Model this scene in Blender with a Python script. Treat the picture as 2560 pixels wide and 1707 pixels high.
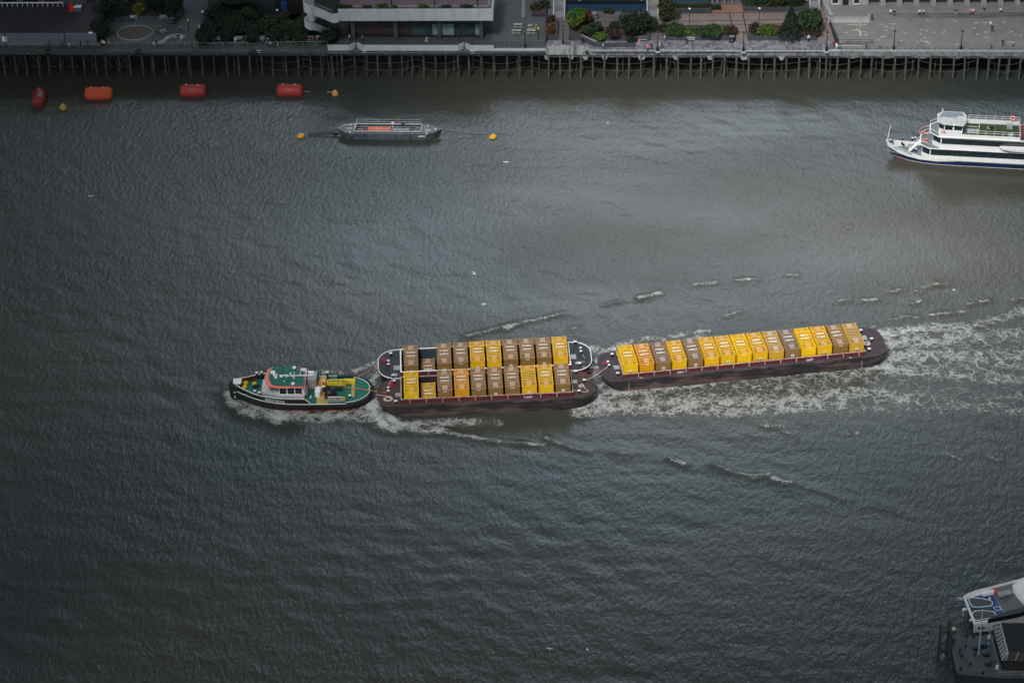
import bpy, bmesh, math, random
import numpy as np
from mathutils import Vector, Matrix, noise

for o in list(bpy.data.objects): bpy.data.objects.remove(o)
SC = bpy.context.scene
COL = SC.collection
R = math.radians

# ---------------------------------------------------------------- camera
CAM_H, FPX = 244.0, 6359.0
PITCH, ROLL, YAW = R(33.43), R(1.4), R(2.92)
def _axes():
    fw = Vector((0, math.cos(PITCH), -math.sin(PITCH))); rt = Vector((1, 0, 0)); up = rt.cross(fw)
    r2 = math.cos(ROLL)*rt - math.sin(ROLL)*up; u2 = math.sin(ROLL)*rt + math.cos(ROLL)*up
    Z = Matrix.Rotation(YAW, 3, 'Z')
    return Z@fw, Z@r2, Z@u2
FW, RT, UP = _axes()
CAM = Vector((0, 0, CAM_H))
cd = bpy.data.cameras.new('camera'); cam = bpy.data.objects.new('camera', cd); COL.objects.link(cam)
m = Matrix((RT, UP, -FW)).transposed().to_4x4(); m.translation = CAM
cam.matrix_world = m
cd.sensor_fit = 'HORIZONTAL'; cd.sensor_width = 36; cd.lens = FPX*36/2560
cd.clip_start = 1; cd.clip_end = 9000
SC.camera = cam
def at(px, py, z=0.0):
    """point of the world at height z that the photograph shows at pixel px, py"""
    d = FW*FPX + RT*(px-1280) - UP*(py-853.5)
    return CAM + d*((z-CAM_H)/d.z)

# ---------------------------------------------------------------- light
SUN_EL, SUN_AZ = R(52), R(200)      # azimuth clockwise from +Y (north)
w = bpy.data.worlds.new('World'); SC.world = w; w.use_nodes = True
N = w.node_tree.nodes; L = w.node_tree.links; N.clear()
out = N.new('ShaderNodeOutputWorld'); bg = N.new('ShaderNodeBackground'); sky = N.new('ShaderNodeTexSky')
sky.sky_type = 'NISHITA'; sky.sun_disc = False; sky.sun_elevation = SUN_EL; sky.sun_rotation = SUN_AZ
sky.air_density = 1.0; sky.dust_density = 6.0; sky.ozone_density = 1.5
tc = N.new('ShaderNodeTexCoord')
# broken overcast: mottled, bright bank added in the north to lighten the river
dot = N.new('ShaderNodeVectorMath'); dot.operation = 'DOT_PRODUCT'; dot.inputs[1].default_value = Vector((0.10, 0.86, 0.50)).normalized()
L.new(tc.outputs['Generated'], dot.inputs[0])
mr = N.new('ShaderNodeMapRange'); mr.inputs[1].default_value = 0.90; mr.inputs[2].default_value = 1.0; mr.inputs[3].default_value = 0.75; mr.inputs[4].default_value = 2.3; mr.interpolation_type = 'SMOOTHSTEP'
L.new(dot.outputs['Value'], mr.inputs[0])
cl = N.new('ShaderNodeTexNoise'); cl.inputs['Scale'].default_value = 3.2; cl.inputs['Detail'].default_value = 5
L.new(tc.outputs['Generated'], cl.inputs['Vector'])
cm = N.new('ShaderNodeMapRange'); cm.inputs[1].default_value = 0.3; cm.inputs[2].default_value = 0.7; cm.inputs[3].default_value = 0.75; cm.inputs[4].default_value = 1.25
L.new(cl.outputs['Fac'], cm.inputs[0])
mu = N.new('ShaderNodeMath'); mu.operation = 'MULTIPLY'; L.new(mr.outputs[0], mu.inputs[0]); L.new(cm.outputs[0], mu.inputs[1])
desat = N.new('ShaderNodeMixRGB'); desat.inputs[0].default_value = 0.55; desat.inputs[2].default_value = (5.2, 6.0, 6.6, 1)
L.new(sky.outputs[0], desat.inputs[1])
mx = N.new('ShaderNodeMixRGB'); mx.blend_type = 'MULTIPLY'; mx.inputs[0].default_value = 1
L.new(desat.outputs[0], mx.inputs[1]); L.new(mu.outputs[0], mx.inputs[2])
L.new(mx.outputs[0], bg.inputs[0]); bg.inputs[1].default_value = 0.15; L.new(bg.outputs[0], out.inputs[0])

sl = bpy.data.lights.new('sun', 'SUN'); sl.energy = 3.2; sl.angle = R(14); sl.color = (1, 0.95, 0.88)
so = bpy.data.objects.new('sun', sl); COL.objects.link(so)
sd = Vector((math.sin(SUN_AZ)*math.cos(SUN_EL), math.cos(SUN_AZ)*math.cos(SUN_EL), math.sin(SUN_EL)))
so.rotation_euler = sd.to_track_quat('Z', 'Y').to_euler()
vs = SC.view_settings; vs.view_transform = 'Standard'; vs.look = 'None'; vs.exposure = 1.8; vs.gamma = 1; vs.use_curve_mapping = False
SC.render.engine = 'CYCLES'

# ---------------------------------------------------------------- helpers
MATS = {}
def mat(name, col, rough=0.75, var=0.18, scale=1.2, metal=0.0, dirt=None, dscale=0.6, dlo=0.52, dhi=0.62, bump=0.0, spec=0.5, obj_random=False, stretch=None, bands=None):
    """procedural material: mottled base colour, optional second colour in patches, optional plank/course lines"""
    if name in MATS: return MATS[name]
    M = bpy.data.materials.new(name); MATS[name] = M; M.use_nodes = True
    n = M.node_tree.nodes; l = M.node_tree.links
    b = n['Principled BSDF']; b.inputs['Roughness'].default_value = rough; b.inputs['Metallic'].default_value = metal
    b.inputs['Specular IOR Level'].default_value = spec
    t = n.new('ShaderNodeTexCoord'); vec = t.outputs['Object']
    if obj_random:
        oi = n.new('ShaderNodeObjectInfo'); ad = n.new('ShaderNodeVectorMath'); ad.operation = 'ADD'
        sc = n.new('ShaderNodeMath'); sc.operation = 'MULTIPLY'; sc.inputs[1].default_value = 97.0
        l.new(oi.outputs['Random'], sc.inputs[0]); l.new(sc.outputs[0], ad.inputs[1]); l.new(vec, ad.inputs[0]); vec = ad.outputs[0]
    if stretch:
        mp = n.new('ShaderNodeMapping'); mp.inputs['Scale'].default_value = stretch; l.new(vec, mp.inputs[0]); vec = mp.outputs[0]
    nz = n.new('ShaderNodeTexNoise'); nz.inputs['Scale'].default_value = scale; nz.inputs['Detail'].default_value = 6; nz.inputs['Roughness'].default_value = 0.65
    l.new(vec, nz.inputs['Vector'])
    mrn = n.new('ShaderNodeMapRange'); mrn.inputs[1].default_value = 0.3; mrn.inputs[2].default_value = 0.7
    mrn.inputs[3].default_value = 1-var; mrn.inputs[4].default_value = 1+var; l.new(nz.outputs['Fac'], mrn.inputs[0])
    mm = n.new('ShaderNodeMixRGB'); mm.blend_type = 'MULTIPLY'; mm.inputs[0].default_value = 1; mm.inputs[1].default_value = (*col, 1)
    l.new(mrn.outputs[0], mm.inputs[2]); c = mm.outputs[0]
    if dirt:
        n2 = n.new('ShaderNodeTexNoise'); n2.inputs['Scale'].default_value = dscale; n2.inputs['Detail'].default_value = 8; n2.inputs['Roughness'].default_value = 0.72
        l.new(vec, n2.inputs['Vector'])
        m2 = n.new('ShaderNodeMapRange'); m2.inputs[1].default_value = dlo; m2.inputs[2].default_value = dhi; l.new(n2.outputs['Fac'], m2.inputs[0])
        md = n.new('ShaderNodeMixRGB'); md.inputs[2].default_value = (*dirt, 1); l.new(m2.outputs[0], md.inputs[0]); l.new(c, md.inputs[1]); c = md.outputs[0]
    if bands:
        # bands = (axis, period, line share, darkness) : real joints / seams drawn at a fixed period
        for ax, per, share, dark in bands:
            sp = n.new('ShaderNodeSeparateXYZ'); l.new(t.outputs['Object'], sp.inputs[0])
            dv = n.new('ShaderNodeMath'); dv.operation = 'DIVIDE'; dv.inputs[1].default_value = per; l.new(sp.outputs[ax], dv.inputs[0])
            fr = n.new('ShaderNodeMath'); fr.operation = 'FRACT'; l.new(dv.outputs[0], fr.inputs[0])
            lt = n.new('ShaderNodeMath'); lt.operation = 'LESS_THAN'; lt.inputs[1].default_value = share; l.new(fr.outputs[0], lt.inputs[0])
            mb = n.new('ShaderNodeMixRGB'); mb.blend_type = 'MULTIPLY'; mb.inputs[2].default_value = (dark, dark, dark, 1)
            l.new(lt.outputs[0], mb.inputs[0]); l.new(c, mb.inputs[1]); c = mb.outputs[0]
    l.new(c, b.inputs['Base Color'])
    if bump:
        bp = n.new('ShaderNodeBump'); bp.inputs['Strength'].default_value = bump; bp.inputs['Distance'].default_value = 0.05
        l.new(nz.outputs['Fac'], bp.inputs['Height']); l.new(bp.outputs[0], b.inputs['Normal'])
    return M

class MB:
    """collects shapes, then links them as ONE mesh object"""
    def __init__(s): s.v = []; s.f = []; s.m = []; s.sm = []; s.k = 0; s.smooth = False; s.T = None
    def add(s, vs, fs):
        b = len(s.v)
        s.v += [tuple(s.T@Vector(p)) for p in vs] if s.T is not None else [tuple(p) for p in vs]
        for f in fs: s.f.append([b+i for i in f]); s.m.append(s.k); s.sm.append(s.smooth)
        return s
    def box(s, x0, x1, y0, y1, z0, z1):
        x0, x1 = min(x0, x1), max(x0, x1); y0, y1 = min(y0, y1), max(y0, y1); z0, z1 = min(z0, z1), max(z0, z1)
        return s.add([(x0,y0,z0),(x1,y0,z0),(x1,y1,z0),(x0,y1,z0),(x0,y0,z1),(x1,y0,z1),(x1,y1,z1),(x0,y1,z1)],
                     [(0,3,2,1),(4,5,6,7),(0,1,5,4),(1,2,6,5),(2,3,7,6),(3,0,4,7)])
    def cb(s, c, sx, sy, sz):   # box by base centre
        return s.box(c[0]-sx/2, c[0]+sx/2, c[1]-sy/2, c[1]+sy/2, c[2], c[2]+sz)
    def tube(s, a, b, r, n=6, r2=None):
        a = Vector(a); b = Vector(b); d = (b-a)
        if d.length < 1e-6: return s
        z = d.normalized(); x = z.orthogonal().normalized(); y = z.cross(x); r2 = r if r2 is None else r2
        vs = [a+(x*math.cos(t)+y*math.sin(t))*r for t in [2*math.pi*i/n for i in range(n)]] + [b+(x*math.cos(t)+y*math.sin(t))*r2 for t in [2*math.pi*i/n for i in range(n)]]
        fs = [(i, (i+1)%n, n+(i+1)%n, n+i) for i in range(n)] + [tuple(range(n))[::-1], tuple(range(n, 2*n))]
        return s.add(vs, fs)
    def path(s, pts, r, n=5, closed=False):
        P = list(pts)+([pts[0]] if closed else [])
        for a, b in zip(P, P[1:]): s.tube(a, b, r, n)
        return s
    def beam(s, a, b, wd, ht):   # rectangular beam standing upright in its section
        a = Vector(a); b = Vector(b); d = (b-a).normalized(); x = Vector((-d.y, d.x, 0))
        x = x.normalized() if x.length > 1e-4 else Vector((1, 0, 0)); u = d.cross(x)
        vs = [p+x*i*wd/2+u*j*ht/2 for p in (a, b) for i, j in ((-1,-1),(1,-1),(1,1),(-1,1))]
        return s.add(vs, [(3,2,1,0),(4,5,6,7),(0,1,5,4),(1,2,6,5),(2,3,7,6),(3,0,4,7)])
    def rings(s, rs, cap0=True, cap1=True, closed=True):
        n = len(rs[0]); vs = [p for r in rs for p in r]; fs = []
        for k in range(len(rs)-1):
            for i in range(n if closed else n-1): fs.append((k*n+i, k*n+(i+1)%n, (k+1)*n+(i+1)%n, (k+1)*n+i))
        if cap0: fs.append(tuple(range(n))[::-1])
        if cap1: fs.append(tuple(range((len(rs)-1)*n, len(rs)*n)))
        return s.add(vs, fs)
    def prism(s, out, z0, z1):
        return s.rings([[(x, y, z0) for x, y in out], [(x, y, z1) for x, y in out]])
    def lathe(s, c, prof, n=10):  # prof: (r,z)
        return s.rings([[(c[0]+r*math.cos(2*math.pi*i/n), c[1]+r*math.sin(2*math.pi*i/n), c[2]+z) for i in range(n)] for r, z in prof])
    def ball(s, c, r, n=8, k=5, sz=1.0):
        return s.lathe(c, [(max(1e-3, r*math.sin(math.pi*j/k)), -r*sz*math.cos(math.pi*j/k)) for j in range(k+1)], n)
    def torus(s, c, Rr, r, axis=(0,0,1), n=14, k=6):
        q = Vector((0,0,1)).rotation_difference(Vector(axis)).to_matrix(); rs = []
        for i in range(n+1):
            a = 2*math.pi*i/n; e = Vector((math.cos(a), math.sin(a), 0))
            rs.append([Vector(c)+q@(e*(Rr+r*math.cos(2*math.pi*j/k))+Vector((0,0,r*math.sin(2*math.pi*j/k)))) for j in range(k)])
        return s.rings(rs, False, False)
    def build(s, name, mats, parent=None, loc=None, rotz=0, smooth=None):
        me = bpy.data.meshes.new(name); me.from_pydata(s.v, [], s.f)
        if not isinstance(mats, (list, tuple)): mats = [mats]
        for mm in mats: me.materials.append(mm)
        if len(mats) > 1: me.polygons.foreach_set('material_index', s.m)
        sm = s.sm if smooth is None else [smooth]*len(s.f)
        me.polygons.foreach_set('use_smooth', sm); me.update()
        o = bpy.data.objects.new(name, me); COL.objects.link(o)
        if parent is not None: o.parent = parent
        if loc is not None: o.location = loc
        o.rotation_euler.z = rotz
        return o

def tag(o, label, cat, group=None, kind=None):
    if label: o['label'] = label
    if cat: o['category'] = cat
    if group: o['group'] = group
    if kind: o['kind'] = kind
    return o
def thing(name, label, cat, loc=(0,0,0), rotz=0, group=None):
    o = bpy.data.objects.new(name, None); COL.objects.link(o); o.location = loc; o.rotation_euler = (0, 0, rotz)
    o.empty_display_size = 0.5
    return tag(o, label, cat, group)
def dup(root, loc, rotz=0, label=None, group=None, scale=None):
    r = root.copy(); COL.objects.link(r); r.location = loc; r.rotation_euler = (0, 0, rotz)
    if label: r['label'] = label
    if group: r['group'] = group
    if scale: r.scale = (scale,)*3 if not isinstance(scale, tuple) else scale
    for ch in root.children:
        c = ch.copy(); COL.objects.link(c); c.parent = r
        for g in ch.children:
            d = g.copy(); COL.objects.link(d); d.parent = c
    return r
class Fr:
    """a local frame: origin + heading; F.l turns a pixel at height z into local coordinates"""
    def __init__(s, o, a):
        s.o = Vector(o); s.a = a
    def l(s, px, py, z):
        d = at(px, py, z)-s.o; c, q = math.cos(s.a), math.sin(s.a)
        return Vector((c*d.x+q*d.y, -q*d.x+c*d.y, z-s.o.z))
    def w(s, x, y, z):
        c, q = math.cos(s.a), math.sin(s.a)
        return Vector((s.o.x+c*x-q*y, s.o.y+q*x+c*y, s.o.z+z))
    def thing(s, name, label, cat, group=None): return thing(name, label, cat, s.o, s.a, group)

_TX = {}
def text_geo(txt, bold=False):
    key = (txt, bold)
    if key in _TX: return _TX[key]
    cu = bpy.data.curves.new('t', 'FONT'); cu.body = txt; cu.size = 1; cu.align_x = 'CENTER'; cu.align_y = 'CENTER'
    cu.resolution_u = 2; cu.extrude = 0.01; cu.offset = 0.03 if bold else 0.0
    o = bpy.data.objects.new('t', cu); COL.objects.link(o)
    dg = bpy.context.evaluated_depsgraph_get(); me = o.evaluated_get(dg).to_mesh()
    g = ([tuple(v.co) for v in me.vertices], [tuple(p.vertices) for p in me.polygons])
    o.evaluated_get(dg).to_mesh_clear(); bpy.data.objects.remove(o); bpy.data.curves.remove(cu)
    _TX[key] = g; return g
def put_text(mb, txt, origin, xdir, ydir, size, bold=True, sx=1.0):
    vs, fs = text_geo(txt, bold); X = Vector(xdir).normalized(); Y = Vector(ydir).normalized(); Z = X.cross(Y)
    mb.add([Vector(origin)+X*v[0]*size*sx+Y*v[1]*size+Z*v[2] for v in vs], fs); return mb
def rrect(x0, x1, y0, y1, r, n=5):
    P = []
    for cx, cy, a0 in ((x1-r, y1-r, 0), (x0+r, y1-r, 90), (x0+r, y0+r, 180), (x1-r, y0+r, 270)):
        for i in range(n+1):
            a = R(a0+90*i/n); P.append((cx+r*math.cos(a), cy+r*math.sin(a)))
    return P
random.seed(7)
# ================================================================ people (one continuous skinned body per pose)
def pose_mesh(name, J, B, fingers=True):
    """J: joint -> (co, radius, region); B: bones. Regions: skin, top, bottom, hair, shoe"""
    bm_v = []; idx = {}; edges = []
    for k, (co, r, g) in J.items(): idx[k] = len(bm_v); bm_v.append((co, r))
    for a, b in B: edges.append((idx[a], idx[b]))
    if fingers:
        for s in ('L', 'R'):
            h = Vector(J['hand'+s][0]); wv = Vector(J['wrist'+s][0]); d = (h-wv).normalized(); side = d.cross(Vector((1, 0, 0)))
            if side.length < 0.1: side = Vector((0, 1, 0))
            side.normalize(); inw = Vector((-1 if s == 'R' else 1, 0, 0))
            for i, (off, ln) in enumerate(((-0.032, 0.060), (-0.011, 0.075), (0.011, 0.070), (0.030, 0.055))):
                p1 = h+side*off+d*0.03; p2 = p1+d*ln*0.5+inw*0.006; p3 = p2+d*ln*0.42+inw*0.02
                n0 = len(bm_v); bm_v += [(p1, 0.011), (p2, 0.010), (p3, 0.008)]; edges += [(idx['hand'+s], n0), (n0, n0+1), (n0+1, n0+2)]
            t1 = wv.lerp(h, 0.6)+side*0.035+inw*0.01; n0 = len(bm_v); bm_v += [(t1, 0.012), (t1+d*0.035+side*0.02, 0.009)]; edges += [(idx['wrist'+s], n0), (n0, n0+1)]
    me = bpy.data.meshes.new(name); me.from_pydata([tuple(p) for p, _ in bm_v], edges, [])
    o = bpy.data.objects.new(name, me); COL.objects.link(o)
    md = o.modifiers.new('s', 'SKIN')
    for i, (p, r) in enumerate(bm_v):
        sv = me.skin_vertices[0].data[i]
        if isinstance(r, tuple): sv.radius = r
        else: sv.radius = (r, r)
        sv.use_root = (i == 0)
    md.use_smooth_shade = True
    sd_ = o.modifiers.new('u', 'SUBSURF'); sd_.levels = 1; sd_.render_levels = 1
    dg = bpy.context.evaluated_depsgraph_get(); ev = o.evaluated_get(dg); m2 = bpy.data.meshes.new_from_object(ev)
    bpy.data.objects.remove(o)
    REG = dict(skin=0, top=1, bottom=2, hair=3, shoe=4)
    m2.materials.clear()
    for _ in range(5): m2.materials.append(BODYM)
    segs = []
    for a, b in B:
        segs.append((Vector(J[a][0]), Vector(J[b][0]), REG[J[b][2]]))
    hands = [Vector(J['hand'+s][0]) for s in 'LR']; head = Vector(J['head'][0]); hf = Vector(J['face'][0])-head
    for p in m2.polygons:
        c = Vector(p.center); best = 9e9; g = 1
        for a, b, r in segs:
            d = b-a; t = max(0, min(1, (c-a).dot(d)/d.length_squared)); dist = (c-a-d*t).length
            if dist < best: best = dist; g = r
        if min((c-h).length for h in hands) < 0.13: g = 0
        if (c-head).length < 0.17 and g in (0, 3):
            g = 3 if ((c-head).dot(hf.normalized()) < 0.035 and c.z > head.z-0.07) or c.z > head.z+0.07 else 0
        p.material_index = g; p.use_smooth = True
    return m2
BODYM = mat('skin_tone', (0.36, 0.21, 0.15), 0.6, 0.08)
def skeleton(pose):
    J = {}; B = []
    lean = dict(walk=0.05, stand=0.0, sit=0.02, bend=0.42, jog=0.14)[pose]
    hip = 0.94 if pose not in ('sit',) else 0.52
    if pose == 'bend': hip = 0.88
    def P(k, x, y, z, r, g): J[k] = (Vector((x, y, z)), r, g)
    P('pelvis', 0, 0, hip, (0.165, 0.115), 'bottom'); P('waist', 0, lean*0.35, hip+0.17, (0.145, 0.10), 'top')
    P('chest', 0, lean*0.9, hip+0.42-lean*0.15, (0.175, 0.115), 'top'); cz = J['chest'][0].z
    P('neck', 0, lean*1.15, cz+0.14-lean*0.1, 0.055, 'skin'); nz = J['neck'][0].z; ny = J['neck'][0].y
    P('head', 0, ny+0.02+lean*0.15, nz+0.13, (0.085, 0.095), 'skin'); P('crown', 0, ny+0.01+lean*0.18, nz+0.22, (0.06, 0.07), 'hair')
    P('face', 0, ny+0.10+lean*0.15, nz+0.11, (0.022, 0.026), 'skin')
    B += [('pelvis', 'waist'), ('waist', 'chest'), ('chest', 'neck'), ('neck', 'head'), ('head', 'crown'), ('head', 'face')]
    for s, x in (('L', -1), ('R', 1)):
        P('ear'+s, x*0.092, ny+0.02+lean*0.15, nz+0.12, 0.016, 'skin'); B += [('head', 'ear'+s)]
        sy = lean*0.9; f = x
        P('sh'+s, x*0.185, sy, cz+0.06, 0.065, 'top'); B += [('chest', 'sh'+s)]
        if pose == 'walk': el = (x*0.235, sy-0.10*f, cz-0.23); wr = (x*0.225, sy+(-0.12 if f > 0 else 0.22), cz-0.45)
        elif pose == 'jog': el = (x*0.26, sy-0.16*f-0.08, cz-0.17); wr = (x*0.20, sy+(0.0 if f > 0 else 0.28), cz-0.22)
        elif pose == 'sit': el = (x*0.24, sy+0.10, cz-0.22); wr = (x*0.13, sy+0.32, cz-0.33)
        elif pose == 'bend': el = (x*0.22, sy+0.12, cz-0.22); wr = (x*0.16, sy+0.36, cz-0.36)
        else: el = (x*0.24, sy-0.01, cz-0.24); wr = (x*0.23, sy+0.06, cz-0.47)
        P('el'+s, *el, 0.045, 'top'); P('wrist'+s, *wr, 0.028, 'top')
        d = (Vector(wr)-Vector(el)).normalized(); P('hand'+s, *(Vector(wr)+d*0.07), (0.020, 0.036), 'skin')
        B += [('sh'+s, 'el'+s), ('el'+s, 'wrist'+s), ('wrist'+s, 'hand'+s)]
        P('hip'+s, x*0.095, 0, hip-0.06, 0.095, 'bottom'); B += [('pelvis', 'hip'+s)]
        if pose == 'walk': kn = (x*0.10, 0.17 if f > 0 else -0.06, hip-0.45); an = (x*0.10, 0.30 if f > 0 else -0.34, 0.09 if f > 0 else 0.17)
        elif pose == 'jog': kn = (x*0.10, 0.28 if f > 0 else -0.05, hip-0.40); an = (x*0.10, 0.16 if f > 0 else -0.45, 0.10 if f > 0 else 0.42)
        elif pose == 'sit': kn = (x*0.13, 0.42, 0.50); an = (x*0.14, 0.46+0.05*f, 0.09)
        elif pose == 'bend': kn = (x*0.13, 0.08, 0.48); an = (x*0.13, -0.04, 0.09)
        else: kn = (x*0.10, 0.02, 0.50); an = (x*0.10, 0.0, 0.09)
        P('kn'+s, *kn, 0.062, 'bottom'); P('an'+s, *an, 0.042, 'bottom')
        P('toe'+s, an[0], an[1]+0.17, max(0.04, an[2]-0.05), 0.036, 'shoe'); B += [('hip'+s, 'kn'+s), ('kn'+s, 'an'+s), ('an'+s, 'toe'+s)]
    return J, B
POSE = {}
def clothes(n, c): return mat('cloth_'+n, c, 0.9, 0.12, 6)
CL_ = {k: clothes(k, v) for k, v in dict(white=(0.78, 0.80, 0.86), black=(0.012, 0.013, 0.016), red=(0.36, 0.02, 0.03), pink=(0.75, 0.25, 0.28), blue=(0.10, 0.20, 0.45), pale_blue=(0.45, 0.58, 0.80), lilac=(0.50, 0.45, 0.72), grey=(0.25, 0.27, 0.30), navy=(0.02, 0.03, 0.08), tan=(0.45, 0.33, 0.24), orange=(0.95, 0.16, 0.02), maroon=(0.16, 0.01, 0.03), jeans=(0.06, 0.11, 0.22), beige=(0.55, 0.48, 0.40), teal=(0.05, 0.20, 0.22), yellow=(0.7, 0.5, 0.05)).items()}
SKINS = [BODYM, mat('skin_tone_pale', (0.55, 0.36, 0.27), 0.6, 0.08), mat('skin_tone_dark', (0.14, 0.075, 0.05), 0.6, 0.08)]
HAIRS = [mat('hair_dark', (0.02, 0.014, 0.012), 0.7), mat('hair_brown', (0.09, 0.05, 0.03), 0.7), mat('hair_fair', (0.34, 0.24, 0.12), 0.7)]
SHOE = mat('shoe_leather', (0.02, 0.02, 0.02), 0.6); SHOEW = mat('shoe_white', (0.6, 0.6, 0.62), 0.7)
NP = [0]
def person(loc, face, pose, top, bot, label, scale=1.0, group=None, helmet=None):
    """face: heading in degrees, 0 = looks along +X, 90 = away from the river, 270 = towards the camera"""
    if pose not in POSE: POSE[pose] = pose_mesh('person_'+pose, *skeleton(pose))
    i = NP[0]; NP[0] += 1
    o = bpy.data.objects.new('person', POSE[pose]); COL.objects.link(o); o.location = loc; o.rotation_euler.z = R(face-90); o.scale = (scale,)*3
    ms = [SKINS[i % 3 if i % 5 else 1], CL_[top], CL_[bot], helmet or HAIRS[(i*7) % 3], SHOEW if i % 4 == 0 else SHOE]
    for s_, m_ in zip(o.material_slots, ms): s_.link = 'OBJECT'; s_.material = m_
    return tag(o, label, 'person', group)
# ================================================================ water
def water_mesh():
    xs = np.concatenate([-np.geomspace(3000, 160, 26)[:-1], np.arange(-158, 112, 0.45), np.geomspace(113, 3000, 26)])
    ys = np.concatenate([-np.geomspace(1500, 20, 14), np.geomspace(30, 258, 10), np.arange(262, 492, 0.45)])
    X, Y = np.meshgrid(xs, ys); nx, ny = len(xs), len(ys)
    rng = np.random.RandomState(3); Z = np.zeros_like(X)
    for i in range(46):
        lam = rng.uniform(2.0, 8); th = rng.normal(R(62), 0.55); a = 0.0013*lam**0.6
        Z += a*np.sin(2*np.pi*(X*np.cos(th)+Y*np.sin(th))/lam+rng.uniform(0, 6.3))
    D = np.zeros_like(X)
    nse = None
    def seg(P, wd, I, ridge=0.0, wob=0.0):
        """stroke of foam: pixel points, half width m, intensity from/to, raised crest height"""
        nonlocal Z, D
        Wp = [at(p[0], p[1], 0) for p in P]; n = len(Wp)-1
        if np.isscalar(wd): wd = (wd, wd)
        if np.isscalar(I): I = (I, I)
        best = np.full(X.shape, 1e9); tt = np.zeros_like(X)
        for k in range(n):
            a, b = Wp[k], Wp[k+1]; dx, dy = b.x-a.x, b.y-a.y; L2 = dx*dx+dy*dy+1e-9
            t = np.clip(((X-a.x)*dx+(Y-a.y)*dy)/L2, 0, 1)
            d = np.hypot(X-a.x-t*dx, Y-a.y-t*dy); mk = d < best
            best = np.where(mk, d, best); tt = np.where(mk, (k+t)/n, tt)
        ww = wd[0]+(wd[1]-wd[0])*tt; ii = I[0]+(I[1]-I[0])*tt
        g = np.exp(-(best/ww)**2)
        D = np.maximum(D, ii*g)
        if ridge: Z = Z+ridge*np.exp(-(best/(ww*1.3+0.4))**2)*(1-0.4*tt)
    # tug: bow wave and the white water along its side
    seg([(574,985),(583,1008),(606,1028),(640,1040)], (0.9,1.1), (1.25,1.0), 0.35)
    seg([(610,993),(640,1018),(672,1034),(705,1044)], (1.3,1.7), (1.35,1.2), 0.3)
    seg([(660,1028),(720,1038),(790,1042),(870,1036),(930,1030)], (1.7,1.8), (1.05,0.95))
    seg([(640,1042),(700,1052),(760,1056)], (0.8,1.0), (0.5,0.3))
    seg([(595,940),(640,925),(700,905)], 0.4, (0.3,0.0))
    seg([(770,928),(830,930),(860,932)], (0.8,0.9), (0.6,0.6))
    seg([(880,930),(915,918),(940,905),(955,898)], (0.7,0.8), (0.9,0.6), 0.1)
    seg([(930,950),(945,930),(952,905)], 0.8, (0.8,0.7))
    seg([(925,1005),(935,1030),(955,1060),(985,1073)], (1.5,1.2), (1.4,1.3), 0.3)
    seg([(940,1010),(930,990),(942,960)], 0.9, (0.9,0.7))
    seg([(955,1040),(1000,1062),(1060,1075),(1100,1078)], (1.3,0.9), (1.35,0.9), 0.3)
    seg([(1040,1062),(1110,1056),(1180,1054),(1250,1056)], (1.3,1.2), (0.85,0.5))
    seg([(870,1045),(930,1052),(980,1062)], 0.9, (0.7,0.5))
    # trailing diverging crest below the barges
    seg([(1090,1074),(1160,1090),(1230,1101),(1310,1110)], (0.55,0.4), (0.85,0.5), 0.22)
    seg([(1300,1108),(1360,1112)], 0.35, (0.8,0.8), 0.15)
    seg([(1365,1096),(1410,1112),(1470,1130)], 0.4, (0.75,0.3), 0.2)
    seg([(1530,1128),(1580,1135)], 0.35, 0.5, 0.15)
    seg([(1675,1145),(1710,1160)], 0.45, 0.95, 0.2)
    seg([(1780,1160),(1850,1185),(1900,1190)], 0.4, (0.3,0.85), 0.2)
    seg([(1935,1195),(1970,1207),(1985,1200)], 0.5, (0.9,0.6), 0.2)
    seg([(2000,1212),(2060,1230),(2110,1250)], 0.35, (0.4,0.2), 0.12)
    seg([(1880,1195),(1930,1182)], 0.5, 0.5, 0.1)
    for a in [(1905,1063,1940,1068),(1960,1080,1985,1088),(1920,1055,1970,1070),(2120,1083,2145,1082),(2370,1135,2400,1148),(2480,1145,2500,1150),(1860,1080,1890,1090)]:
        seg([a[:2], a[2:]], 0.4, 0.6, 0.1)
    for a in [(2160,1290,2200,1290),(2270,1280,2300,1290),(1140,355,1160,352),(680,500,720,510)]:
        seg([a[:2], a[2:]], 0.35, 0.35)
    # upper diverging crests
    seg([(1170,840),(1230,825),(1270,815),(1340,800),(1400,785)], (0.5,0.4), (0.5,0.6), 0.2)
    seg([(1265,822),(1290,812)], 0.6, 0.8, 0.2)
    seg([(1515,762),(1560,752)], 0.35, 0.4, 0.15); seg([(1600,745),(1650,733)], 0.55, (0.8,0.9), 0.25)
    seg([(1430,822),(1460,812)], 0.4, 0.5, 0.1)
    for a in [(1730,712,1790,706),(1840,700,1895,697),(1965,688,1990,688),(2090,756,2120,748),(2160,750,2190,749),(2290,728,2300,730),(2310,718,2340,712),(2340,710,2365,710),(1810,790,1850,778),(2240,798,2260,790),(2270,792,2290,794),(2325,788,2350,784),(2420,760,2470,750),(2530,750,2560,745),(2140,830,2190,815),(2360,785,2410,778),(2280,758,2300,752),(2230,728,2260,722)]:
        seg([a[:2], a[2:]], 0.45, 0.62, 0.12)
    # between the barges and behind them
    seg([(1480,870),(1520,880),(1545,868)], (1.1,1.2), (0.8,0.7)); seg([(1490,900),(1485,930),(1478,960)], 1.0, (0.6,0.5))
    seg([(1545,862),(1600,848),(1690,838),(1770,826)], (0.9,0.7), (0.7,0.6)); seg([(1715,852),(1760,838)], 0.8, 0.9)
    seg([(1445,1022),(1480,1010),(1520,985),(1600,975)], (1.2,1.6), (1.2,0.9), 0.15)
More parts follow.
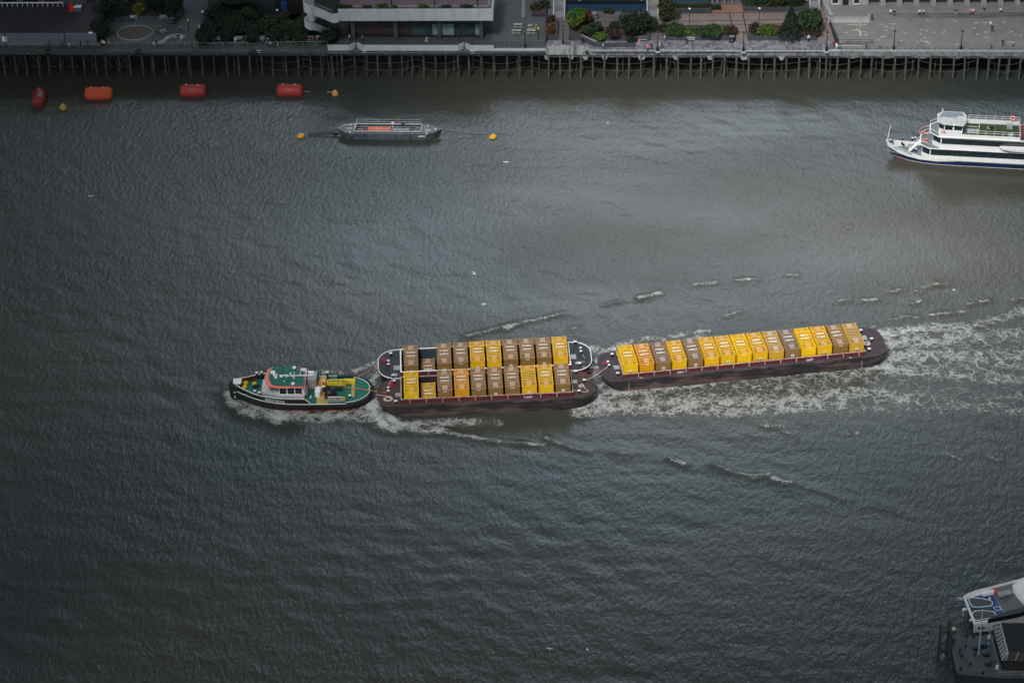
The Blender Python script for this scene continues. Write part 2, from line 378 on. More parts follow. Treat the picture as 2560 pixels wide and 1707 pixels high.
    seg([(1455,1024),(1560,1015),(1680,1010),(1800,1002)], (2.2,2.8), (0.95,0.82))
    seg([(1560,980),(1680,968),(1800,955)], (1.6,1.2), (0.85,0.62))
    seg([(1640,1030),(1800,1030),(1960,1020),(2100,1010)], (1.6,2.6), (0.6,0.62))
    seg([(1800,1000),(1950,1000),(2100,985),(2220,985)], (2.6,2.6), (0.8,0.62))
    seg([(1790,948),(1900,938),(2020,930),(2130,918),(2200,905)], (0.9,0.8), (0.72,0.85))
    seg([(1860,975),(1990,965),(2110,950)], (1.8,2.0), (0.42,0.45))
    seg([(2170,920),(2210,915),(2260,925)], (1.3,1.6), (1.2,0.85), 0.15)
    seg([(2200,835),(2250,830),(2330,820),(2420,822)], (1.5,2.0), (1.15,0.75), 0.1)
    seg([(2210,860),(2300,850),(2420,845),(2560,835)], (2.2,3.0), (0.85,0.6))
    seg([(2220,895),(2330,885),(2450,890),(2560,890)], (2.4,3.2), (0.8,0.55))
    seg([(2240,925),(2350,935),(2480,945),(2560,950)], (2.0,2.4), (0.72,0.5))
    seg([(2150,985),(2280,1000),(2400,1010),(2560,1030)], (2.4,2.6), (0.6,0.42))
    seg([(1500,960),(1900,930),(2560,905),(3000,890)], (4.5,10), (0.42,0.46)); seg([(1500,1000),(1900,1005),(2560,1000)], (4,6), (0.5,0.34))
    seg([(2340,840),(2480,800),(2560,775)], (1.4,1.8), (0.45,0.5))
    # ferry, lighter
    seg([(1085,352),(1100,345),(1105,340)], 0.3, 0.5)
    rng2 = np.random.RandomState(8)
    for _ in range(34):
        px = rng2.uniform(100, 2500); py = rng2.uniform(250, 1500); seg([(px, py), (px+rng2.uniform(8, 22), py-rng2.uniform(-4, 6))], 0.25, rng2.uniform(0.1, 0.34))
    # keep the river calm by the wharf, flat far away
    far = np.clip((np.abs(X)-160)/200, 0, 1); Z *= (1-far); Z *= np.where(Y < 255, 0.2, 1)
    me = bpy.data.meshes.new('water'); nv = nx*ny
    co = np.stack([X.ravel(), Y.ravel(), Z.ravel()], 1).astype(np.float32)
    me.vertices.add(nv); me.vertices.foreach_set('co', co.ravel())
    i = np.arange(nx-1)[None, :]+nx*np.arange(ny-1)[:, None]; i = i.ravel()
    q = np.stack([i, i+1, i+nx+1, i+nx], 1).astype(np.int32); nf = len(q)
    me.loops.add(nf*4); me.loops.foreach_set('vertex_index', q.ravel())
    me.polygons.add(nf); me.polygons.foreach_set('loop_start', np.arange(0, nf*4, 4, dtype=np.int32)); me.polygons.foreach_set('loop_total', np.full(nf, 4, dtype=np.int32))
    me.polygons.foreach_set('use_smooth', np.ones(nf, dtype=bool)); me.update(); me.validate()
    at_ = me.attributes.new('foam', 'FLOAT', 'POINT'); at_.data.foreach_set('value', D.ravel().astype(np.float32))
    return me
def water_mat():
    M = bpy.data.materials.new('river_water'); M.use_nodes = True; n = M.node_tree.nodes; l = M.node_tree.links
    b = n['Principled BSDF']; out = n['Material Output']
    def nd(t, **k):
        x = n.new(t)
        for a, v in k.items(): setattr(x, a, v)
        return x
    def math_(op, a, c=None, d=None):
        x = nd('ShaderNodeMath', operation=op)
        for i, v in enumerate((a, c, d)):
            if v is None: continue
            if isinstance(v, (int, float)): x.inputs[i].default_value = v
            else: l.new(v, x.inputs[i])
        return x.outputs[0]
    def noise_(vec, sc, det=4, rough=0.55, dist=0.0):
        x = nd('ShaderNodeTexNoise'); x.inputs['Scale'].default_value = sc; x.inputs['Detail'].default_value = det; x.inputs['Roughness'].default_value = rough; x.inputs['Distortion'].default_value = dist
        l.new(vec, x.inputs['Vector']); return x.outputs['Fac']
    def mapr(v, a, c, d, e, sm=False):
        x = nd('ShaderNodeMapRange'); x.inputs[1].default_value = a; x.inputs[2].default_value = c; x.inputs[3].default_value = d; x.inputs[4].default_value = e
        if sm: x.interpolation_type = 'SMOOTHSTEP'
        l.new(v, x.inputs[0]); return x.outputs[0]
    t = nd('ShaderNodeTexCoord').outputs['Object']
    def mapped(rot, sc):
        mp = nd('ShaderNodeMapping'); mp.inputs['Rotation'].default_value = (0, 0, R(rot)); mp.inputs['Scale'].default_value = sc; l.new(t, mp.inputs[0]); return mp.outputs[0]
    # gust patches change how rough and how brown the water reads
    big = noise_(mapped(10, (0.5, 1.2, 1)), 0.035, 3, 0.5)
    silt = noise_(t, 0.007, 2, 0.5, 0.3)
    cr = nd('ShaderNodeMixRGB'); cr.inputs[1].default_value = (0.034, 0.046, 0.045, 1); cr.inputs[2].default_value = (0.066, 0.060, 0.047, 1); l.new(mapr(silt, 0.4, 0.62, 0, 1), cr.inputs[0])
    # ripples
    r1 = noise_(mapped(-30, (1.0, 0.6, 1)), 1.15, 4, 0.58, 0.0)
    r2 = noise_(mapped(28, (1.0, 0.45, 1)), 2.6, 3, 0.55, 0.0)
    r3 = noise_(mapped(-35, (1.0, 0.6, 1)), 0.27, 2, 0.5, 0.0)
    h = math_('ADD', math_('MULTIPLY', r1, 0.62), math_('ADD', math_('MULTIPLY', r2, 0.22), math_('MULTIPLY', r3, 0.15)))
    hamp = math_('MULTIPLY', h, mapr(big, 0.32, 0.66, 0.55, 1.25))
    # foam: filaments on warped cell edges, opening out where the stroke is weak
    at_ = nd('ShaderNodeAttribute', attribute_name='foam').outputs['Fac']
    wn = nd('ShaderNodeTexNoise'); wn.inputs['Scale'].default_value = 0.45; wn.inputs['Detail'].default_value = 5; l.new(t, wn.inputs['Vector'])
    sb = nd('ShaderNodeVectorMath', operation='SUBTRACT'); l.new(wn.outputs['Color'], sb.inputs[0]); sb.inputs[1].default_value = (0.5, 0.5, 0.5)
    sc = nd('ShaderNodeVectorMath', operation='SCALE'); l.new(sb.outputs[0], sc.inputs[0]); sc.inputs['Scale'].default_value = 3.4
    ad = nd('ShaderNodeVectorMath', operation='ADD'); l.new(t, ad.inputs[0]); l.new(sc.outputs[0], ad.inputs[1])
    def cells(scale):
        v = nd('ShaderNodeTexVoronoi', feature='DISTANCE_TO_EDGE'); v.inputs['Scale'].default_value = scale; l.new(ad.outputs[0], v.inputs['Vector']); return v.outputs['Distance']
    e1 = cells(0.34); e3 = cells(1.9)
    clump = noise_(t, 0.5, 6, 0.7, 0.5)
    fine = noise_(t, 3.2, 5, 0.7, 0.3)
    dd = math_('MULTIPLY', at_, mapr(clump, 0.32, 0.64, 0.35, 1.35))
    f1 = math_('SUBTRACT', 1.0, math_('DIVIDE', e1, math_('ADD', math_('MULTIPLY', dd, 0.13), 0.001)))
    f3 = math_('SUBTRACT', 1.0, math_('DIVIDE', e3, math_('MAXIMUM', math_('MULTIPLY', math_('SUBTRACT', dd, 0.5), 0.42), 0.001)))
    # broken crests: thin ridges of stretched, warped noise at two sizes
    st = nd('ShaderNodeMapping'); st.inputs['Rotation'].default_value = (0, 0, R(-8)); st.inputs['Scale'].default_value = (0.62, 1.0, 1.0); l.new(ad.outputs[0], st.inputs[0])
    def ridge(scale, det, wd):
        nn = noise_(st.outputs[0], scale, det, 0.6, 0.0)
        return math_('SUBTRACT', 1.0, math_('DIVIDE', math_('ABSOLUTE', math_('SUBTRACT', nn, 0.5)), math_('MAXIMUM', math_('MULTIPLY', dd, wd), 0.001)))
    g1 = ridge(0.50, 4, 0.050); g2 = ridge(1.5, 4, 0.06)
    fm = math_('MAXIMUM', math_('MAXIMUM', math_('MULTIPLY', f1, 0.68), g1), math_('MAXIMUM', math_('MULTIPLY', g2, mapr(dd, 0.25, 0.8, 0.25, 0.95)), math_('MULTIPLY', f3, mapr(dd, 0.6, 1.0, 0, 0.6))))
    fm = math_('MAXIMUM', fm, 0.0)
    fm = math_('MULTIPLY', fm, mapr(fine, 0.32, 0.60, 0.25, 1.45))
    fm = math_('MULTIPLY', fm, mapr(dd, 0.05, 0.50, 0.0, 1.0))
    solid = mapr(math_('ADD', dd, math_('MULTIPLY', fine, 0.6)), 1.02, 1.5, 0, 0.9)
    foam = nd('ShaderNodeClamp'); l.new(math_('MAXIMUM', fm, solid), foam.inputs[0]); foam = foam.outputs[0]
    # churned, aerated water under the foam is paler
    ae = nd('ShaderNodeMixRGB'); ae.inputs[2].default_value = (0.13, 0.14, 0.135, 1); l.new(mapr(dd, 0.15, 1.2, 0, 0.75), ae.inputs[0]); l.new(cr.outputs[0], ae.inputs[1])
    fc = nd('ShaderNodeMixRGB'); fc.inputs[2].default_value = (0.58, 0.62, 0.63, 1); l.new(foam, fc.inputs[0]); l.new(ae.outputs[0], fc.inputs[1])
    l.new(fc.outputs[0], b.inputs['Base Color'])
    b.inputs['IOR'].default_value = 1.333
    l.new(math_('ADD', mapr(big, 0.35, 0.65, 0.20, 0.26), math_('MULTIPLY', foam, 0.5)), b.inputs['Roughness'])
    hh = math_('ADD', hamp, math_('ADD', math_('MULTIPLY', foam, 0.25), math_('MULTIPLY', math_('MULTIPLY', dd, fine), 0.5)))
    bp = nd('ShaderNodeBump'); bp.inputs['Strength'].default_value = 1.0; bp.inputs['Distance'].default_value = 0.23
    l.new(hh, bp.inputs['Height']); l.new(bp.outputs[0], b.inputs['Normal'])
    return M
wm = water_mesh(); wm.materials.append(water_mat())
wo = bpy.data.objects.new('water', wm); COL.objects.link(wo); wo['kind'] = 'structure'
# ================================================================ paint and metal
WHITE = mat('white_paint', (0.72, 0.74, 0.76), 0.5, 0.08, 2.0, dirt=(0.42, 0.40, 0.36), dscale=1.5, dlo=0.6, dhi=0.75)
PUREW = mat('clean_white_paint', (0.85, 0.87, 0.9), 0.45, 0.04)
BLACK = mat('black_paint', (0.012, 0.014, 0.018), 0.45, 0.4, 1.5)
DKSTEEL = mat('dark_deck_steel', (0.028, 0.036, 0.050), 0.7, 0.3, 1.2, dirt=(0.06, 0.05, 0.055), dscale=1.1)
HULLR = mat('rusty_black_hull', (0.022, 0.018, 0.021), 0.75, 0.4, 1.0, dirt=(0.115, 0.075, 0.075), dscale=0.5, dlo=0.46, dhi=0.58, stretch=(0.35, 0.35, 1.6))
HULLB = mat('black_hull', (0.014, 0.016, 0.020), 0.6, 0.4, 1.0)
RUSTD = mat('rust_brown_deck', (0.075, 0.042, 0.036), 0.85, 0.3, 1.2, dirt=(0.035, 0.030, 0.045), dscale=0.35, dlo=0.45, dhi=0.62)
SPECK = mat('speckled_dark_deck', (0.050, 0.040, 0.055), 0.85, 0.3, 1.0, dirt=(0.50, 0.48, 0.48), dscale=3.4, dlo=0.665, dhi=0.70)
MAROON = mat('maroon_paint', (0.12, 0.014, 0.022), 0.6, 0.25, 1.4, dirt=(0.05, 0.02, 0.02), dscale=1.2)
COAMT = mat('worn_pale_steel', (0.42, 0.33, 0.27), 0.7, 0.3, 3.0, dirt=(0.18, 0.09, 0.06), dscale=2.4, dlo=0.5, dhi=0.6)
HOLDM = mat('dark_hold_steel', (0.016, 0.017, 0.024), 0.85, 0.3)
HOLDG = mat('grey_hold_side', (0.035, 0.065, 0.085), 0.7, 0.3, dirt=(0.02, 0.03, 0.04), dscale=0.5)
GREYP = mat('grey_plate', (0.30, 0.34, 0.38), 0.6, 0.2, 2.0)
ROPEW = mat('white_rope', (0.62, 0.55, 0.56), 0.9, 0.2, 8)
ROPER = mat('red_rope', (0.42, 0.05, 0.06), 0.9, 0.3, 8)
ROPEO = mat('orange_rope', (0.52, 0.26, 0.08), 0.9, 0.2, 8)

# ================================================================ waste containers
def cpal(n, side, top, plate):
    return (mat(n+'_side', side, 0.55, 0.10, 0.9, dirt=tuple(c*0.55 for c in side), dscale=0.9, dlo=0.60, dhi=0.78, obj_random=True),
            mat(n+'_top', top, 0.75, 0.14, 1.6, dirt=tuple(c*0.5 for c in top), dscale=1.8, dlo=0.56, dhi=0.72, obj_random=True),
            mat(n+'_plate', plate, 0.85, 0.16, 3.0, dirt=tuple(c*0.62 for c in plate), dscale=2.2, dlo=0.52, dhi=0.68, obj_random=True))
PAL = dict(
    yellow=cpal('bright_yellow', (0.74, 0.43, 0.003), (0.64, 0.385, 0.042), (0.56, 0.36, 0.13)),
    lemon=cpal('lemon_yellow', (0.80, 0.50, 0.003), (0.73, 0.46, 0.012), (0.62, 0.39, 0.05)),
    amber=cpal('amber_orange', (0.66, 0.29, 0.003), (0.62, 0.31, 0.07), (0.60, 0.36, 0.14)),
    brown=cpal('weathered_brown', (0.235, 0.135, 0.035), (0.34, 0.215, 0.12), (0.43, 0.31, 0.22)),
    taupe=cpal('faded_taupe', (0.25, 0.15, 0.05), (0.25, 0.185, 0.145), (0.35, 0.29, 0.25)),
    tan=cpal('pale_tan', (0.58, 0.34, 0.03), (0.48, 0.32, 0.14), (0.50, 0.38, 0.26)))
WTXT = mat('white_lettering', (0.88, 0.88, 0.86), 0.6, 0.05, 6)
BTXT = mat('black_lettering', (0.03, 0.025, 0.02), 0.6, 0.1)
CYAN = mat('cyan_sticker', (0.20, 0.50, 0.60), 0.5, 0.2, 9)
SLOT = mat('dark_roof_recess', (0.055, 0.030, 0.012), 0.9, 0.2, obj_random=True)  # dark strips beside the roof ribs and in the fork pockets
CW, CL, CH = 2.44, 6.1, 2.6
CMESH = {}
def container_meshes():
    def me(name, mb, nm=1):
        o = mb.build(name, [BLACK]*nm); m_ = o.data; bpy.data.objects.remove(o); return m_
    b = MB(); w, l = CW/2, CL/2
    b.box(-w+0.05, w-0.05, -l+0.06, l-0.06, 0.06, CH-0.16)
    for i in range(24):                                   # ribbed long sides
        y = -l+0.3+i*(CL-0.6)/23
        for s in (-1, 1): b.box(s*(w-0.05), s*(w-0.012), y-0.05, y+0.05, 0.14, CH-0.2)
    for s in (-1, 1):
        b.box(s*w, s*(w-0.12), -l, l, 0, 0.14); b.box(s*w, s*(w-0.11), -l, l, CH-0.16, CH)
        for t in (-1, 1): b.box(s*w, s*(w-0.13), t*l, t*(l-0.13), 0.14, CH-0.16)
    for t in (-1, 1): b.box(-w+0.12, w-0.12, t*l, t*(l-0.1), 0, 0.12)
    CMESH['body'] = me('body', b)
    r = MB()                                              # roof: rails, cross ribs, fork pockets
    r.box(-w+0.11, w-0.11, -l+0.04, l-0.04, CH-0.17, CH-0.09)
    for i in range(13):
        y = -l+0.14+i*(CL-0.28)/12
        mid = i in (0, 3, 4, 5, 6, 7, 8, 9, 12)
        if mid: r.box(-w+0.11, w-0.11, y-0.055, y+0.055, CH-0.09, CH+0.004)
        else:
            for s in (-1, 1): r.box(s*(w-0.11), s*(w-0.75), y-0.05, y+0.05, CH-0.09, CH+0.004)
    for s in (-1, 1):
        for t in (-1, 1): r.box(s*(w+0.012), s*(w-0.2), t*(l+0.012), t*(l-0.2), CH-0.05, CH+0.02)
    for y in (-l+1.75, l-1.75, -l+1.95):                  # little teeth along the lids
        for k in range(9): r.box(-0.96+k*0.23, -0.88+k*0.23, y-0.05, y+0.05, CH-0.09, CH-0.03)
    r.k = 1
    for t in (-1, 1):
        for k in (0.40, 0.90):
            for s in (-1, 1): r.box(s*0.46, s*1.05, t*(l-k)-0.09, t*(l-k)+0.03, CH-0.089, CH-0.04)
    for i in (3, 4, 5, 6, 7, 8, 9):
        y = -l+0.14+i*(CL-0.28)/12
        r.box(-w+0.115, w-0.115, y-0.135, y-0.056, CH-0.089, CH-0.05)
    CMESH['roof'] = me('roof', r, 2)
    for t in (-1, 1):
        p = MB(); p.box(-0.44, 0.44, t*(l-0.22), t*(l-1.45), CH-0.088, CH+0.010)
        CMESH['roof_plate%d' % t] = me('roof_plate', p)
    d = MB()                                              # end A: smooth with stickers; end B: horizontal corrugation
    d.box(-w+0.13, w-0.13, -l+0.055, -l+0.015, 0.14, CH-0.17)
    CMESH['door_smooth'] = me('door', d)
    d = MB(); d.box(-w+0.13, w-0.13, -l+0.055, -l+0.03, 0.14, CH-0.17)
    for k in range(5): d.box(-w+0.14, w-0.14, -l+0.03, -l+0.002, 0.3+k*0.44, 0.55+k*0.44)
    CMESH['door_ribbed'] = me('door', d)
    for nm, flip in (('a', False), ('b', True)):
        z = CH+0.008
        # brown boxes: upright word at the far rib, inverted word nearer; yellow boxes the other way round
        yf, yn = 0.72, -0.28
        tx = MB(); put_text(tx, 'CORY', (0, yn if flip else yf, z), (1,0,0), (0,1,0), 0.50, True, 1.12); CMESH['text_'+nm+'n'] = me('lettering', tx)
        tx = MB(); put_text(tx, 'CORY', (0, yf if flip else yn, z), (-1,0,0), (0,-1,0), 0.50, True, 1.12); CMESH['text_'+nm+'f'] = me('lettering', tx)
    st = MB(); st.box(-0.24, 0.24, -l+0.012, -l-0.004, 1.05, 1.5); CMESH['stick'] = me('sticker', st)
    st = MB(); put_text(st, 'A', (0, -l-0.008, 1.34), (1,0,0), (0,0,1), 0.26); st.box(-0.13, 0.13, -l-0.006, -l-0.009, 1.10, 1.17); CMESH['stickA'] = me('sticker_print', st)
    st = MB(); st.box(-0.3, 0.3, -l+0.012, -l-0.004, 0.55, 0.95); CMESH['cyan'] = me('sticker', st)
    st = MB(); st.box(-0.22, 0.22, -l-0.005, -l-0.008, 0.70, 0.80); CMESH['cyanp'] = me('sticker_print', st)
    st = MB(); put_text(st, 'CORY', (0, -l-0.006, 0.88), (1,0,0), (0,0,1), 0.30); CMESH['blk'] = me('lettering', st)
    st = MB(); put_text(st, 'CORY', (0, -l-0.006, CH-0.35), (1,0,0), (0,0,1), 0.24); CMESH['plate'] = me('lettering', st)
    st = MB(); st.box(-0.32, 0.32, -l+0.01, -l-0.002, CH-0.45, CH-0.25); CMESH['plateb'] = me('plate', st)
container_meshes()
def child(name, mesh, m_, parent):
    o = bpy.data.objects.new(name, mesh); COL.objects.link(o); o.parent = parent
    o.material_slots[0].link = 'OBJECT'; o.material_slots[0].material = m_
    return o
def container(F, x, y, ztop, pal, text, end, label, group):
    P = PAL[pal]; wpos = F.w(x, y, 0); wpos.z = ztop-CH
    t = thing('waste_container', label, 'container', wpos, F.a, group)
    child('body', CMESH['body'], P[0], t); rf = child('roof', CMESH['roof'], P[1], t)
    rf.material_slots[1].link = 'OBJECT'; rf.material_slots[1].material = SLOT
    for q_ in (-1, 1): child('roof_plate', CMESH['roof_plate%d' % q_], P[2], rf)
    if text in 'ab':
        for q_ in 'fn': child('lettering', CMESH['text_'+text+q_], WTXT, rf)
    dm = P[0]
    if end in ('white', 'cyan', 'both', 'named'):
        d = child('door', CMESH['door_smooth'], dm, t)
        if end in ('white', 'both', 'named'):
            child('sticker', CMESH['stick'], WHITE, d); child('lettering', CMESH['stickA'], BTXT, d)
        if end in ('cyan', 'both'):
            child('sticker', CMESH['cyan'], CYAN, d); child('sticker_print', CMESH['cyanp'], PUREW, d)
        if end == 'named': child('lettering', CMESH['blk'], BTXT, d)
    else:
        d = child('door', CMESH['door_ribbed'], dm, t)
        child('lettering', CMESH['plate'], WTXT, d)
    return t

# ================================================================ barges
def end_cap(xe, xc, y0, y1, r, n=7):
    """outline of the rounded fore or aft deck between the hold bulkhead xc and the end xe"""
    s = 1 if xe > xc else -1; P = []
    for cy, a0, a1 in ((y1-r, 90, 0), (y0+r, 0, -90)):
        for i in range(n+1):
            a = R(a0+(a1-a0)*i/n); P.append((xe-s*r+s*r*math.cos(a), cy+r*math.sin(a)))
    P = [(xc, y1)]+P+[(xc, y0)]
    return P if s < 0 else P[::-1]
def barge(F, label, xl, xr, y0, y1, hx0, hx1, hy0, hy1, zd, zc, mats_, r=2.9, white_edge=False, stripe=2.0):
    hull_m, deckm, coamm, topm = mats_
    t = F.thing('barge', label, 'barge', 'barges towed by the tugboat')
    out = rrect(xl, xr, y0, y1, r, 8)
    def inset(k, kx):
        cx = (xl+xr)/2; return [(x-(1 if x > cx else -1)*kx if abs(x-cx) > (xr-xl)/2-r else x, y) for x, y in rrect(xl, xr, y0+k, y1-k, r, 8)]
    h = MB(); prof = [(-1.2, 0.5, 3.0), (-0.1, 0.12, 1.5), (0.5, 0.04, 0.7), (1.2, 0.0, 0.2), (zd-0.28, 0, 0), (zd-0.26, -0.08, -0.08), (zd-0.06, -0.08, -0.08), (zd-0.04, 0, 0)]
    h.rings([[(x, y, z) for x, y in inset(k, kx)] for z, k, kx in prof], True, False)
    hu = h.build('hull', hull_m, t)
    d = MB()
    d.prism(end_cap(xl, hx0, y0, y1, r), zd-0.04, zd); d.prism(end_cap(xr, hx1, y0, y1, r), zd-0.04, zd)
    d.box(hx0, hx1, y0, hy0, zd-0.04, zd); d.box(hx0, hx1, hy1, y1, zd-0.04, zd)
    d.build('deck', deckm, t)
    c = MB(); th = 0.14; zf = -0.4
    c.box(hx0, hx1, hy0, hy0+th, zf, zc); c.box(hx0, hx1, hy1-th, hy1, zf, zc)
    c.box(hx0, hx0+th, hy0+th, hy1-th, zf, zc); c.box(hx1-th, hx1, hy0+th, hy1-th, zf, zc)
    x = hx0+stripe
    co = c.build('coaming', coamm, t)
    f = MB(); f.box(hx0+th, hx1-th, hy0+th, hy1-th, zf-0.1, zf); f.build('hold_floor', HOLDM, t)
    li = MB(); e = 0.02                                     # inner lining of the hold
    li.box(hx0+th, hx1-th, hy1-th-e, hy1-th-0.001, zf, zc-0.1); li.box(hx0+th, hx1-th, hy0+th+0.001, hy0+th+e, zf, zc-0.1)
    li.box(hx0+th+0.001, hx0+th+e, hy0+th+e, hy1-th-e, zf, zc-0.1); li.box(hx1-th-e, hx1-th-0.001, hy0+th+e, hy1-th-e, zf, zc-0.1)
    li.build('hold_lining', HOLDG if white_edge else HOLDM, co)
    tp = MB(); q = 0.05 if not white_edge else 0.07
    for (a, b_, c_, d_) in ((hx0-q, hx1+q, hy0-q, hy0+th+0.02), (hx0-q, hx1+q, hy1-th-0.02, hy1+q), (hx0-q, hx0+th+0.02, hy0+th+0.02, hy1-th-0.02), (hx1-th-0.02, hx1+q, hy0+th+0.02, hy1-th-0.02)):
        tp.box(a, b_, c_, d_, zc, zc+0.07)
    tp.build('coaming_rim', topm, co)
    x = hx0+stripe                                # white-tipped stiffeners on the coaming
    while x < hx1-0.5:
        bk = MB(); bk.box(x-0.035, x+0.035, hy0-0.10, hy0-0.003, zd+0.02, zc-0.05); bk.build('coaming_bracket', WHITE, co); x += 2.72
    if white_edge:
        wl_ = MB()
        for xe, xc in ((xl, hx0), (xr, hx1)):
            pts = [(x_, y_, zd+0.07) for x_, y_ in end_cap(xe, xc, y0+0.08, y1-0.08, r)]
            wl_.path(pts, 0.085, 5)
        wl_.build('gunwale_line', PUREW, hu)
    return t
def bollard_pair(F, par, x, y, z, h=0.5, m_=None, axis='y'):
    m_ = m_ or MAROON
    for dx, dy in (((0, -0.5), (0, 0.5)) if axis == 'y' else ((-0.45, 0), (0.45, 0))):
        b = MB(); c = MB(); b.lathe((x+dx, y+dy, z), [(0.17, 0), (0.17, h)], 9); c.lathe((x+dx, y+dy, z+h), [(0.25, 0), (0.25, 0.07)], 9)
        o = b.build('bollard', m_, par); c.build('bollard_cap', WHITE, o)
    return o
def bollard_box(par, x, y, z, m_=BLACK):
    b = MB(); b.box(x-0.17, x+0.17, y-0.17, y+0.17, z, z+0.55); o = b.build('bitt', m_, par)
    c = MB(); c.box(x-0.26, x+0.26, y-0.2, y+0.2, z+0.55, z+0.66); c.build('bitt_cap', WHITE, o)
def hatch(par, x, y, z, s=0.8, m_=None):
    b = MB(); b.box(x-s/2, x+s/2, y-s/2, y+s/2, z, z+0.14); b.box(x-s/2+0.06, x+s/2-0.06, y-s/2+0.06, y+s/2-0.06, z+0.14, z+0.17)
    b.build('hatch', m_ or GREYP, par)
def coil(loc, rad, m_, label, tail=None, seed=1, sc=0.04):
    rg = random.Random(seed); pts = []; x = MB()
    for i in range(64):
        a = i*0.62; rr = rad*(0.45+0.55*rg.random()); pts.append((rr*math.cos(a)*1.1, rr*math.sin(a), 0.05+0.002*i))
    if tail: pts += tail
    x.path(pts, sc, 4)
    o = x.build('rope_coil', m_, None, loc); return tag(o, label, 'rope')
def rope(a, b, sag, m_, label, r=0.045, name='tow_rope', n=12, group=None):
    a = Vector(a); b = Vector(b); mid = (a+b)/2; x = MB(); pts = []
    for i in range(n+1):
        t_ = i/n; p = a.lerp(b, t_); p.z -= sag*4*t_*(1-t_); pts.append(p-mid)
    x.path(pts, r, 5); o = x.build(name, m_, None, mid); return tag(o, label, 'rope', group)

FA = Fr(at(1003, 999, 1.6), R(4.89)); FA.o.z = 0
FC = Fr(at(1558, 936, 1.6), R(10.11)); FC.o.z = 0
bA = barge(FA, 'rust-brown barge with ten containers, nearest of the two side by side', -3.9, 32.5, -2.85, 5.0, 0.0, 28.75, -2.2, 4.5, 2.35, 3.1, (HULLR, RUSTD, MAROON, COAMT), stripe=1.5)
FB = Fr(FA.w(0, 0, 0), FA.a)
bB = barge(FB, 'black-decked barge with white rims, lashed to the far side of the rusty one', -3.75, 32.6, 5.15, 14.1, 0.05, 28.9, 6.15, 13.15, 2.3, 2.98, (HULLB, DKSTEEL, MAROON, PUREW), white_edge=True, r=3.2)
bC = barge(FC, 'long last barge of the tow with speckled decks and fifteen containers in line', -3.75, 45.6, -2.85, 6.2, -0.4, 41.4, -2.2, 4.9, 2.35, 3.05, (HULLR, SPECK, MAROON, COAMT), stripe=2.6)
# containers
rowA = [('lemon','b','plate'),('yellow','b','plate'),('brown','a','plate'),('amber','a','cyan'),('brown','a','plate'),('brown','a','both'),('brown','a','plate'),('yellow','n','named'),('yellow','b','plate'),('brown','a','both')]
rowB = [('brown','a','white'),('brown','a','plate'),('brown','a','white'),('brown','a','plate'),('yellow','b','both'),('yellow','b','plate'),('brown','a','both'),('brown','a','plate'),('brown','a','white'),('yellow','b','plate')]
rowC = [('lemon','b','named'),('amber','a','plate'),('taupe','a','both'),('yellow','b','plate'),('taupe','a','both'),('yellow','b','plate'),('yellow','b','both'),('lemon','b','plate'),('yellow','b','named'),('tan','b','plate'),('taupe','a','both'),('lemon','b','plate'),('yellow','b','named'),('brown','a','plate'),('tan','n','named')]
ORD = ['first', 'second', 'third', 'fourth', 'fifth', 'sixth', 'seventh', 'eighth', 'ninth', 'tenth', 'eleventh', 'twelfth', 'thirteenth', 'fourteenth', 'fifteenth']
CN = dict(lemon='lemon yellow', yellow='yellow', amber='amber orange', brown='dirty brown', taupe='grey-brown', tan='pale tan')
ED = dict(plate='ribbed end', white='white-stickered end', both='two-stickered end', cyan='cyan-stickered end', named='black-lettered end')
for i, (p, tx, en) in enumerate(rowA):
    low = i == 1
    lb = 'low %s container sunk in the gap of the near barge hold' % CN[p] if low else '%s container, %s, %s from the tug in the near barge' % (CN[p], ED[en], ORD[i])
    container(FA, 1.77+i*2.812, -1.98+CL/2, 2.05 if low else 4.43+0.035*i, p, tx, en, lb, 'containers on the near barge')
for i, (p, tx, en) in enumerate(rowB):
    low = i == 1
    lb = 'low %s container sunk in the gap of the far barge hold' % CN[p] if low else '%s container, %s, %s from the tug in the white-rimmed barge' % (CN[p], ED[en], ORD[i])
    container(FB, 1.85+i*2.822, 6.52+CL/2-(0.35 if low else 0), 1.5 if low else 4.12+0.055*i, p, tx, en, lb, 'containers on the white-rimmed barge')
for i, (p, tx, en) in enumerate(rowC):
    container(FC, 1.0+i*2.785, -1.75+CL/2, 4.62+0.01*i, p, tx, en, '%s container, %s, %s from the left on the last barge' % (CN[p], ED[en], ORD[i]), 'containers on the last barge')
# loose fittings
for F, t, P in ((FA, bA, dict(b=[(955,975)], h=[(994,985)], q=[(985,955),(989,1004)])),):
    pass
def fit(F, par, z, pairs=(), boxes=(), hatches=(), pm=MAROON, cm=None):
    for px, py in pairs: q = F.l(px, py, z); bollard_pair(F, par, q.x, q.y, z, m_=pm)
    for px, py in boxes: q = F.l(px, py, z); bollard_box(par, q.x, q.y, z)
    for (px, py), s in hatches: q = F.l(px, py, z); hatch(par, q.x, q.y, z, s)
S6 = 6.533
A1 = lambda x, y: (930+x/S6, 820+y/S6); A2 = lambda x, y: (1210+x/S6, 820+y/S6)
fit(FA, bA, 2.35, [A1(268,1035)], [A1(363,905), A1(388,1235), A2(1500,745), A2(1638,890), A2(1553,1065)], [(A1(425,1095),0.9),(A2(1480,880),0.85)])
fit(FB, bB, 2.35, [A1(270,600), A2(1580,390)], [A1(310,455), A1(345,815), A2(1490,265), A2(1563,620)], [(A1(410,655),1.2),(A2(1442,475),1.3)])
S4 = 6.19; C1 = lambda x, y: (1480+x/S4, 780+y/S4); C2 = lambda x, y: (1840+x/5.88, 780+y/5.88)
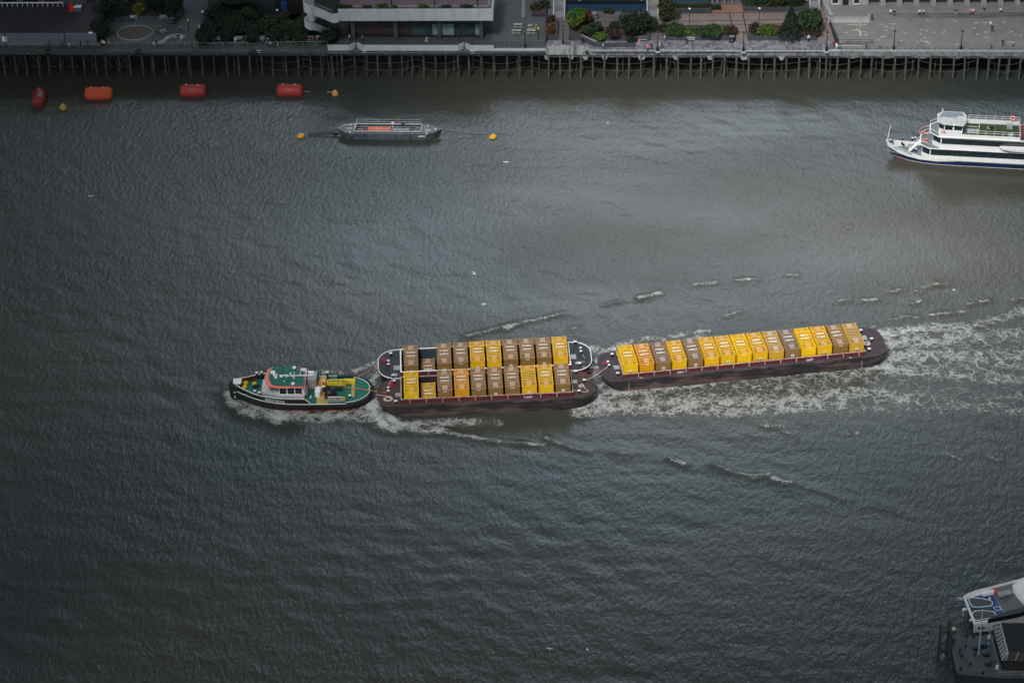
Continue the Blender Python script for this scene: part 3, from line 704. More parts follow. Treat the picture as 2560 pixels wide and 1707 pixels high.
fit(FC, bC, 2.35, [C1(255,830)], [C1(312,690), C1(398,985), C2(1832,305), C2(1990,430), C2(1955,580)], [(C1(378,860),1.0),(C2(1865,385),1.3)])
# draught ladders painted on the hulls
def draught(F, par, px, py, y0):
    q = F.l(px, py, 1.2); m_ = MB()
    for k in range(9): m_.box(q.x-0.12, q.x+0.12, y0-0.015, y0, 0.15+k*0.18, 0.21+k*0.18)
    m_.build('draught_marks', GREYP, par)
draught(FC, bC, C1(570,1130)[0], C1(570,1130)[1], -2.87); draught(FC, bC, C2(1845,740)[0], C2(1845,740)[1], -2.87)
for px, py in (C1(750,1020), C2(1665,665)):                    # white triangular brackets
    q = FC.l(px, py, 2.0); m_ = MB(); m_.tube((q.x-0.6, -2.6, 1.95), (q.x-0.2, -2.6, 2.35), 0.06, 4); m_.tube((q.x+0.6, -2.6, 1.95), (q.x+0.2, -2.6, 2.35), 0.06, 4); m_.tube((q.x-0.2, -2.6, 2.35), (q.x+0.2, -2.6, 2.35), 0.06, 4)
    m_.build('towing_eye', WHITE, bC)
for F, par, px, py, zz, yy, txt in ((FC, bC, *C1(1358,905), 2.45, -2.245, 'CORY'), (FC, bC, *C2(1070,683), 2.45, -2.245, 'CORY'), (FA, bA, *A2(735,1105), 2.6, -2.345, 'CORY')):
    q = F.l(px, py, zz); m_ = MB(); m_.box(q.x-0.75, q.x+0.75, yy, yy+0.04, zz-0.26, zz+0.26); pl = m_.build('name_plate', mat('purple_plate', (0.16, 0.04, 0.12), 0.6), par)
    m_ = MB(); put_text(m_, txt, (q.x, yy-0.01, zz), (1,0,0), (0,0,1), 0.40); m_.build('lettering', WTXT, pl)
# ropes on the barges
ropes = [
 ('white rope lying in a loose coil on the rusty fore deck', FA, A1(262,1165), 2.36, 0.75, ROPEW, [(-0.3,0.9,0.06),(-1.4,1.25,0.05),(-2.2,1.2,0.05)], 3),
 ('red rope coil beside the bollard on the rusty fore deck', FA, A1(310,930), 2.36, 0.45, ROPER, [(0.9,0.5,0.05)], 4),
 ('red rope coil on the black fore deck', FB, A1(193,522), 2.36, 0.55, ROPER, [(-0.7,-1.2,0.05),(-0.8,-1.9,0.05)], 5),
 ('white rope looped round the bitt on the black fore deck', FB, A1(370,775), 2.36, 0.5, ROPEW, None, 6),
 ('pale pink rope strewn over the rusty aft deck', FA, A2(1590,950), 2.36, 0.5, ROPEW, [(0.8,-1.0,0.05),(1.2,-1.5,0.05),(0.6,-1.8,0.05),(-1.5,-1.2,0.05)], 7),
 ('white rope loop near the bitt on the black aft deck', FB, A2(1530,575), 2.36, 0.35, ROPEW, [(1.2,0.4,0.05)], 8),
 ('tangled pinkish rope heap on the speckled aft deck', FC, C2(1925,470), 2.36, 0.6, ROPEW, [(0.6,0.9,0.05)], 9),
 ('red rope heap by the bollard on the speckled fore deck', FC, C1(190,800), 2.36, 0.4, ROPER, [(0.7,0.1,0.05)], 10)]
for lb, F, (px, py), z, rad, m_, tail, sd_ in ropes: coil(at(px, py, z), rad, m_, lb, tail, sd_)
G = 'mooring ropes between the barges'
rope(at(*A1(345,815), 2.6), at(*A1(165,1050), 2.1), 0.05, ROPEW, 'white rope crossing from the black fore deck to the rusty fore deck', group=G)
rope(at(*A1(150,675), 2.2), at(*A1(335,850), 2.2), 0.0, ROPER, 'thin red rope slanting over the black fore deck', 0.035, group=G)
rope(at(*A2(1600,430), 2.6), at(*C1(100,870), 1.95), 0.3, ROPEW, 'rope from the black aft deck bollard to the last barge', 0.03, group=G)
rope(at(*A2(1600,625), 2.5), at(*C1(110,848), 2.0), 0.2, ROPEW, 'white rope running level from the black aft bitt to the last barge', 0.045, group=G)
rope(at(*A2(1510,725), 2.5), at(*C1(110,880), 2.0), 0.2, ROPER, 'red rope from the rusty aft deck to the last barge', 0.04, group=G)
rope(at(*A2(1640,870), 2.6), at(*C1(250,840), 2.4), 0.15, ROPEW, 'thick white rope rising from the rusty aft bitt to the last barge', 0.055, group=G)
rope(at(*A2(1563,620), 2.6), at(*A2(1640,870), 2.6), 0.05, ROPER, 'thin rope joining the two aft bitts', 0.03, group=G)
# ================================================================ tugboat
GREEN = mat('green_deck_paint', (0.004, 0.145, 0.098), 0.6, 0.16, 1.0, dirt=(0.012, 0.105, 0.082), dscale=0.9, dlo=0.48, dhi=0.62)
GREEND = mat('dark_green_paint', (0.006, 0.055, 0.042), 0.6, 0.2)
PINK = mat('salmon_red_visor', (0.85, 0.22, 0.20), 0.55, 0.06)
GREYH = mat('pale_grey_house', (0.58, 0.62, 0.67), 0.55, 0.10, 2.0, dirt=(0.44, 0.48, 0.52), dscale=2)
REDP = mat('bright_red_paint', (0.62, 0.025, 0.03), 0.5, 0.15, 3)
GLASS = mat('dark_window_glass', (0.012, 0.024, 0.030), 0.12, 0.5, 1.2, spec=0.9)
YEL = mat('yellow_paint', (0.80, 0.58, 0.02), 0.55, 0.1, 2)
SAND = mat('sand_yellow_deck', (0.50, 0.36, 0.12), 0.7, 0.14, 2.5)
RUBBER = mat('black_rubber', (0.010, 0.012, 0.014), 0.85, 0.3)
ORANGE = mat('orange_plastic', (0.88, 0.16, 0.02), 0.5, 0.1)
CHROME = mat('bare_metal', (0.55, 0.57, 0.6), 0.4, 0.2, metal=0.6)
NAVY = mat('navy_blue_paint', (0.006, 0.024, 0.095), 0.45, 0.15, 1.0)
ANTIF = mat('red_antifouling', (0.22, 0.018, 0.018), 0.6, 0.25)
def ring_buoy(par, c, r=0.38, axis=(0, -1, 0.3), name='life_ring', m_=None):
    b = MB(); b.torus(c, r, r*0.24, axis, 12, 6); o = b.build(name, m_ or REDP, par)
    w_ = MB(); q = Vector((0, 0, 1)).rotation_difference(Vector(axis)).to_matrix()
    for i in range(4):
        a = i*math.pi/2+0.4; p = Vector(c)+q@Vector((r*math.cos(a), r*math.sin(a), 0)); p2 = Vector(c)+q@Vector((r*math.cos(a+0.35), r*math.sin(a+0.35), 0))
        w_.tube(p, p2, r*0.27, 6)
    w_.build('white_band', WHITE, o); return o
FT = Fr(at(775.5, 1009.8, 1.5), R(1.70)); FT.o.z = 0
tug = FT.thing('tugboat', 'black-hulled tugboat with green roof and salmon-pink visor pulling the barges', 'tugboat')
T1 = lambda x, y: (570+x/9.225, 890+y/9.225); T2 = lambda x, y: (750+x/9.225, 890+y/9.225); T3 = lambda x, y: (660+x/15.68, 900+y/15.68)
HW = [(-12.95,0.35,3.5),(-12.5,1.05,3.3),(-11.8,1.55,3.15),(-11.0,2.0,3.0),(-9.6,2.85,2.85),(-8.2,3.4,2.7),(-5.8,3.95,2.6),(-3.3,4.1,2.52),(-0.9,4.15,2.5),(0.1,4.15,1.55),(3.0,4.15,1.5),(6.0,4.1,1.5),(7.4,3.8,1.5),(8.6,3.1,1.5),(9.5,2.1,1.5),(9.95,0.95,1.5)]
YC = 4.1
def lerp_tab(x, c):
    T = HW
    if x <= T[0][0]: return T[0][c]
    for a, b in zip(T, T[1:]):
        if x <= b[0]: t = (x-a[0])/(b[0]-a[0]); return a[c]+(b[c]-a[c])*t
    return T[-1][c]
def outline(k=0.0, xs=None):
    return [(x, YC-w_+k) for x, w_, _ in HW]+[(x, YC+w_-k) for x, w_, _ in HW[::-1]]
def zdeck(x): return 1.5+max(0, (-x-3))*0.07
h = MB(); n_ = len(HW)
prof = [(-1.0, 1.2, 0.80), (0.0, 0.55, 0.90), (0.25, 0.35, 0.94), (1.25, 0.0, 1.0)]
def ring_at(z, dz, f, kx=0.0):
    out_ = []
    for x, y in outline():
        yy = YC+(y-YC)*f; xx = x+(kx if x < -9 else 0)*(1 if x < -11 else 0.5)
        out_.append((xx, yy, z if dz is None else zdeck(x)+dz))
    return out_
h.rings([ring_at(-1.0, None, 0.86, 1.4), ring_at(0.0, None, 0.93, 0.8), ring_at(0.55, None, 0.97, 0.4), ring_at(0, -0.25, 1.0), ring_at(0, 0.0, 1.0)], True, True)
hull = h.build('hull', BLACK, tug)
b_ = MB(); b_.rings([ring_at(-0.9, None, 0.875, 1.36), ring_at(0.0, None, 0.945, 0.78), ring_at(0.32, None, 0.972, 0.55)], False, False); b_.build('boot_stripe', ANTIF, hull)
dk = MB(); dk.prism([(x, y) for x, y in outline(0.12) if x > -3.2], 1.51, 1.53); dx_ = [(x, YC+(y-YC)*0.95) for x, y in outline() if x <= -3.2]
dk.rings([[(x, y, zdeck(x)+0.01) for x, y in dx_], [(x, y, zdeck(x)+0.05) for x, y in dx_]])
dk.build('deck', GREEN, tug)
# bulwark
bw = MB(); bl = MB(); bi = MB()
P_ = [(x, w_, z) for x, w_, z in HW if x <= 0.1]
for s in (-1, 1):
    for a, c in zip(P_, P_[1:]):
        for (xa, wa, za), (xb, wb, zb) in ((a, c),):
            ya, yb = YC+s*wa, YC+s*wb; ia, ib = YC+s*(wa-0.14), YC+s*(wb-0.14); z0a, z0b = zdeck(xa)-0.02, zdeck(xb)-0.02
            q = [(xa,ya,z0a),(xb,yb,z0b),(xb,yb,zb),(xa,ya,za),(xa,ia,z0a),(xb,ib,z0b),(xb,ib,zb),(xa,ia,za)]
            bw.add(q, [(0,1,2,3),(3,2,6,7),(0,4,5,1)]); bi.add([q[4], q[5], q[6], q[7]], [(0,1,2,3)])
bo = bw.build('bulwark', BLACK, tug); bi.build('bulwark_lining', MAROON, bo)
for s in (-1, 1): bl = MB(); bl.path([(x, YC+s*(w_-0.05), z+0.04) for x, w_, z in P_], 0.075, 4); bl.build('bulwark_rail', PUREW, bo)
ln = MB()
for s in (-1, 1): ln.path([(x, YC+s*(w_+0.04), zdeck(x)+0.0) for x, w_, z in HW if x <= 6.1], 0.07, 4)
ln.build('rubbing_strake', PUREW, hull)
fe = MB(); pts = [(x, YC-w_-0.1, 1.25) for x, w_, z in HW if x >= 5.5]+[(10.15, YC, 1.25)]+[(x, YC+w_+0.1, 1.25) for x, w_, z in HW[::-1] if x >= 5.5]
fe.path(pts, 0.34, 8); fe.build('stern_fender', RUBBER, tug)
sl2 = MB(); sl2.path([(x*0.97+0.12, YC+s_*(w_-0.25), 1.58) for s_, x, w_ in [(-1, x, w_) for x, w_, z in HW if x >= 6]]+[(9.62, YC, 1.58)]+[(x*0.97+0.12, YC+(w_-0.25), 1.58) for x, w_, z in HW[::-1] if x >= 6], 0.06, 4)
sl2.build('stern_line', PUREW, tug)
bf = MB(); bf.smooth = True; bf.lathe((-12.85, YC, 0), [(0.55, -0.4), (0.95, 0.3), (1.15, 1.4), (1.15, 2.7), (1.0, 3.3)], 14); bf.build('bow_fender', RUBBER, tug)
bc = MB(); bc.box(-13.15, -11.75, YC-0.45, YC+0.65, 3.3, 3.62); bc.box(-12.9, -11.95, YC-0.62, YC-0.45, 3.2, 3.5); bc.build('bow_cap', PUREW, tug)
for s in (-1,): 
    dm = MB(); put_text(dm, 'X', (-12.9, YC-1.16, 2.0), (1,0,0), (0,0,1), 0.5); dm.box(-13.05, -12.75, YC-1.17, YC-1.15, 0.9, 1.0); dm.box(-13.05, -12.75, YC-1.17, YC-1.15, 1.2, 1.3); dm.build('draught_mark', WHITE, hull)
# name on the bow and on the quarter board
q = FT.l(*T1(965, 1010), 2.1); q2a, q2b = FT.l(*T1(820, 975), 2.1), FT.l(*T1(1110, 1035), 2.1)
nm = MB(); ya = YC-lerp_tab(-7.0, 1); yb = YC-lerp_tab(-4.2, 1)
put_text(nm, 'RESOURCE', (-5.9, YC-lerp_tab(-5.9, 1)-0.06, 2.14), (2.8, yb-ya, -0.30), (0, -0.0, 1), 0.62, False, 1.1); nm.build('name_lettering', WTXT, bo)
# deck house
ho = MB(); hp = [FT.l(*T1(x, y), 2.7) for x, y in ((700,525),(690,835),(740,890),(1000,960),(1780,1000),(1790,810),(1760,520))]
ho.prism([(-8.35, 2.35), (-7.0, 1.35), (-5.0, 0.75), (-1.0, 0.65), (-0.95, 6.9), (-5.0, 6.9), (-7.0, 6.5), (-8.35, 5.7)], 1.6, 2.62)
house = ho.build('deck_house', GREYH, tug)
wb = MB(); wpoly = [(-6.15, 2.6), (-5.2, 1.2), (-0.95, 1.2), (-0.95, 6.6), (-5.2, 6.6), (-6.15, 5.3)]
wb.prism(wpoly, 2.62, 4.32); wh = wb.build('wheelhouse', WHITE, tug)
def window_strip(par, a, b, z0, z1, cuts, m_=GLASS, off=0.03, name='window'):
    a = Vector((a[0], a[1], 0)); b = Vector((b[0], b[1], 0)); d = b-a; nrm = Vector((d.y, -d.x, 0)).normalized()
    for u, v in cuts:
        p = a+d*u; r_ = a+d*v; g = MB(); k0 = nrm*off; k1 = -nrm*0.05
        g.add([p+k1+Vector((0,0,z0)), r_+k1+Vector((0,0,z0)), r_+k1+Vector((0,0,z1)), p+k1+Vector((0,0,z1)), p+k0+Vector((0,0,z0)), r_+k0+Vector((0,0,z0)), r_+k0+Vector((0,0,z1)), p+k0+Vector((0,0,z1))],
              [(4,5,6,7),(0,3,2,1),(0,1,5,4),(1,2,6,5),(2,3,7,6),(3,0,4,7)])
        g.build(name, m_, par)
window_strip(wh, (-5.2, 1.2), (-0.95, 1.2), 2.80, 4.26, [(0.03, 0.29), (0.34, 0.60), (0.64, 0.90)])
window_strip(wh, (-6.15, 2.6), (-5.2, 1.2), 2.98, 4.2, [(0.1, 0.9)])
window_strip(wh, (-6.15, 5.3), (-6.15, 2.6), 2.98, 4.2, [(0.04, 0.46), (0.54, 0.96)])
window_strip(wh, (-0.95, 6.6), (-5.2, 6.6), 2.98, 4.2, [(0.03, 0.3), (0.36, 0.6), (0.66, 0.95)])
vz = MB(); Z1 = 4.36
vo = [FT.l(*T3(x, y), Z1) for x, y in ((360,265),(150,360),(20,650),(60,880),(130,1020),(540,1095),(1560,1080),(1600,1075),(1590,430))]
vz.prism([(p.x, p.y) for p in vo][::-1], Z1-0.10, Z1); vz.build('visor', PINK, wh)
rf_ = [FT.l(*T3(x, y), 4.5) for x, y in ((370,265),(600,240),(1385,235),(1385,410),(1575,440),(1545,1005),(545,985),(300,940),(190,740),(205,470))]
rm = MB(); rm.prism([(p.x, p.y) for p in rf_][::-1], Z1+0.002, 4.5); roof = rm.build('wheelhouse_roof', GREEN, wh)
st = MB(); a, b2 = FT.l(*T3(765, 240), 4.51), FT.l(*T3(705, 985), 4.51); st.beam((a.x, a.y, 4.53), (b2.x, b2.y, 4.53), 0.14, 0.06); st.build('roof_joint', GREEND, roof)
rd = MB(); a = FT.l(*T3(1400, 240), 4.5); c = FT.l(*T3(1400, 420), 4.5); rd.beam((a.x, a.y, 4.45), (c.x, c.y, 4.45), 0.14, 0.35); rd.build('side_light_board', REDP, wh)
rd = MB(); a = FT.l(*T3(1590, 440), 4.5); c = FT.l(*T3(1560, 1060), 4.5); rd.beam((a.x, a.y, 4.42), (c.x, c.y, 4.42), 0.12, 0.25); rd.build('aft_board', REDP, wh)
for (x, y), r_ in (((345,480),0.48),((1190,300),0.34),((1135,925),0.34),((395,590),0.2),((785,840),0.1)):
    p = FT.l(*T3(x, y), 4.6); d_ = MB(); d_.smooth = True; d_.lathe((p.x, p.y, 4.5), [(r_*0.9, 0), (r_, 0.1), (r_*0.85, 0.26), (r_*0.3, 0.34)], 12); d_.build('radar_dome', PUREW, roof)
p = FT.l(*T3(470, 625), 4.52); tx = MB(); put_text(tx, '28003', (p.x, p.y, 4.515), (0,1,0), (-1,0,0), 0.62); tx.build('roof_lettering', WTXT, roof)
mk = MB(); a = FT.l(*T3(600, 605), 4.9); c = FT.l(*T3(1900, 598), 5.1); mk.tube(a, c, 0.07, 6)
for x, y0, y1 in ((1185, 460, 745), (1430, 460, 600), (1660, 430, 640)): mk.tube(FT.l(*T3(x, y0), 5.0), FT.l(*T3(x-15, y1), 5.0), 0.05, 5)
mk.tube(FT.l(*T3(850, 665), 5.0), FT.l(*T3(1000, 600), 5.0), 0.07, 5); mk.tube(FT.l(*T3(1000, 600), 5.0), FT.l(*T3(1180, 660), 5.0), 0.05, 5); mk.tube(FT.l(*T3(770, 565), 5.0), FT.l(*T3(930, 580), 5.0), 0.05, 5)
p = FT.l(*T3(1040, 530), 5.0); mk.ball(p, 0.2, 8, 5); p = FT.l(*T3(680, 595), 4.95); mk.box(p.x-0.3, p.x+0.2, p.y-0.1, p.y+0.15, 4.6, 4.95)
p = FT.l(*T3(1185, 600), 5); mk.tube((p.x, p.y, 4.5), (p.x, p.y, 5.0), 0.05); mk.build('folded_mast', PUREW, roof)
gk = MB(); gk.box(-0.75, 0.75, 4.6, 7.3, 1.56, 3.2); eng = gk.build('engine_casing', GREYP, tug); gk = MB()
for i in range(4): gk.tube((-0.5+i*0.32, 7.6, 1.6), (-0.5+i*0.32, 7.6, 3.9-0.2*(i % 2)), 0.07, 6)
gk.tube((0.9, 6.9, 1.6), (1.0, 7.2, 3.9), 0.06); gk.build('exhaust_pipe', DKSTEEL, eng)
gk = MB(); gk.box(-0.7, 0.25, 6.3, 6.9, 3.2, 3.55); gk.build('vent_box', PUREW, eng)
ring_buoy(house, FT.l(*T3(960, 1480), 2.1), 0.42, (0, -1, 0.4)); ring_buoy(tug, FT.l(*T2(140, 745), 2.4), 0.42, (1, -0.4, 0.4))
# dinghy cradle by the wheelhouse, drums, bits
dn = MB(); p = FT.l(*T2(140, 750), 2.2); dn.box(p.x-0.12, p.x+0.25, p.y-1.2, p.y+1.0, 1.56, 2.2); dn.build('life_raft_cradle', PUREW, tug)
for (x, y) in ((412, 735), (405, 800)):
    p = FT.l(*T2(x, y), 2.6); d_ = MB(); d_.smooth = False; d_.lathe((p.x, p.y, 1.54), [(0.5, 0), (0.52, 0.5), (0.5, 1.05), (0.1, 1.08)], 14); d_.build('white_drum', PUREW, tug)
# bitts on bulwark and deck
def cap_post(x, y, z0, z1, r=0.17, cap=0.25, m_=BLACK):
    b = MB(); b.lathe((x, y, z0), [(r, 0), (r*0.85, z1-z0)], 8); o = b.build('mooring_post', m_, tug); c = MB(); c.lathe((x, y, z1), [(cap, 0), (cap, 0.07), (cap*0.4, 0.10)], 10); c.build('post_cap', PUREW, o)
for px, py in (T1(617, 800), T1(720, 838), T1(662, 382), T1(770, 368)):
    p = FT.l(px, py, 3.3); cap_post(p.x, p.y, 2.0, 3.3)
for (px, py), z in ((T2(545, 575), 2.7), (T2(538, 700), 2.6), (T2(597, 805), 2.3), (T2(627, 372), 3.3), (T2(1145, 905), 1.9)):
    p = FT.l(px, py, z); cap_post(p.x, p.y, 1.54, z, 0.2, 0.26)
for px, py in (T2(250, 925), T2(243, 965)): p = FT.l(px, py, 1.75); cap_post(p.x, p.y, 1.54, 1.72, 0.16, 0.16, GREEND)
# sand-yellow deck bands and yellow gear
def decal(name, px, z, m_, par=tug, F=FT):
    d = MB(); L_ = [F.l(*p, z) for p in px]; d.prism([(p.x, p.y) for p in L_][::-1], z-0.012, z); return d.build(name, m_, par)
decal('deck_band', [T2(418,470), T2(610,470), T2(600,690), T2(560,930), T2(400,930)], 1.545, SAND)
decal('deck_band', [T2(390,930), T2(650,930), T2(640,1098), T2(368,1098)], 1.551, SAND)
decal('deck_band', [T2(1195,610), T2(1265,610), T2(1255,940), T2(1180,935)], 1.545, SAND)
yg = MB(); a = FT.l(*T2(630, 530), 2.1); c = FT.l(*T2(1275, 540), 2.1); yl = FT.l(*T2(630, 640), 1.9)
yg.box(a.x, c.x-2.0, yl.y, a.y, 1.55, 2.05); yg.box(c.x-2.0, c.x, yl.y+0.45, a.y+0.1, 1.55, 2.1); ygo = yg.build('yellow_locker', YEL, tug)
gr = MB()
for i in range(5):
    x = a.x+0.3+i*0.8; gr.tube((x, yl.y, 2.07), (x, a.y-0.1, 2.07), 0.035, 4)
    gr.tube((x, yl.y, 2.07), (x, yl.y, 2.5), 0.03, 4)
gr.tube((a.x+0.3, yl.y+0.5, 2.1), (a.x+3.5, yl.y+0.5, 2.1), 0.03, 4); gr.tube((a.x+0.3, yl.y, 2.5), (a.x+3.5, yl.y, 2.5), 0.03, 4); gr.build('guard_rail', BLACK, ygo)
d = decal('deck_band', [T2(600,640), T2(1060,650), T2(1055,680), T2(600,660)], 1.557, SAND)
tb = MB(); p0 = FT.l(*T2(1190, 490), 2.2); tb.box(4.0, p0.x+0.2, YC+3.35, YC+3.6, 1.54, 2.0); tb.build('side_bulwark', GREEND, tug)
wn = MB(); wn.smooth = True; p = FT.l(*T2(690, 800), 2.3); wn.tube((p.x-0.9, p.y-0.55, 2.15), (p.x+0.9, p.y-0.35, 2.15), 0.62, 12); wn.tube((p.x-0.9, p.y+0.95, 2.2), (p.x+1.9, p.y+0.75, 2.2), 0.35, 10); wn.tube((p.x+1.2, p.y+0.9, 2.2), (p.x+2.2, p.y+0.9, 2.4), 0.16, 8); winch = wn.build('towing_winch', BLACK, tug)
wn = MB(); p = FT.l(*T2(545, 690), 2.2); wn.torus((p.x+0.1, p.y+0.3, 2.5), 0.5, 0.09, (1, 0.2, 0.2), 12, 5); wn.torus((p.x+0.35, p.y-0.3, 2.5), 0.5, 0.09, (1, 0.1, 0.2), 12, 5); wn.build('winch_guard', ORANGE, winch); wn = MB(); wn.box(p.x-0.35, p.x+0.75, p.y-1.9, p.y-0.9, 1.57, 1.66); wn.box(p.x-1.3, p.x-0.7, p.y+0.8, p.y+1.5, 1.57, 1.9); wn.build('orange_rope_heap', mat('orange_rope_heap', (0.55,0.24,0.03), 0.9, 0.5, 5, dirt=(0.18,0.08,0.03), dscale=6), tug)
qb = MB(); a = FT.l(*T2(650, 985), 2.1); c = FT.l(*T2(955, 985), 2.1); qb.box(a.x, c.x, a.y-0.06, a.y+0.06, 1.56, 2.42); qbo = qb.build('quarter_board', BLACK, tug)
qt = MB(); qt.box(a.x-0.05, c.x, a.y-0.08, a.y+0.08, 2.42, 2.50); qt.box(a.x, c.x, a.y-0.075, a.y-0.062, 1.58, 1.66); qt.build('board_edge', PUREW, qbo)
qt = MB(); put_text(qt, 'LONDON', ((a.x+c.x)/2-0.1, a.y-0.075, 2.03), (1,0,0), (0,0,1), 0.60, False, 1.1); qt.build('port_lettering', WTXT, qbo)
qt = MB(); qt.tube((c.x+0.25, a.y-0.12, 2.05), (c.x+0.25, a.y+0.10, 2.05), 0.42, 12); qt.build('round_lamp', SAND, tug)
bk = MB(); p = FT.l(*T2(590, 930), 2.0); bk.box(p.x-0.15, p.x+0.4, p.y-0.4, p.y+0.6, 1.54, 2.3); bk.box(p.x+0.4, 4.75, p.y+0.45, p.y+0.62, 1.54, 1.75); bk.build('towing_gear', BLACK, tug)
# foredeck: yellow fittings and anchor gear
for px, py, r_ in ((*T1(395, 620), 0.55), (*T1(380, 710), 0.5), (*T1(610, 640), 0.42)):
    p = FT.l(px, py, 2.2); f_ = MB(); f_.smooth = True; f_.lathe((p.x, p.y, 1.88), [(r_*0.6, 0), (r_, 0.25), (r_*0.95, 0.5), (r_*0.4, 0.6)], 10); f_.build('yellow_capstan', YEL, tug)
f_ = MB(); p = FT.l(*T1(625, 690), 2.1); f_.box(p.x-0.3, p.x+0.4, p.y-0.5, p.y+0.2, 1.88, 2.4); f_.tube((p.x, p.y-0.2, 2.3), (p.x+0.7, p.y-0.2, 2.3), 0.2, 8); f_.build('anchor_windlass', BLACK, tug)
# crew
def on(F, px, py, z): 
    p = at(px, py, z); return (p.x, p.y, z)
G = 'crew working on the tug deck'
person(on(FT, *T3(1490, 1530), 1.75), 60, 'bend', 'orange', 'maroon', 'crew member in orange bending over beside the white tug house', 1.0, G)
person(on(FT, *T2(300, 735), 1.55), 0, 'stand', 'orange', 'navy', 'crew member in orange standing near the tug engine casing', 1.0, G, PUREW)
person(on(FT, *T2(312, 855), 1.55), 20, 'stand', 'orange', 'black', 'crew member in orange with white helmet facing the white drums', 1.0, G, PUREW)
person(on(FT, *T3(1525, 1200), 2.64), 180, 'stand', 'orange', 'pale_blue', 'crew member in orange half hidden at the aft corner of the tug wheelhouse', 0.95, G)
tgr = 'orange tow lines from the tug'
rope(at(*T2(850, 680), 2.3), at(*T2(1640, 790), 1.75), 0.05, ROPEO, 'orange tow line running aft over the green tug deck', 0.06, group=tgr)
rope(at(*T2(1640, 790), 1.75), at(*A1(250, 1050), 2.7), 0.15, ROPEO, 'orange tow line from tug stern to the rusty barge bollard', 0.055, group=tgr)
rope(at(*T2(1220, 525), 2.2), at(*A1(-30, 680), 1.9), 0.1, ROPEO, 'orange tow line slanting from the yellow locker over the far stern quarter', 0.055, group=tgr)
rope(at(*A1(-30, 680), 1.9), at(*A1(160, 610), 2.3), 0.05, ROPER, 'reddish tow line end reaching the black-decked barge', 0.05, group=tgr)

# ================================================================ river cruise boat
FF = Fr(at(2213.8, 354.9, 3.5), R(-6.08)); FF.o.z = 0
fer = FF.thing('cruise_boat', 'three-deck white cruise boat with navy hull entering from the right', 'passenger boat')
LEN = 44.0
def fw(x, top=0.0):   # half beam
    pts = [(0, 0.05), (0.8, 0.5), (2.2, 1.25), (4, 1.95), (6.5, 2.6), (10, 3.05), (14, 3.2), (LEN-4, 3.2), (LEN, 2.6)]
    for a, b in zip(pts, pts[1:]):
        if x <= b[0]: return a[1]+(b[1]-a[1])*(x-a[0])/(b[0]-a[0])
    return 2.6
YF = 0.75
FX = [0, 0.8, 2.2, 4, 6.5, 10, 14, 22, 32, LEN-4, LEN]
def fsheer(x): return 1.35+2.15*max(0, 1-x/11.0)**1.6
def fring(zf, f, rake):
    r1 = [(x+rake(x), YF-fw(x)*f, zf(x)) for x in FX]; r2 = [(x+rake(x), YF+fw(x)*f, zf(x)) for x in FX[::-1]]
    return r1+r2
rk = lambda k: (lambda x: k*max(0, 1-x/8.0))
h = MB(); h.rings([fring(lambda x: -1.0, 0.75, rk(2.6)), fring(lambda x: 0.0, 0.86, rk(1.9)), fring(lambda x: 0.22+0.1*max(0, 1-x/6), 0.88, rk(1.7))], True, False); h.build('lower_hull', ANTIF, fer)
h = MB(); h.rings([fring(lambda x: 0.22+0.1*max(0, 1-x/6), 0.885, rk(1.7)), fring(lambda x: fsheer(x)-min(1.3, 1.6*max(0, 1-x/13))-0.02, 0.985, rk(0.5))], False, False); fh = h.build('hull', NAVY, fer)
h = MB(); h.rings([fring(lambda x: 0.20+0.1*max(0, 1-x/6), 0.90, rk(1.7)), fring(lambda x: 0.27+0.1*max(0, 1-x/6), 0.90, rk(1.66))], False, False); h.build('water_line', PUREW, fh)
h = MB(); h.rings([fring(lambda x: fsheer(x)-min(1.3, 1.6*max(0, 1-x/13))-0.02, 0.99, rk(0.5)), fring(lambda x: fsheer(x)+0.04, 1.0, rk(0))], False, False); h.build('bulwark', WHITE, fer)
h = MB(); h.prism([(x+0.3, YF-fw(x)*0.95) for x in FX]+[(x+0.3, YF+fw(x)*0.95) for x in FX[::-1]], 1.25, 1.36); h.build('main_deck', mat('grey_blue_deck', (0.16, 0.19, 0.22), 0.8, 0.15), fer)
h = MB(); h.prism([(0.15, YF), (1.5, YF-0.85), (1.5, YF+0.85)], 2.9, 3.1); h.build('bow_plate', NAVY, fer)
F1 = lambda x, y: (2200+x/11.76, 280+y/11.76); F2 = lambda x, y: (2380+x/13.07, 270+y/13.07)
t_ = MB(); x0, x1 = 1.6, 5.0
ya_, yb_ = YF-fw(x0), YF-fw(x1)
put_text(t_, 'DUTCH MASTER', (3.45, YF-fw(3.45)-0.10, fsheer(3.3)-0.21), (x1-x0, yb_-ya_, fsheer(x1)-fsheer(x0)+0.12), (0, 0, 1), 0.44, False, 1.12); t_.build('name_lettering', NAVY, fer)
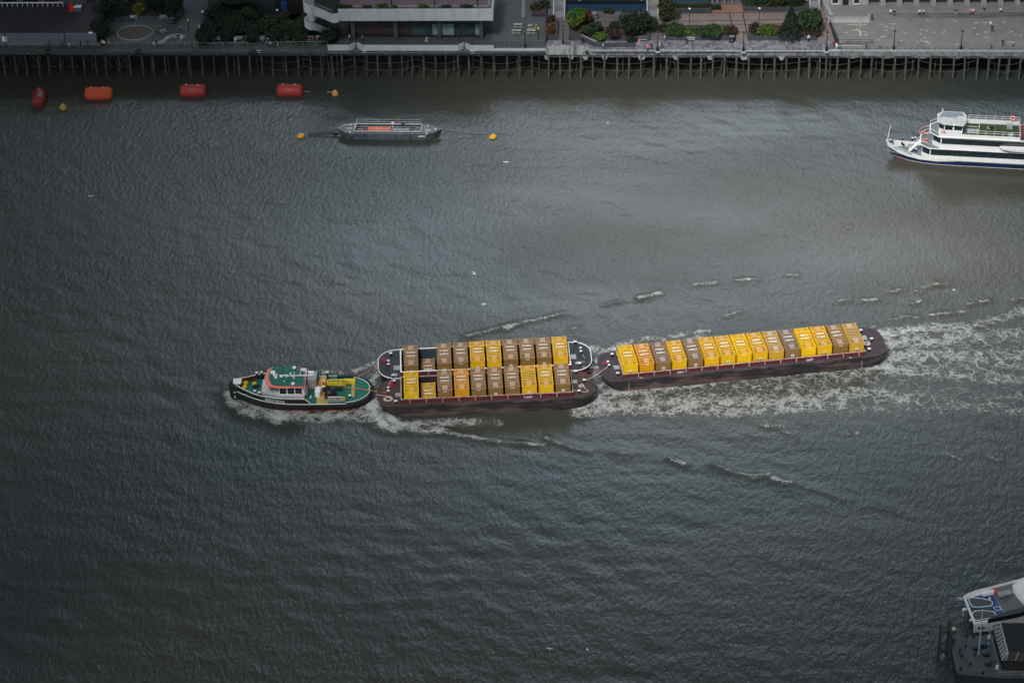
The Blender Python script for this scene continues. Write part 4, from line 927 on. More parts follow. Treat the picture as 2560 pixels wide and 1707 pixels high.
# superstructure: deck 1 (z1.36-3.9), deck 2 (3.9-6.5)
def deckhouse(z0, z1, xf, inset, front, wz0, wz1, step, name):
    poly = [(xf, YF-front), (xf+1.6, YF-3.2+inset), (LEN-2, YF-3.2+inset), (LEN-2, YF+3.2-inset), (xf+1.6, YF+3.2-inset), (xf, YF+front)]
    b = MB(); b.prism(poly, z0, z1); o = b.build(name, WHITE, fer)
    b = MB(); yy = YF-3.2+inset; b.box(xf+1.7, LEN-2.1, yy-0.02, yy+0.1, wz0, wz1); b.build('window_band', GLASS, o)
    x = xf+2.4
    while x < 31: 
        c = MB(); c.box(x, x+0.16, yy-0.05, yy-0.021, wz0, wz1); c.build('window_post', mat('dark_frame', (0.02, 0.022, 0.03), 0.6), o); x += step
    window_strip(o, (xf, YF-front), (xf+1.6, YF-3.2+inset), wz0, wz1, [(0.06, 0.94)], GLASS, 0.03, 'front_window')
    window_strip(o, (xf, YF+front), (xf, YF-front), wz0, wz1, [(0.05, 0.48), (0.52, 0.95)], GLASS, 0.03, 'front_window')
    return o
deckhouse(1.36, 3.8, 7.0, 0.28, 1.6, 2.35, 3.55, 2.0, 'lower_saloon'); deckhouse(3.9, 6.4, 8.9, 0.18, 1.5, 4.95, 6.1, 1.95, 'upper_saloon')
def deckplate(z, xf, wide, front, name, col):
    b = MB(); b.prism([(xf, YF-front), (xf+1.7, YF-wide), (LEN-1.5, YF-wide), (LEN-1.5, YF+wide), (xf+1.7, YF+wide), (xf, YF+front)], z-0.08, z); o = b.build(name, col, fer)
    e = MB(); e.path([(xf, YF-front, z+0.02), (xf+1.7, YF-wide, z+0.02), (LEN-1.5, YF-wide, z+0.02)], 0.09, 4); e.path([(xf, YF+front, z+0.02), (xf+1.7, YF+wide, z+0.02), (LEN-1.5, YF+wide, z+0.02)], 0.09, 4); e.path([(xf, YF-front, z+0.02), (xf, YF+front, z+0.02)], 0.09, 4); e.build('deck_edge', PUREW, o); return o
GB = mat('grey_blue_deck', (0.16, 0.19, 0.22))
deckplate(3.9, 6.6, 3.24, 1.7, 'second_deck', GB); top = deckplate(6.5, 8.3, 3.24, 1.5, 'sun_deck', GB)
p1, p2 = FF.l(*F2(470, 560), 6.55), FF.l(*F2(2000, 850), 6.55)
tf = MB(); tf.box(15.2, 25.2, YF-2.55, YF+2.75, 6.50, 6.53); tf.build('green_turf', mat('artificial_turf', (0.028, 0.055, 0.014), 0.95, 0.2, 1.0), top)
sb_ = MB(); sb_.box(9.9, 25.3, YF-3.18, YF-3.08, 6.53, 7.25); sb_.box(9.9, 25.3, YF+3.08, YF+3.18, 6.53, 7.35); sb_.box(25.2, 25.35, YF-3.08, YF-2.0, 6.53, 7.25); sb_.build('sun_deck_bulwark', WHITE, fer)
# wheelhouse
wb = MB(); wpl = [(9.9, YF-1.5), (10.9, YF-2.3), (14.4, YF-2.3), (14.4, YF+2.3), (10.9, YF+2.3), (9.9, YF+1.5)]
wb.prism(wpl, 6.5, 8.85); whs = wb.build('wheelhouse', WHITE, fer)
window_strip(whs, (10.9, YF-2.3), (14.4, YF-2.3), 7.65, 8.7, [(0.03, 0.46), (0.54, 0.97)]); window_strip(whs, (9.9, YF-1.5), (10.9, YF-2.3), 7.65, 8.7, [(0.05, 0.95)]); window_strip(whs, (9.9, YF+1.5), (9.9, YF-1.5), 7.65, 8.7, [(0.03, 0.48), (0.52, 0.97)])
rf2 = MB(); rf2.prism([(9.5, YF-1.5), (10.6, YF-2.7), (14.6, YF-2.9), (15.1, YF-1.0), (15.1, YF+1.2), (14.5, YF+2.7), (10.6, YF+2.6), (9.5, YF+1.4)], 8.87, 9.0); rfo = rf2.build('wheelhouse_roof', mat('worn_pale_roof', (0.55, 0.58, 0.58), 0.6, 0.2, 1.5, dirt=(0.38, 0.41, 0.42), dscale=1.6, dlo=0.45, dhi=0.6), whs)
rf2 = MB(); rf2.prism([(9.9, YF+0.3), (13.2, YF+0.1), (13.2, YF+0.7), (14.6, YF+1.0), (14.3, YF+2.4), (10.6, YF+2.4)], 9.002, 9.02); rf2.build('roof_panel', mat('slate_blue_panel', (0.20, 0.25, 0.31), 0.6, 0.2, 2), rfo)
an = MB(); an.tube((10.3, YF+2.2, 9.0), (10.5, YF+2.0, 9.9), 0.05); an.tube((10.7, YF+2.2, 9.0), (10.5, YF+2.0, 9.9), 0.05); an.build('roof_antenna', PUREW, rfo)
p = FF.l(*F1(2190, 400), 9.0); an = MB(); an.smooth = True; an.lathe((p.x, p.y, 9.0), [(0.2, 0), (0.2, 0.15), (0.08, 0.25)], 9); an.build('radar_dome', PUREW, rfo)
ring_buoy(whs, FF.l(*F1(1870, 630), 7.2), 0.40, (0, -1, 0.25)); ring_buoy(fer, FF.l(*F1(1340, 840), 4.6), 0.40, (-0.5, -0.7, 0.5)); ring_buoy(fer, FF.l(*F1(1290, 610), 4.9), 0.36, (-0.8, -0.3, 0.5))
# rails with slim posts, festoon posts
rl = MB()
for yy in (YF-3.13, YF+3.13):
    for z in (7.75, 8.2):
        rl.tube((15.5, yy, z), (25.3, yy, z), 0.03, 4)
    for i in range(7): rl.tube((15.6+i*1.6, yy, 7.2), (15.6+i*1.6, yy, 8.2), 0.035, 4)
rl.tube((25.3, YF-3.1, 7.8), (25.3, YF+3.1, 7.8), 0.035, 4); rl.build('guard_rail', PUREW, fer)
for yy in (YF-2.9, YF+3.1):
    for i in range(7):
        c = MB(); c.tube((15.9+i*1.55, yy, 7.3), (15.9+i*1.55, yy, 9.3), 0.018, 4); c.ball((15.9+i*1.55, yy, 9.3), 0.05, 6, 4); c.build('festoon_post', mat('pale_metal', (0.4, 0.4, 0.4), 0.5), fer)
# stair from bow to second deck
stl = MB(); a = FF.l(*F1(930, 985), 1.4); c = FF.l(*F1(1180, 800), 3.9)
for dy in (-0.45, 0.45):
    stl.tube((4.6, YF+dy-0.2, 1.4), (6.7, YF+dy-0.2, 3.95), 0.06, 4); stl.tube((4.6, YF+dy-0.2, 2.2), (6.7, YF+dy-0.2, 4.75), 0.045, 4); stl.tube((4.6, YF+dy-0.2, 1.4), (4.6, YF+dy-0.2, 2.2), 0.045, 4); stl.tube((6.7, YF+dy-0.2, 3.9), (6.7, YF+dy-0.2, 4.8), 0.045, 4)
for i in range(8): t = (i+0.5)/8; stl.box(4.6+2.1*t-0.12, 4.6+2.1*t+0.12, YF-0.65, YF+0.25, 1.4+2.5*t, 1.44+2.5*t)
stl.build('bow_stair', PUREW, fer)
rl = MB()
for s in (-1, 1): 
    rl.path([(6.7, YF+s*0.7, 4.8), (6.7, YF+s*1.7, 4.8), (8.2, YF+s*3.1, 4.8)], 0.04, 4); rl.path([(8.35, YF+s*1.5, 7.3), (9.9, YF+s*3.1, 7.3)], 0.04, 4); rl.tube((8.35, YF+s*1.5, 6.5), (8.35, YF+s*1.5, 7.3), 0.04, 4)
    rl.tube((6.75, YF+s*1.7, 3.9), (6.75, YF+s*1.7, 4.8), 0.04, 4)
rl.tube((8.35, YF-1.5, 7.3), (8.35, YF+1.5, 7.3), 0.04, 4); rl.build('front_rail', PUREW, fer)
wd = MB(); wd.smooth = False; p = FF.l(*F1(650, 930), 1.8); wd.box(p.x-0.5, p.x+0.5, p.y-0.4, p.y+0.5, 1.36, 1.9); wd.tube((p.x-0.1, p.y-0.5, 2.0), (p.x-0.1, p.y+0.6, 2.0), 0.35, 9); wd.box(p.x-0.15, p.x+0.25, p.y+0.1, p.y+0.5, 1.9, 2.6); wd.build('anchor_windlass', BLACK, fer)
hb = MB(); hb.box(p.x+0.9, p.x+2.3, p.y+0.0, p.y+1.1, 1.36, 1.75); hb.build('deck_hatch', GB, fer)
for px, py, z in ((*F1(300, 820), 3.5), (*F1(955, 765), 2.6), (*F1(1040, 755), 2.6), (*F1(975, 1070), 2.3), (*F1(1060, 1090), 2.3)):
    p = FF.l(px, py, z); b = MB(); b.lathe((p.x, p.y, z-0.6), [(0.16, 0), (0.16, 0.6)], 8); o = b.build('mooring_post', NAVY, fer); c = MB(); c.lathe((p.x, p.y, z), [(0.22, 0), (0.22, 0.07)], 9); c.build('post_cap', WHITE, o)
fp = MB(); a = FF.l(*F1(215, 845), 3.4); fp.tube(a, (a.x+0.45, a.y+0.2, 6.6), 0.06, 5); fpo = fp.build('flag_staff', PUREW, fer)
fg = MB(); fg.add([(a.x+0.25, a.y+0.1, 5.0), (a.x+0.62, a.y+0.12, 4.9), (a.x+0.6, a.y+0.22, 5.6), (a.x+0.38, a.y+0.17, 6.0)], [(0,1,2,3)]); fg.build('furled_flag', NAVY, fpo)
# skylight cabinets and furniture on the sun deck
sk = MB(); p = FF.l(*F2(680, 710), 7.0)
for i in range(3): sk.box(p.x-1.15+i*0.78, p.x-0.45+i*0.78, p.y-0.7, p.y+0.35, 6.53, 7.0)
sk.build('glass_cabinet', GREYP, fer)
sk = MB(); sk.path([(p.x-1.2, p.y+0.5, 7.4), (p.x+1.25, p.y+0.5, 7.4), (p.x+1.25, p.y+1.9, 7.4), (p.x-1.2, p.y+1.9, 7.4)], 0.035, 4, True)
for dx, dy in ((-1.2, 0.5), (1.25, 0.5), (1.25, 1.9), (-1.2, 1.9)): sk.tube((p.x+dx, p.y+dy, 6.5), (p.x+dx, p.y+dy, 7.4), 0.035, 4)
sk.build('stair_rail', PUREW, fer)
for (x, y), s_ in ((F2(1885, 560), 0.9), (F2(1925, 890), 0.8)):
    p = FF.l(x, y, 7.2); b = MB(); b.box(p.x-s_*0.6, p.x+s_*0.6, p.y-0.5, p.y+0.5, 6.53, 7.3); b.build('deck_locker', GREYP, fer)
cb = MB(); cb.box(25.6, 40, YF-2.6, YF+2.6, 6.5, 6.9); cab = cb.build('raft_platform', MAROON, fer)
for (yy, m_, nm_) in ((YF+2.3, WHITE, 'life_raft'), (YF+1.35, ORANGE, 'life_float'), (YF-0.8, ORANGE, 'life_float'), (YF-2.0, WHITE, 'life_raft')):
    for i in range(3):
        x = 26.1+i*3.0; b = MB(); b.smooth = nm_ == 'life_raft'
        if nm_ == 'life_raft': b.tube((x, yy, 7.3), (x+1.5, yy, 7.3), 0.42, 12)
        else: b.box(x, x+1.9, yy-0.4, yy+0.4, 6.92, 7.35)
        b.build(nm_, m_, cab)
b = MB()
for i in range(8): b.box(26.3+i*0.42, 26.5+i*0.42, YF-0.3, YF+0.85, 6.92, 7.1)
b.build('slatted_bench', WHITE, cab)
b = MB(); b.box(26.4, 31, YF+3.0, YF+3.9, 5.9, 7.1); b.build('blue_canopy', mat('blue_canvas', (0.08, 0.19, 0.33), 0.8), fer)
ring_buoy(fer, FF.l(*F2(1980, 335), 8.0), 0.42, (0, -0.5, 0.8), m_=ORANGE)
tn = MB(); tn.smooth = False; xs_ = [22.0, 22.5, 23.5, 25.5, 26.8]
tn.rings([[(x, YF-3.3-w_*0.1, 4.3+zb), (x, YF-3.3-w_, 4.6+zb*0.5), (x, YF-3.3-w_, 5.2), (x, YF-3.3+w_*0.2, 5.25)] for x, w_, zb in ((21.6, 0.05, 0.5), (22.4, 0.55, 0.3), (23.8, 0.8, 0.1), (25.8, 0.85, 0.0), (27.0, 0.8, 0.0))]); tn.build('tender_boat', WHITE, fer)
pc = MB(); p = FF.l(*F2(1160, 720), 6.8)
person((lambda v: (v.x, v.y, 6.54))(at(*F2(1150, 770), 6.54)), 0, 'sit', 'yellow', 'black', 'person in yellow and black sitting on the green deck of the cruise boat')
b = MB(); p_ = at(*F2(1200, 700), 6.54); b.lathe((0, 0, 0), [(0.3, 0), (0.05, 0.05), (0.05, 0.65), (0.4, 0.68), (0.4, 0.72)], 10); tag(b.build('round_table', BLACK, None, (p_.x+0.4, p_.y, 6.54)), 'small dark round table on the green deck of the cruise boat', 'table')
# another vessel partly behind the bow
FR2 = Fr(at(2297, 322, 1.5), R(-5.6)); FR2.o.z = 0
pn = thing('mooring_pontoon', 'brown pontoon with a pale curved rim hidden behind the cruise boat bow', 'pontoon', FR2.o, FR2.a)
b = MB(); b.prism(rrect(0, 16, -3.4, 1.7, 2.4, 6), -0.8, 1.2); b.build('hull', HULLR, pn); b = MB(); b.prism(rrect(0.25, 15.75, -3.15, 1.45, 2.2, 6), 1.2, 1.24); b.build('deck', mat('purple_brown_deck', (0.11, 0.085, 0.09), 0.85, 0.2), pn)
b = MB(); b.path([(x, y, 1.28) for x, y in rrect(0.1, 15.9, -3.3, 1.6, 2.35, 6)], 0.12, 5, True); b.build('rim', COAMT, pn)

# ================================================================ moored lighter
FL = Fr(at(850, 330, 1.2), R(-0.88)); FL.o.z = 0
lt = FL.thing('work_lighter', 'grey-blue work lighter moored between two yellow buoys, with an orange hut in its hold', 'lighter')
LDK = mat('salt_stained_deck', (0.15, 0.17, 0.19), 0.85, 0.25, 2, dirt=(0.42, 0.43, 0.44), dscale=2.4, dlo=0.52, dhi=0.66)
LHU = mat('slate_hull', (0.085, 0.12, 0.14), 0.7, 0.3, 0.8, dirt=(0.02, 0.035, 0.045), dscale=0.6)
LP = [(-0.6,0.9),(1.0,-0.75),(2.6,-1.15),(17.0,-1.15),(18.6,-0.6),(20.3,0.9),(18.4,2.3),(16.6,2.7),(2.4,2.75),(0.6,2.2)]
def sc_(f, e): return [(9.8+(x-9.8)*e, 0.8+(y-0.8)*f) for x, y in LP]
b = MB(); b.rings([[(x, y, -0.6) for x, y in sc_(0.75, 0.88)], [(x, y, 0.05) for x, y in sc_(0.9, 0.94)], [(x, y, 1.45) for x, y in LP]], True, False); b.build('hull', LHU, lt)
b = MB(); b.prism([p for p in LP if p[0] < 3]+[(3.0, -1.1), (3.0, 2.7)] if False else [(-0.55,0.9),(1.0,-0.7),(2.6,-1.1),(2.9,-1.1),(2.9,2.7),(2.4,2.7),(0.6,2.15)][::1], 1.42, 1.5); b.prism([(16.2,-1.1),(17.0,-1.1),(18.6,-0.55),(20.2,0.9),(18.4,2.25),(16.6,2.65),(16.2,2.65)], 1.42, 1.5)
b.box(2.9, 16.2, -1.12, -0.75, 1.42, 1.5); b.box(2.9, 16.2, 2.35, 2.68, 1.42, 1.5); b.build('deck', LDK, lt)
b = MB(); b.box(2.9, 16.2, -0.75, 2.35, 0.25, 0.3); b.build('hold_floor', HOLDM, lt)
b = MB(); b.box(2.8, 16.3, -0.78, -0.62, 0.3, 1.75); b.box(2.8, 16.3, 2.25, 2.41, 0.3, 1.75); b.box(2.8, 2.95, -0.62, 2.25, 0.3, 1.75); b.box(16.15, 16.3, -0.62, 2.25, 0.3, 1.75); lco = b.build('coaming', LHU, lt); b = MB(); b.path([(2.87, -0.7, 1.78), (16.23, -0.7, 1.78), (16.23, 2.33, 1.78), (2.87, 2.33, 1.78)], 0.09, 4, True); b.build('coaming_rim', WHITE, lco)
b = MB()
for yy in (-0.7, 2.33):
    for z in (2.3, 2.8): b.tube((3.2, yy, z), (15.9, yy, z), 0.035, 4)
    for i in range(7): b.tube((3.2+i*2.116, yy, 1.75), (3.2+i*2.116, yy, 2.8), 0.03, 4)
for z in (2.3, 2.8): b.tube((3.2, -0.7, z), (3.2, 2.33, z), 0.035, 4)
b.build('guard_rail', CHROME, lt)
L3 = lambda x, y: (840+x/8.71, 290+y/8.71)
p = FL.l(*L3(950, 320), 1.2); b = MB(); b.prism([(p.x-2.3, p.y-0.4), (p.x-1.9, p.y-0.6), (p.x+2.2, p.y-0.6), (p.x+2.2, p.y+0.9), (p.x-1.9, p.y+0.9), (p.x-2.3, p.y+0.7)], 0.3, 1.55); hut = b.build('orange_hut', ORANGE, lt); b = MB(); b.box(p.x-0.7, p.x-0.3, p.y, p.y+0.3, 1.55, 1.6); b.build('white_sticker', PUREW, hut)
p = FL.l(*L3(1420, 310), 1.2)
for i in range(3): b = MB(); b.box(p.x-1.5+i*1.05, p.x-0.52+i*1.05, p.y-0.55, p.y+0.5, 0.3, 1.4); b.build('grey_locker', GREYP, lt)
b = MB(); b.box(p.x+0.0, p.x+0.65, p.y+0.5, p.y+0.65, 1.4, 2.5); b.build('control_cabinet', DKSTEEL, lt)
b = MB(); q = FL.l(*L3(1235, 155), 2.6); b.tube((q.x, q.y, 0.3), (q.x, q.y, 2.6), 0.05); b.box(q.x-0.25, q.x+0.25, q.y-0.15, q.y+0.15, 2.5, 2.75); b.build('lamp_post', PUREW, lt)
q = FL.l(*L3(1225, 320), 0.9); b = MB(); b.tube((q.x-0.6, q.y, 0.8), (q.x+0.6, q.y, 0.8), 0.3, 9); b.build('pink_drum', mat('dull_pink', (0.4, 0.12, 0.16), 0.7), lt)
q = FL.l(*L3(620, 270), 0.9); b = MB(); b.lathe((q.x, q.y, 0.3), [(0.22, 0), (0.22, 0.8)], 8); b.build('red_extinguisher', REDP, lt)
ring_buoy(lt, FL.l(*L3(525, 330), 1.2), 0.42, (0, -0.8, 0.6)); 
for i in range(4): b = MB(); b.box(15.0, 16.0, -0.3+i*0.62, -0.1+i*0.62, 1.3, 1.36); b.build('grating_bar', GREYP, lt)
q = FL.l(*L3(1735, 340), 0.8); b = MB(); b.lathe((q.x, q.y, 0.3), [(0.25, 0), (0.25, 0.6), (0.1, 0.65)], 8); b.build('white_drum', PUREW, lt)
for x, y in ((330,180),(300,345),(2005,212),(2168,285),(1975,380)):
    q = FL.l(*L3(x, y), 1.8); b = MB(); b.lathe((q.x, q.y, 1.5), [(0.14, 0), (0.14, 0.25), (0.2, 0.3), (0.2, 0.36)], 8); b.build('mooring_post', WHITE, lt)
for x, y in ((290,275),(2005,310)):
    q = FL.l(*L3(x, y), 1.52); b = MB(); b.path([(q.x-0.5, q.y-0.25, 1.53), (q.x+0.5, q.y-0.25, 1.53), (q.x+0.5, q.y+0.25, 1.53), (q.x-0.5, q.y+0.25, 1.53)], 0.05, 4, True); b.build('hatch_rim', WHITE, lt)
b = MB(); b.path([(-0.55,0.9,1.56),(0.6,2.2,1.56),(2.8,2.75,1.56)], 0.06, 4); b.build('gunwale_line', WHITE, lt)
b = MB(); put_text(b, 'ARMUR', (16.35, -1.2, 0.95), (1,0.1,0), (0,0.15,1), 0.42); b.build('name_lettering', WTXT, lt)
b = MB(); b.box(-1.6, -0.4, 0.4, 0.7, 0.2, 0.5); b.build('bow_boom', BLACK, lt)
for (ax, ay, az), (bx, by, bz), lb in (((858,322,1.2),(770,334,0.3),'dark chain from the left yellow buoy to the lighter, far strand'),((856,330,0.9),(770,336,0.3),'dark chain from the left yellow buoy to the lighter, near strand'),((1100,325,1.3),(1218,338,0.3),'dark chain from the lighter to the right yellow buoy')):
    o = rope(at(ax, ay, az), at(bx, by, bz), 0.25, BLACK, lb, 0.07, 'mooring_chain', group='chains of the moored lighter'); o['category'] = 'chain'

# ================================================================ buoys
def big_buoy(px, py, ln, rad, rot, col, label, z=0.55):
    p = at(px, py, z); t = thing('mooring_buoy', label, 'buoy', (p.x, p.y, 0), R(rot), 'large barrel buoys in front of the wharf')
    b = MB(); b.smooth = True; pr = [(-ln/2, 0.35*rad), (-ln/2+0.06, 0.62*rad), (-ln/2+0.25, 0.86*rad), (-ln/2+0.6, rad), (ln/2-0.6, rad), (ln/2-0.25, 0.86*rad), (ln/2-0.06, 0.62*rad), (ln/2, 0.35*rad)]
    b.rings([[(x, r_*math.cos(2*math.pi*i/18), z+r_*math.sin(2*math.pi*i/18)) for i in range(18)] for x, r_ in pr]); b.build('float', col, t)
    b = MB(); b.torus((ln*0.2, 0, z+rad+0.1), 0.13, 0.04, (0,1,0), 8, 4); b.build('lifting_eye', WHITE, t); b = MB(); b.torus((-ln*0.25, 0, z+rad+0.1), 0.13, 0.04, (0,1,0), 8, 4); b.build('lifting_eye', WHITE, t)
RB1 = mat('buoy_orange_red', (0.60, 0.085, 0.022), 0.7, 0.14, 1.2, dirt=(0.40, 0.08, 0.04), dscale=1.0)
RB2 = mat('buoy_dull_red', (0.36, 0.035, 0.028), 0.5, 0.14, 1.2, dirt=(0.28, 0.04, 0.03), dscale=1.0)
RB3 = mat('buoy_dark_red', (0.20, 0.022, 0.016), 0.45, 0.25, 1.2, dirt=(0.09, 0.02, 0.02), dscale=1.5)
big_buoy(247, 236, 5.6, 1.45, 1, RB1, 'bright orange-red barrel buoy, second from the left edge'); big_buoy(483, 229, 5.4, 1.45, -1, RB2, 'plain red barrel buoy lying level below the brick-edged planting', 0.6)
big_buoy(725, 228, 5.4, 1.45, -2, RB2, 'red barrel buoy closest to the small tethered yellow float', 0.6); big_buoy(98, 247, 5.4, 1.5, 96, RB3, 'dark red barrel buoy turned end-on near the left edge')
def small_buoy(px, py, r_, col, label, sq=1.0):
    p = at(px, py, r_*0.5); t = thing('marker_buoy', label, 'buoy', (p.x, p.y, 0), 0, 'small yellow buoys')
    b = MB(); b.smooth = True; b.rings([[(k_*r_*math.cos(a_)+0.25*z_*(1-sq)*2, k_*r_*math.sin(a_)*(1 if sq == 1 else 0.8), r_*z_) for a_ in [2*math.pi*i_/12 for i_ in range(12)]] for k_, z_ in ((0.5, -0.6), (1.0, -0.1), (1.0, 0.4*sq), (0.72, 1.0*sq), (0.25, 1.3*sq))]); b.build('float', col, t)
    b = MB(); b.torus((0, 0, r_*1.35*sq), 0.14, 0.045, (0.5, 1, 0), 8, 4); b.build('shackle', WHITE, t)
YB = mat('buoy_yellow', (0.80, 0.42, 0.02), 0.6, 0.14, 2, dirt=(0.4, 0.2, 0.03), dscale=2.5); YB2 = mat('buoy_dull_yellow', (0.52, 0.34, 0.06), 0.7, 0.25, 2, dirt=(0.2, 0.14, 0.08), dscale=3); YB3 = mat('buoy_peach', (0.66, 0.30, 0.08), 0.7, 0.2, 2, dirt=(0.35, 0.16, 0.06), dscale=3)
small_buoy(158, 268, 0.75, YB2, 'mustard round buoy beside the end-on red barrel'); small_buoy(838, 233, 0.72, YB3, 'peach-orange ball buoy tethered to the right of the last red barrel'); small_buoy(752, 338, 0.8, YB, 'yellow lopsided buoy holding the lighter from the left', 0.7); small_buoy(1232, 340, 0.8, YB, 'yellow lopsided buoy holding the lighter from the right', 0.7)
rope(at(757, 229, 0.5), at(775, 230, 0.05), 0, ROPEW, 'short pale tether trailing from the red barrel buoy', 0.04, group='buoy tethers'); rope(at(818, 230, 0.05), at(831, 231, 0.6), 0, ROPEW, 'short pale tether at the peach ball buoy', 0.06, group='buoy tethers')

# ================================================================ gulls
def gull_mesh():
    b = MB(); b.smooth = True
    b.rings([[(r_*math.cos(t*math.pi/3), y, r_*math.sin(t*math.pi/3)*0.8) for t in range(6)] for y, r_ in ((-0.24, 0.015), (-0.12, 0.06), (0.0, 0.075), (0.12, 0.06), (0.19, 0.035), (0.25, 0.04), (0.29, 0.015), (0.33, 0.004))])
    b.smooth = False
    for s in (-1, 1):
        P = [(s*0.05, 0.10, 0.03), (s*0.32, 0.16, 0.14), (s*0.68, 0.02, 0.07), (s*0.62, -0.03, 0.065), (s*0.30, 0.02, 0.12), (s*0.05, -0.08, 0.02)]
        b.add(P+[(x, y, z+0.012) for x, y, z in P], [(0,1,4,5),(1,2,3,4),(11,10,7,6),(10,9,8,7),(0,6,7,1),(1,7,8,2),(5,4,10,11),(4,3,9,10)])
    b.add([(-0.03, -0.2, 0), (0.03, -0.2, 0), (0.07, -0.36, 0), (-0.07, -0.36, 0)], [(0,1,2,3)])
    return b
GW = mat('gull_white', (0.8, 0.82, 0.85), 0.8, 0.05)
gm = gull_mesh().build('gull', GW).data; bpy.data.objects.remove(bpy.data.objects['gull'])
for i, (px, py, z, a, lb) in enumerate([(227,491,20,30,'white gull gliding low near the left edge of the river'),(1185,684,25,-60,'white gull flying above the far barge row, upper of two'),(1210,761,22,40,'white gull flying above the far barge row, lower of two'),(1265,406,20,10,'white gull flying below the right yellow buoy'),(2385,725,20,80,'white gull flying above the last barge wake'),(1520,309,15,120,'tiny white gull high over the middle of the river'),(1374,1621,12,0,'pale gull near the bottom edge, left of two'),(1469,1623,12,90,'pale gull near the bottom edge, right of two'),(1660,850,12,200,'pale gull over the foam beside the last barge')]):
    o = bpy.data.objects.new('gull', gm); COL.objects.link(o); o.location = at(px, py, z); o.rotation_euler = (0.1, 0.15, R(a)); o.scale = (0.8,)*3; tag(o, lb, 'gull', 'gulls over the river')

# ================================================================ catamaran and pier, lower right
FK = Fr(at(2330+470/5.874, 1440+300/5.874, 2), R(21.4)); FK.o.z = 0
kt = FK.thing('catamaran', 'white catamaran ferry with blue deck patches moored at the lower right edge', 'ferry')
CBL = mat('royal_blue_deck', (0.012, 0.09, 0.26), 0.6, 0.15, 1.5); CGR = mat('grey_non_slip', (0.085, 0.095, 0.11), 0.9, 0.1)
LK = 30.0
for yy, nm_ in ((-5.3, 'hull'), (-1.3, 'hull')):
    b = MB(); b.rings([[(0.6, yy-0.5, -0.6), (0.6, yy+0.5, -0.6), (0.0, yy+1.2, 1.75), (0.0, yy-0.95, 1.75)], [(LK, yy-0.5, -0.6), (LK, yy+0.5, -0.6), (LK, yy+1.2, 1.75), (LK, yy-1.05, 1.75)]]); b.build(nm_, WHITE, kt)
K = lambda x, y: (2330+x/5.874, 1440+y/5.874)
b = MB(); dp = [(-0.05, 0.0), (0.6, 0.35), (2.5, 0.62), (LK, 0.8), (LK, -6.75), (2.0, -6.5), (-1.55, -6.0)]
b.prism(dp[::-1], 1.7, 1.95); b.build('main_deck', WHITE, kt)
b = MB(); b.prism([(0.15, -0.55), (4.4, -0.35), (3.7, -6.0), (-1.2, -5.85)][::-1], 1.952, 1.97); b.build('blue_deck', CBL, kt)
def pad(px, nm_):
    L_ = [FK.l(*K(x, y), 1.99) for x, y in px]; c = sum(L_, Vector())/len(L_); d = MB(); d.prism([(p.x, p.y) for p in L_], 1.973, 1.985); o = d.build(nm_, CGR, kt)
    d = MB(); d.path([(p.x, p.y, 2.0) for p in L_], 0.07, 4, True); d.build('pad_outline', PUREW, o)
pad([(560,310),(700,320),(850,350),(885,375),(885,420),(850,435),(660,455),(600,445),(560,400),(540,345)], 'foot_pad')
pad([(640,505),(800,505),(910,520),(935,560),(940,600),(640,650),(600,600),(590,545)], 'foot_pad')
b = MB(); a = FK.l(*K(590, 475), 2.0); c = FK.l(*K(915, 485), 2.0); b.beam(a, c, 0.35, 0.05); b.build('centre_channel', BLACK, kt)
b = MB(); a = FK.l(*K(960, 470), 2.0); b.path([(a.x-0.45, a.y-0.4, 2.0), (a.x+0.45, a.y-0.4, 2.0), (a.x+0.45, a.y+0.4, 2.0), (a.x-0.45, a.y+0.4, 2.0)], 0.05, 4, True); b.build('hatch_rim', PUREW, kt)
b = MB(); b.path([(12, 0.68, 2.05), (2.5, 0.57, 2.05), (0.6, 0.3, 2.05), (-0.05, -0.05, 2.05), (-1.5, -5.95, 2.05), (1.0, -6.4, 2.1)], 0.11, 5); b.build('gunwale', PUREW, kt)
b = MB(); b.prism([(4.5, 0.3), (12, 0.3), (12, -5.9), (3.8, -5.9)][::-1], 1.96, 1.98); b.build('well_deck', mat('grey_well_deck', (0.15, 0.165, 0.18), 0.85, 0.15, 1), kt)
for i in range(5):
    p = FK.l(*K(765+i*28, 248-i*4), 2.4); b = MB(); b.smooth = True; b.tube((p.x-0.16, p.y-0.65, 2.45), (p.x+0.16, p.y+0.65, 2.45), 0.36, 10) if False else b.lathe((p.x, p.y, 1.97), [(0.36, 0), (0.44, 0.3), (0.36, 0.75), (0.1, 0.8)], 10); b.build('life_raft', PUREW, kt)
p = FK.l(*K(940, 225), 2.3); b = MB(); b.box(p.x-0.2, p.x+0.2, p.y-0.8, p.y+0.7, 1.97, 2.5); b.build('red_locker', REDP, kt)
p = FK.l(*K(1070, 240), 2.6); b = MB(); b.box(p.x-1.1, p.x+1.1, p.y-0.5, p.y+0.5, 2.3, 2.6); b.build('grey_bench', GREYP, kt)
b = MB(); b.smooth = True; cr = []
for x, w0, w1, zt in ((7.3, -4.6, -1.4, 2.1), (7.9, -5.5, -0.2, 2.5), (9.5, -6.1, 0.35, 2.95), (13, -6.4, 0.5, 3.2), (LK, -6.4, 0.5, 3.2)):
    cr.append([(x, w0, 1.98), (x, w0+0.25, 1.98+(zt-1.98)*0.8), (x, w0+1.2, zt), (x, (w0+w1)/2, zt+0.15), (x, w1-1.2, zt), (x, w1-0.25, 1.98+(zt-1.98)*0.8), (x, w1, 1.98)])
b.rings(cr); cabin = b.build('cabin', PUREW, kt)
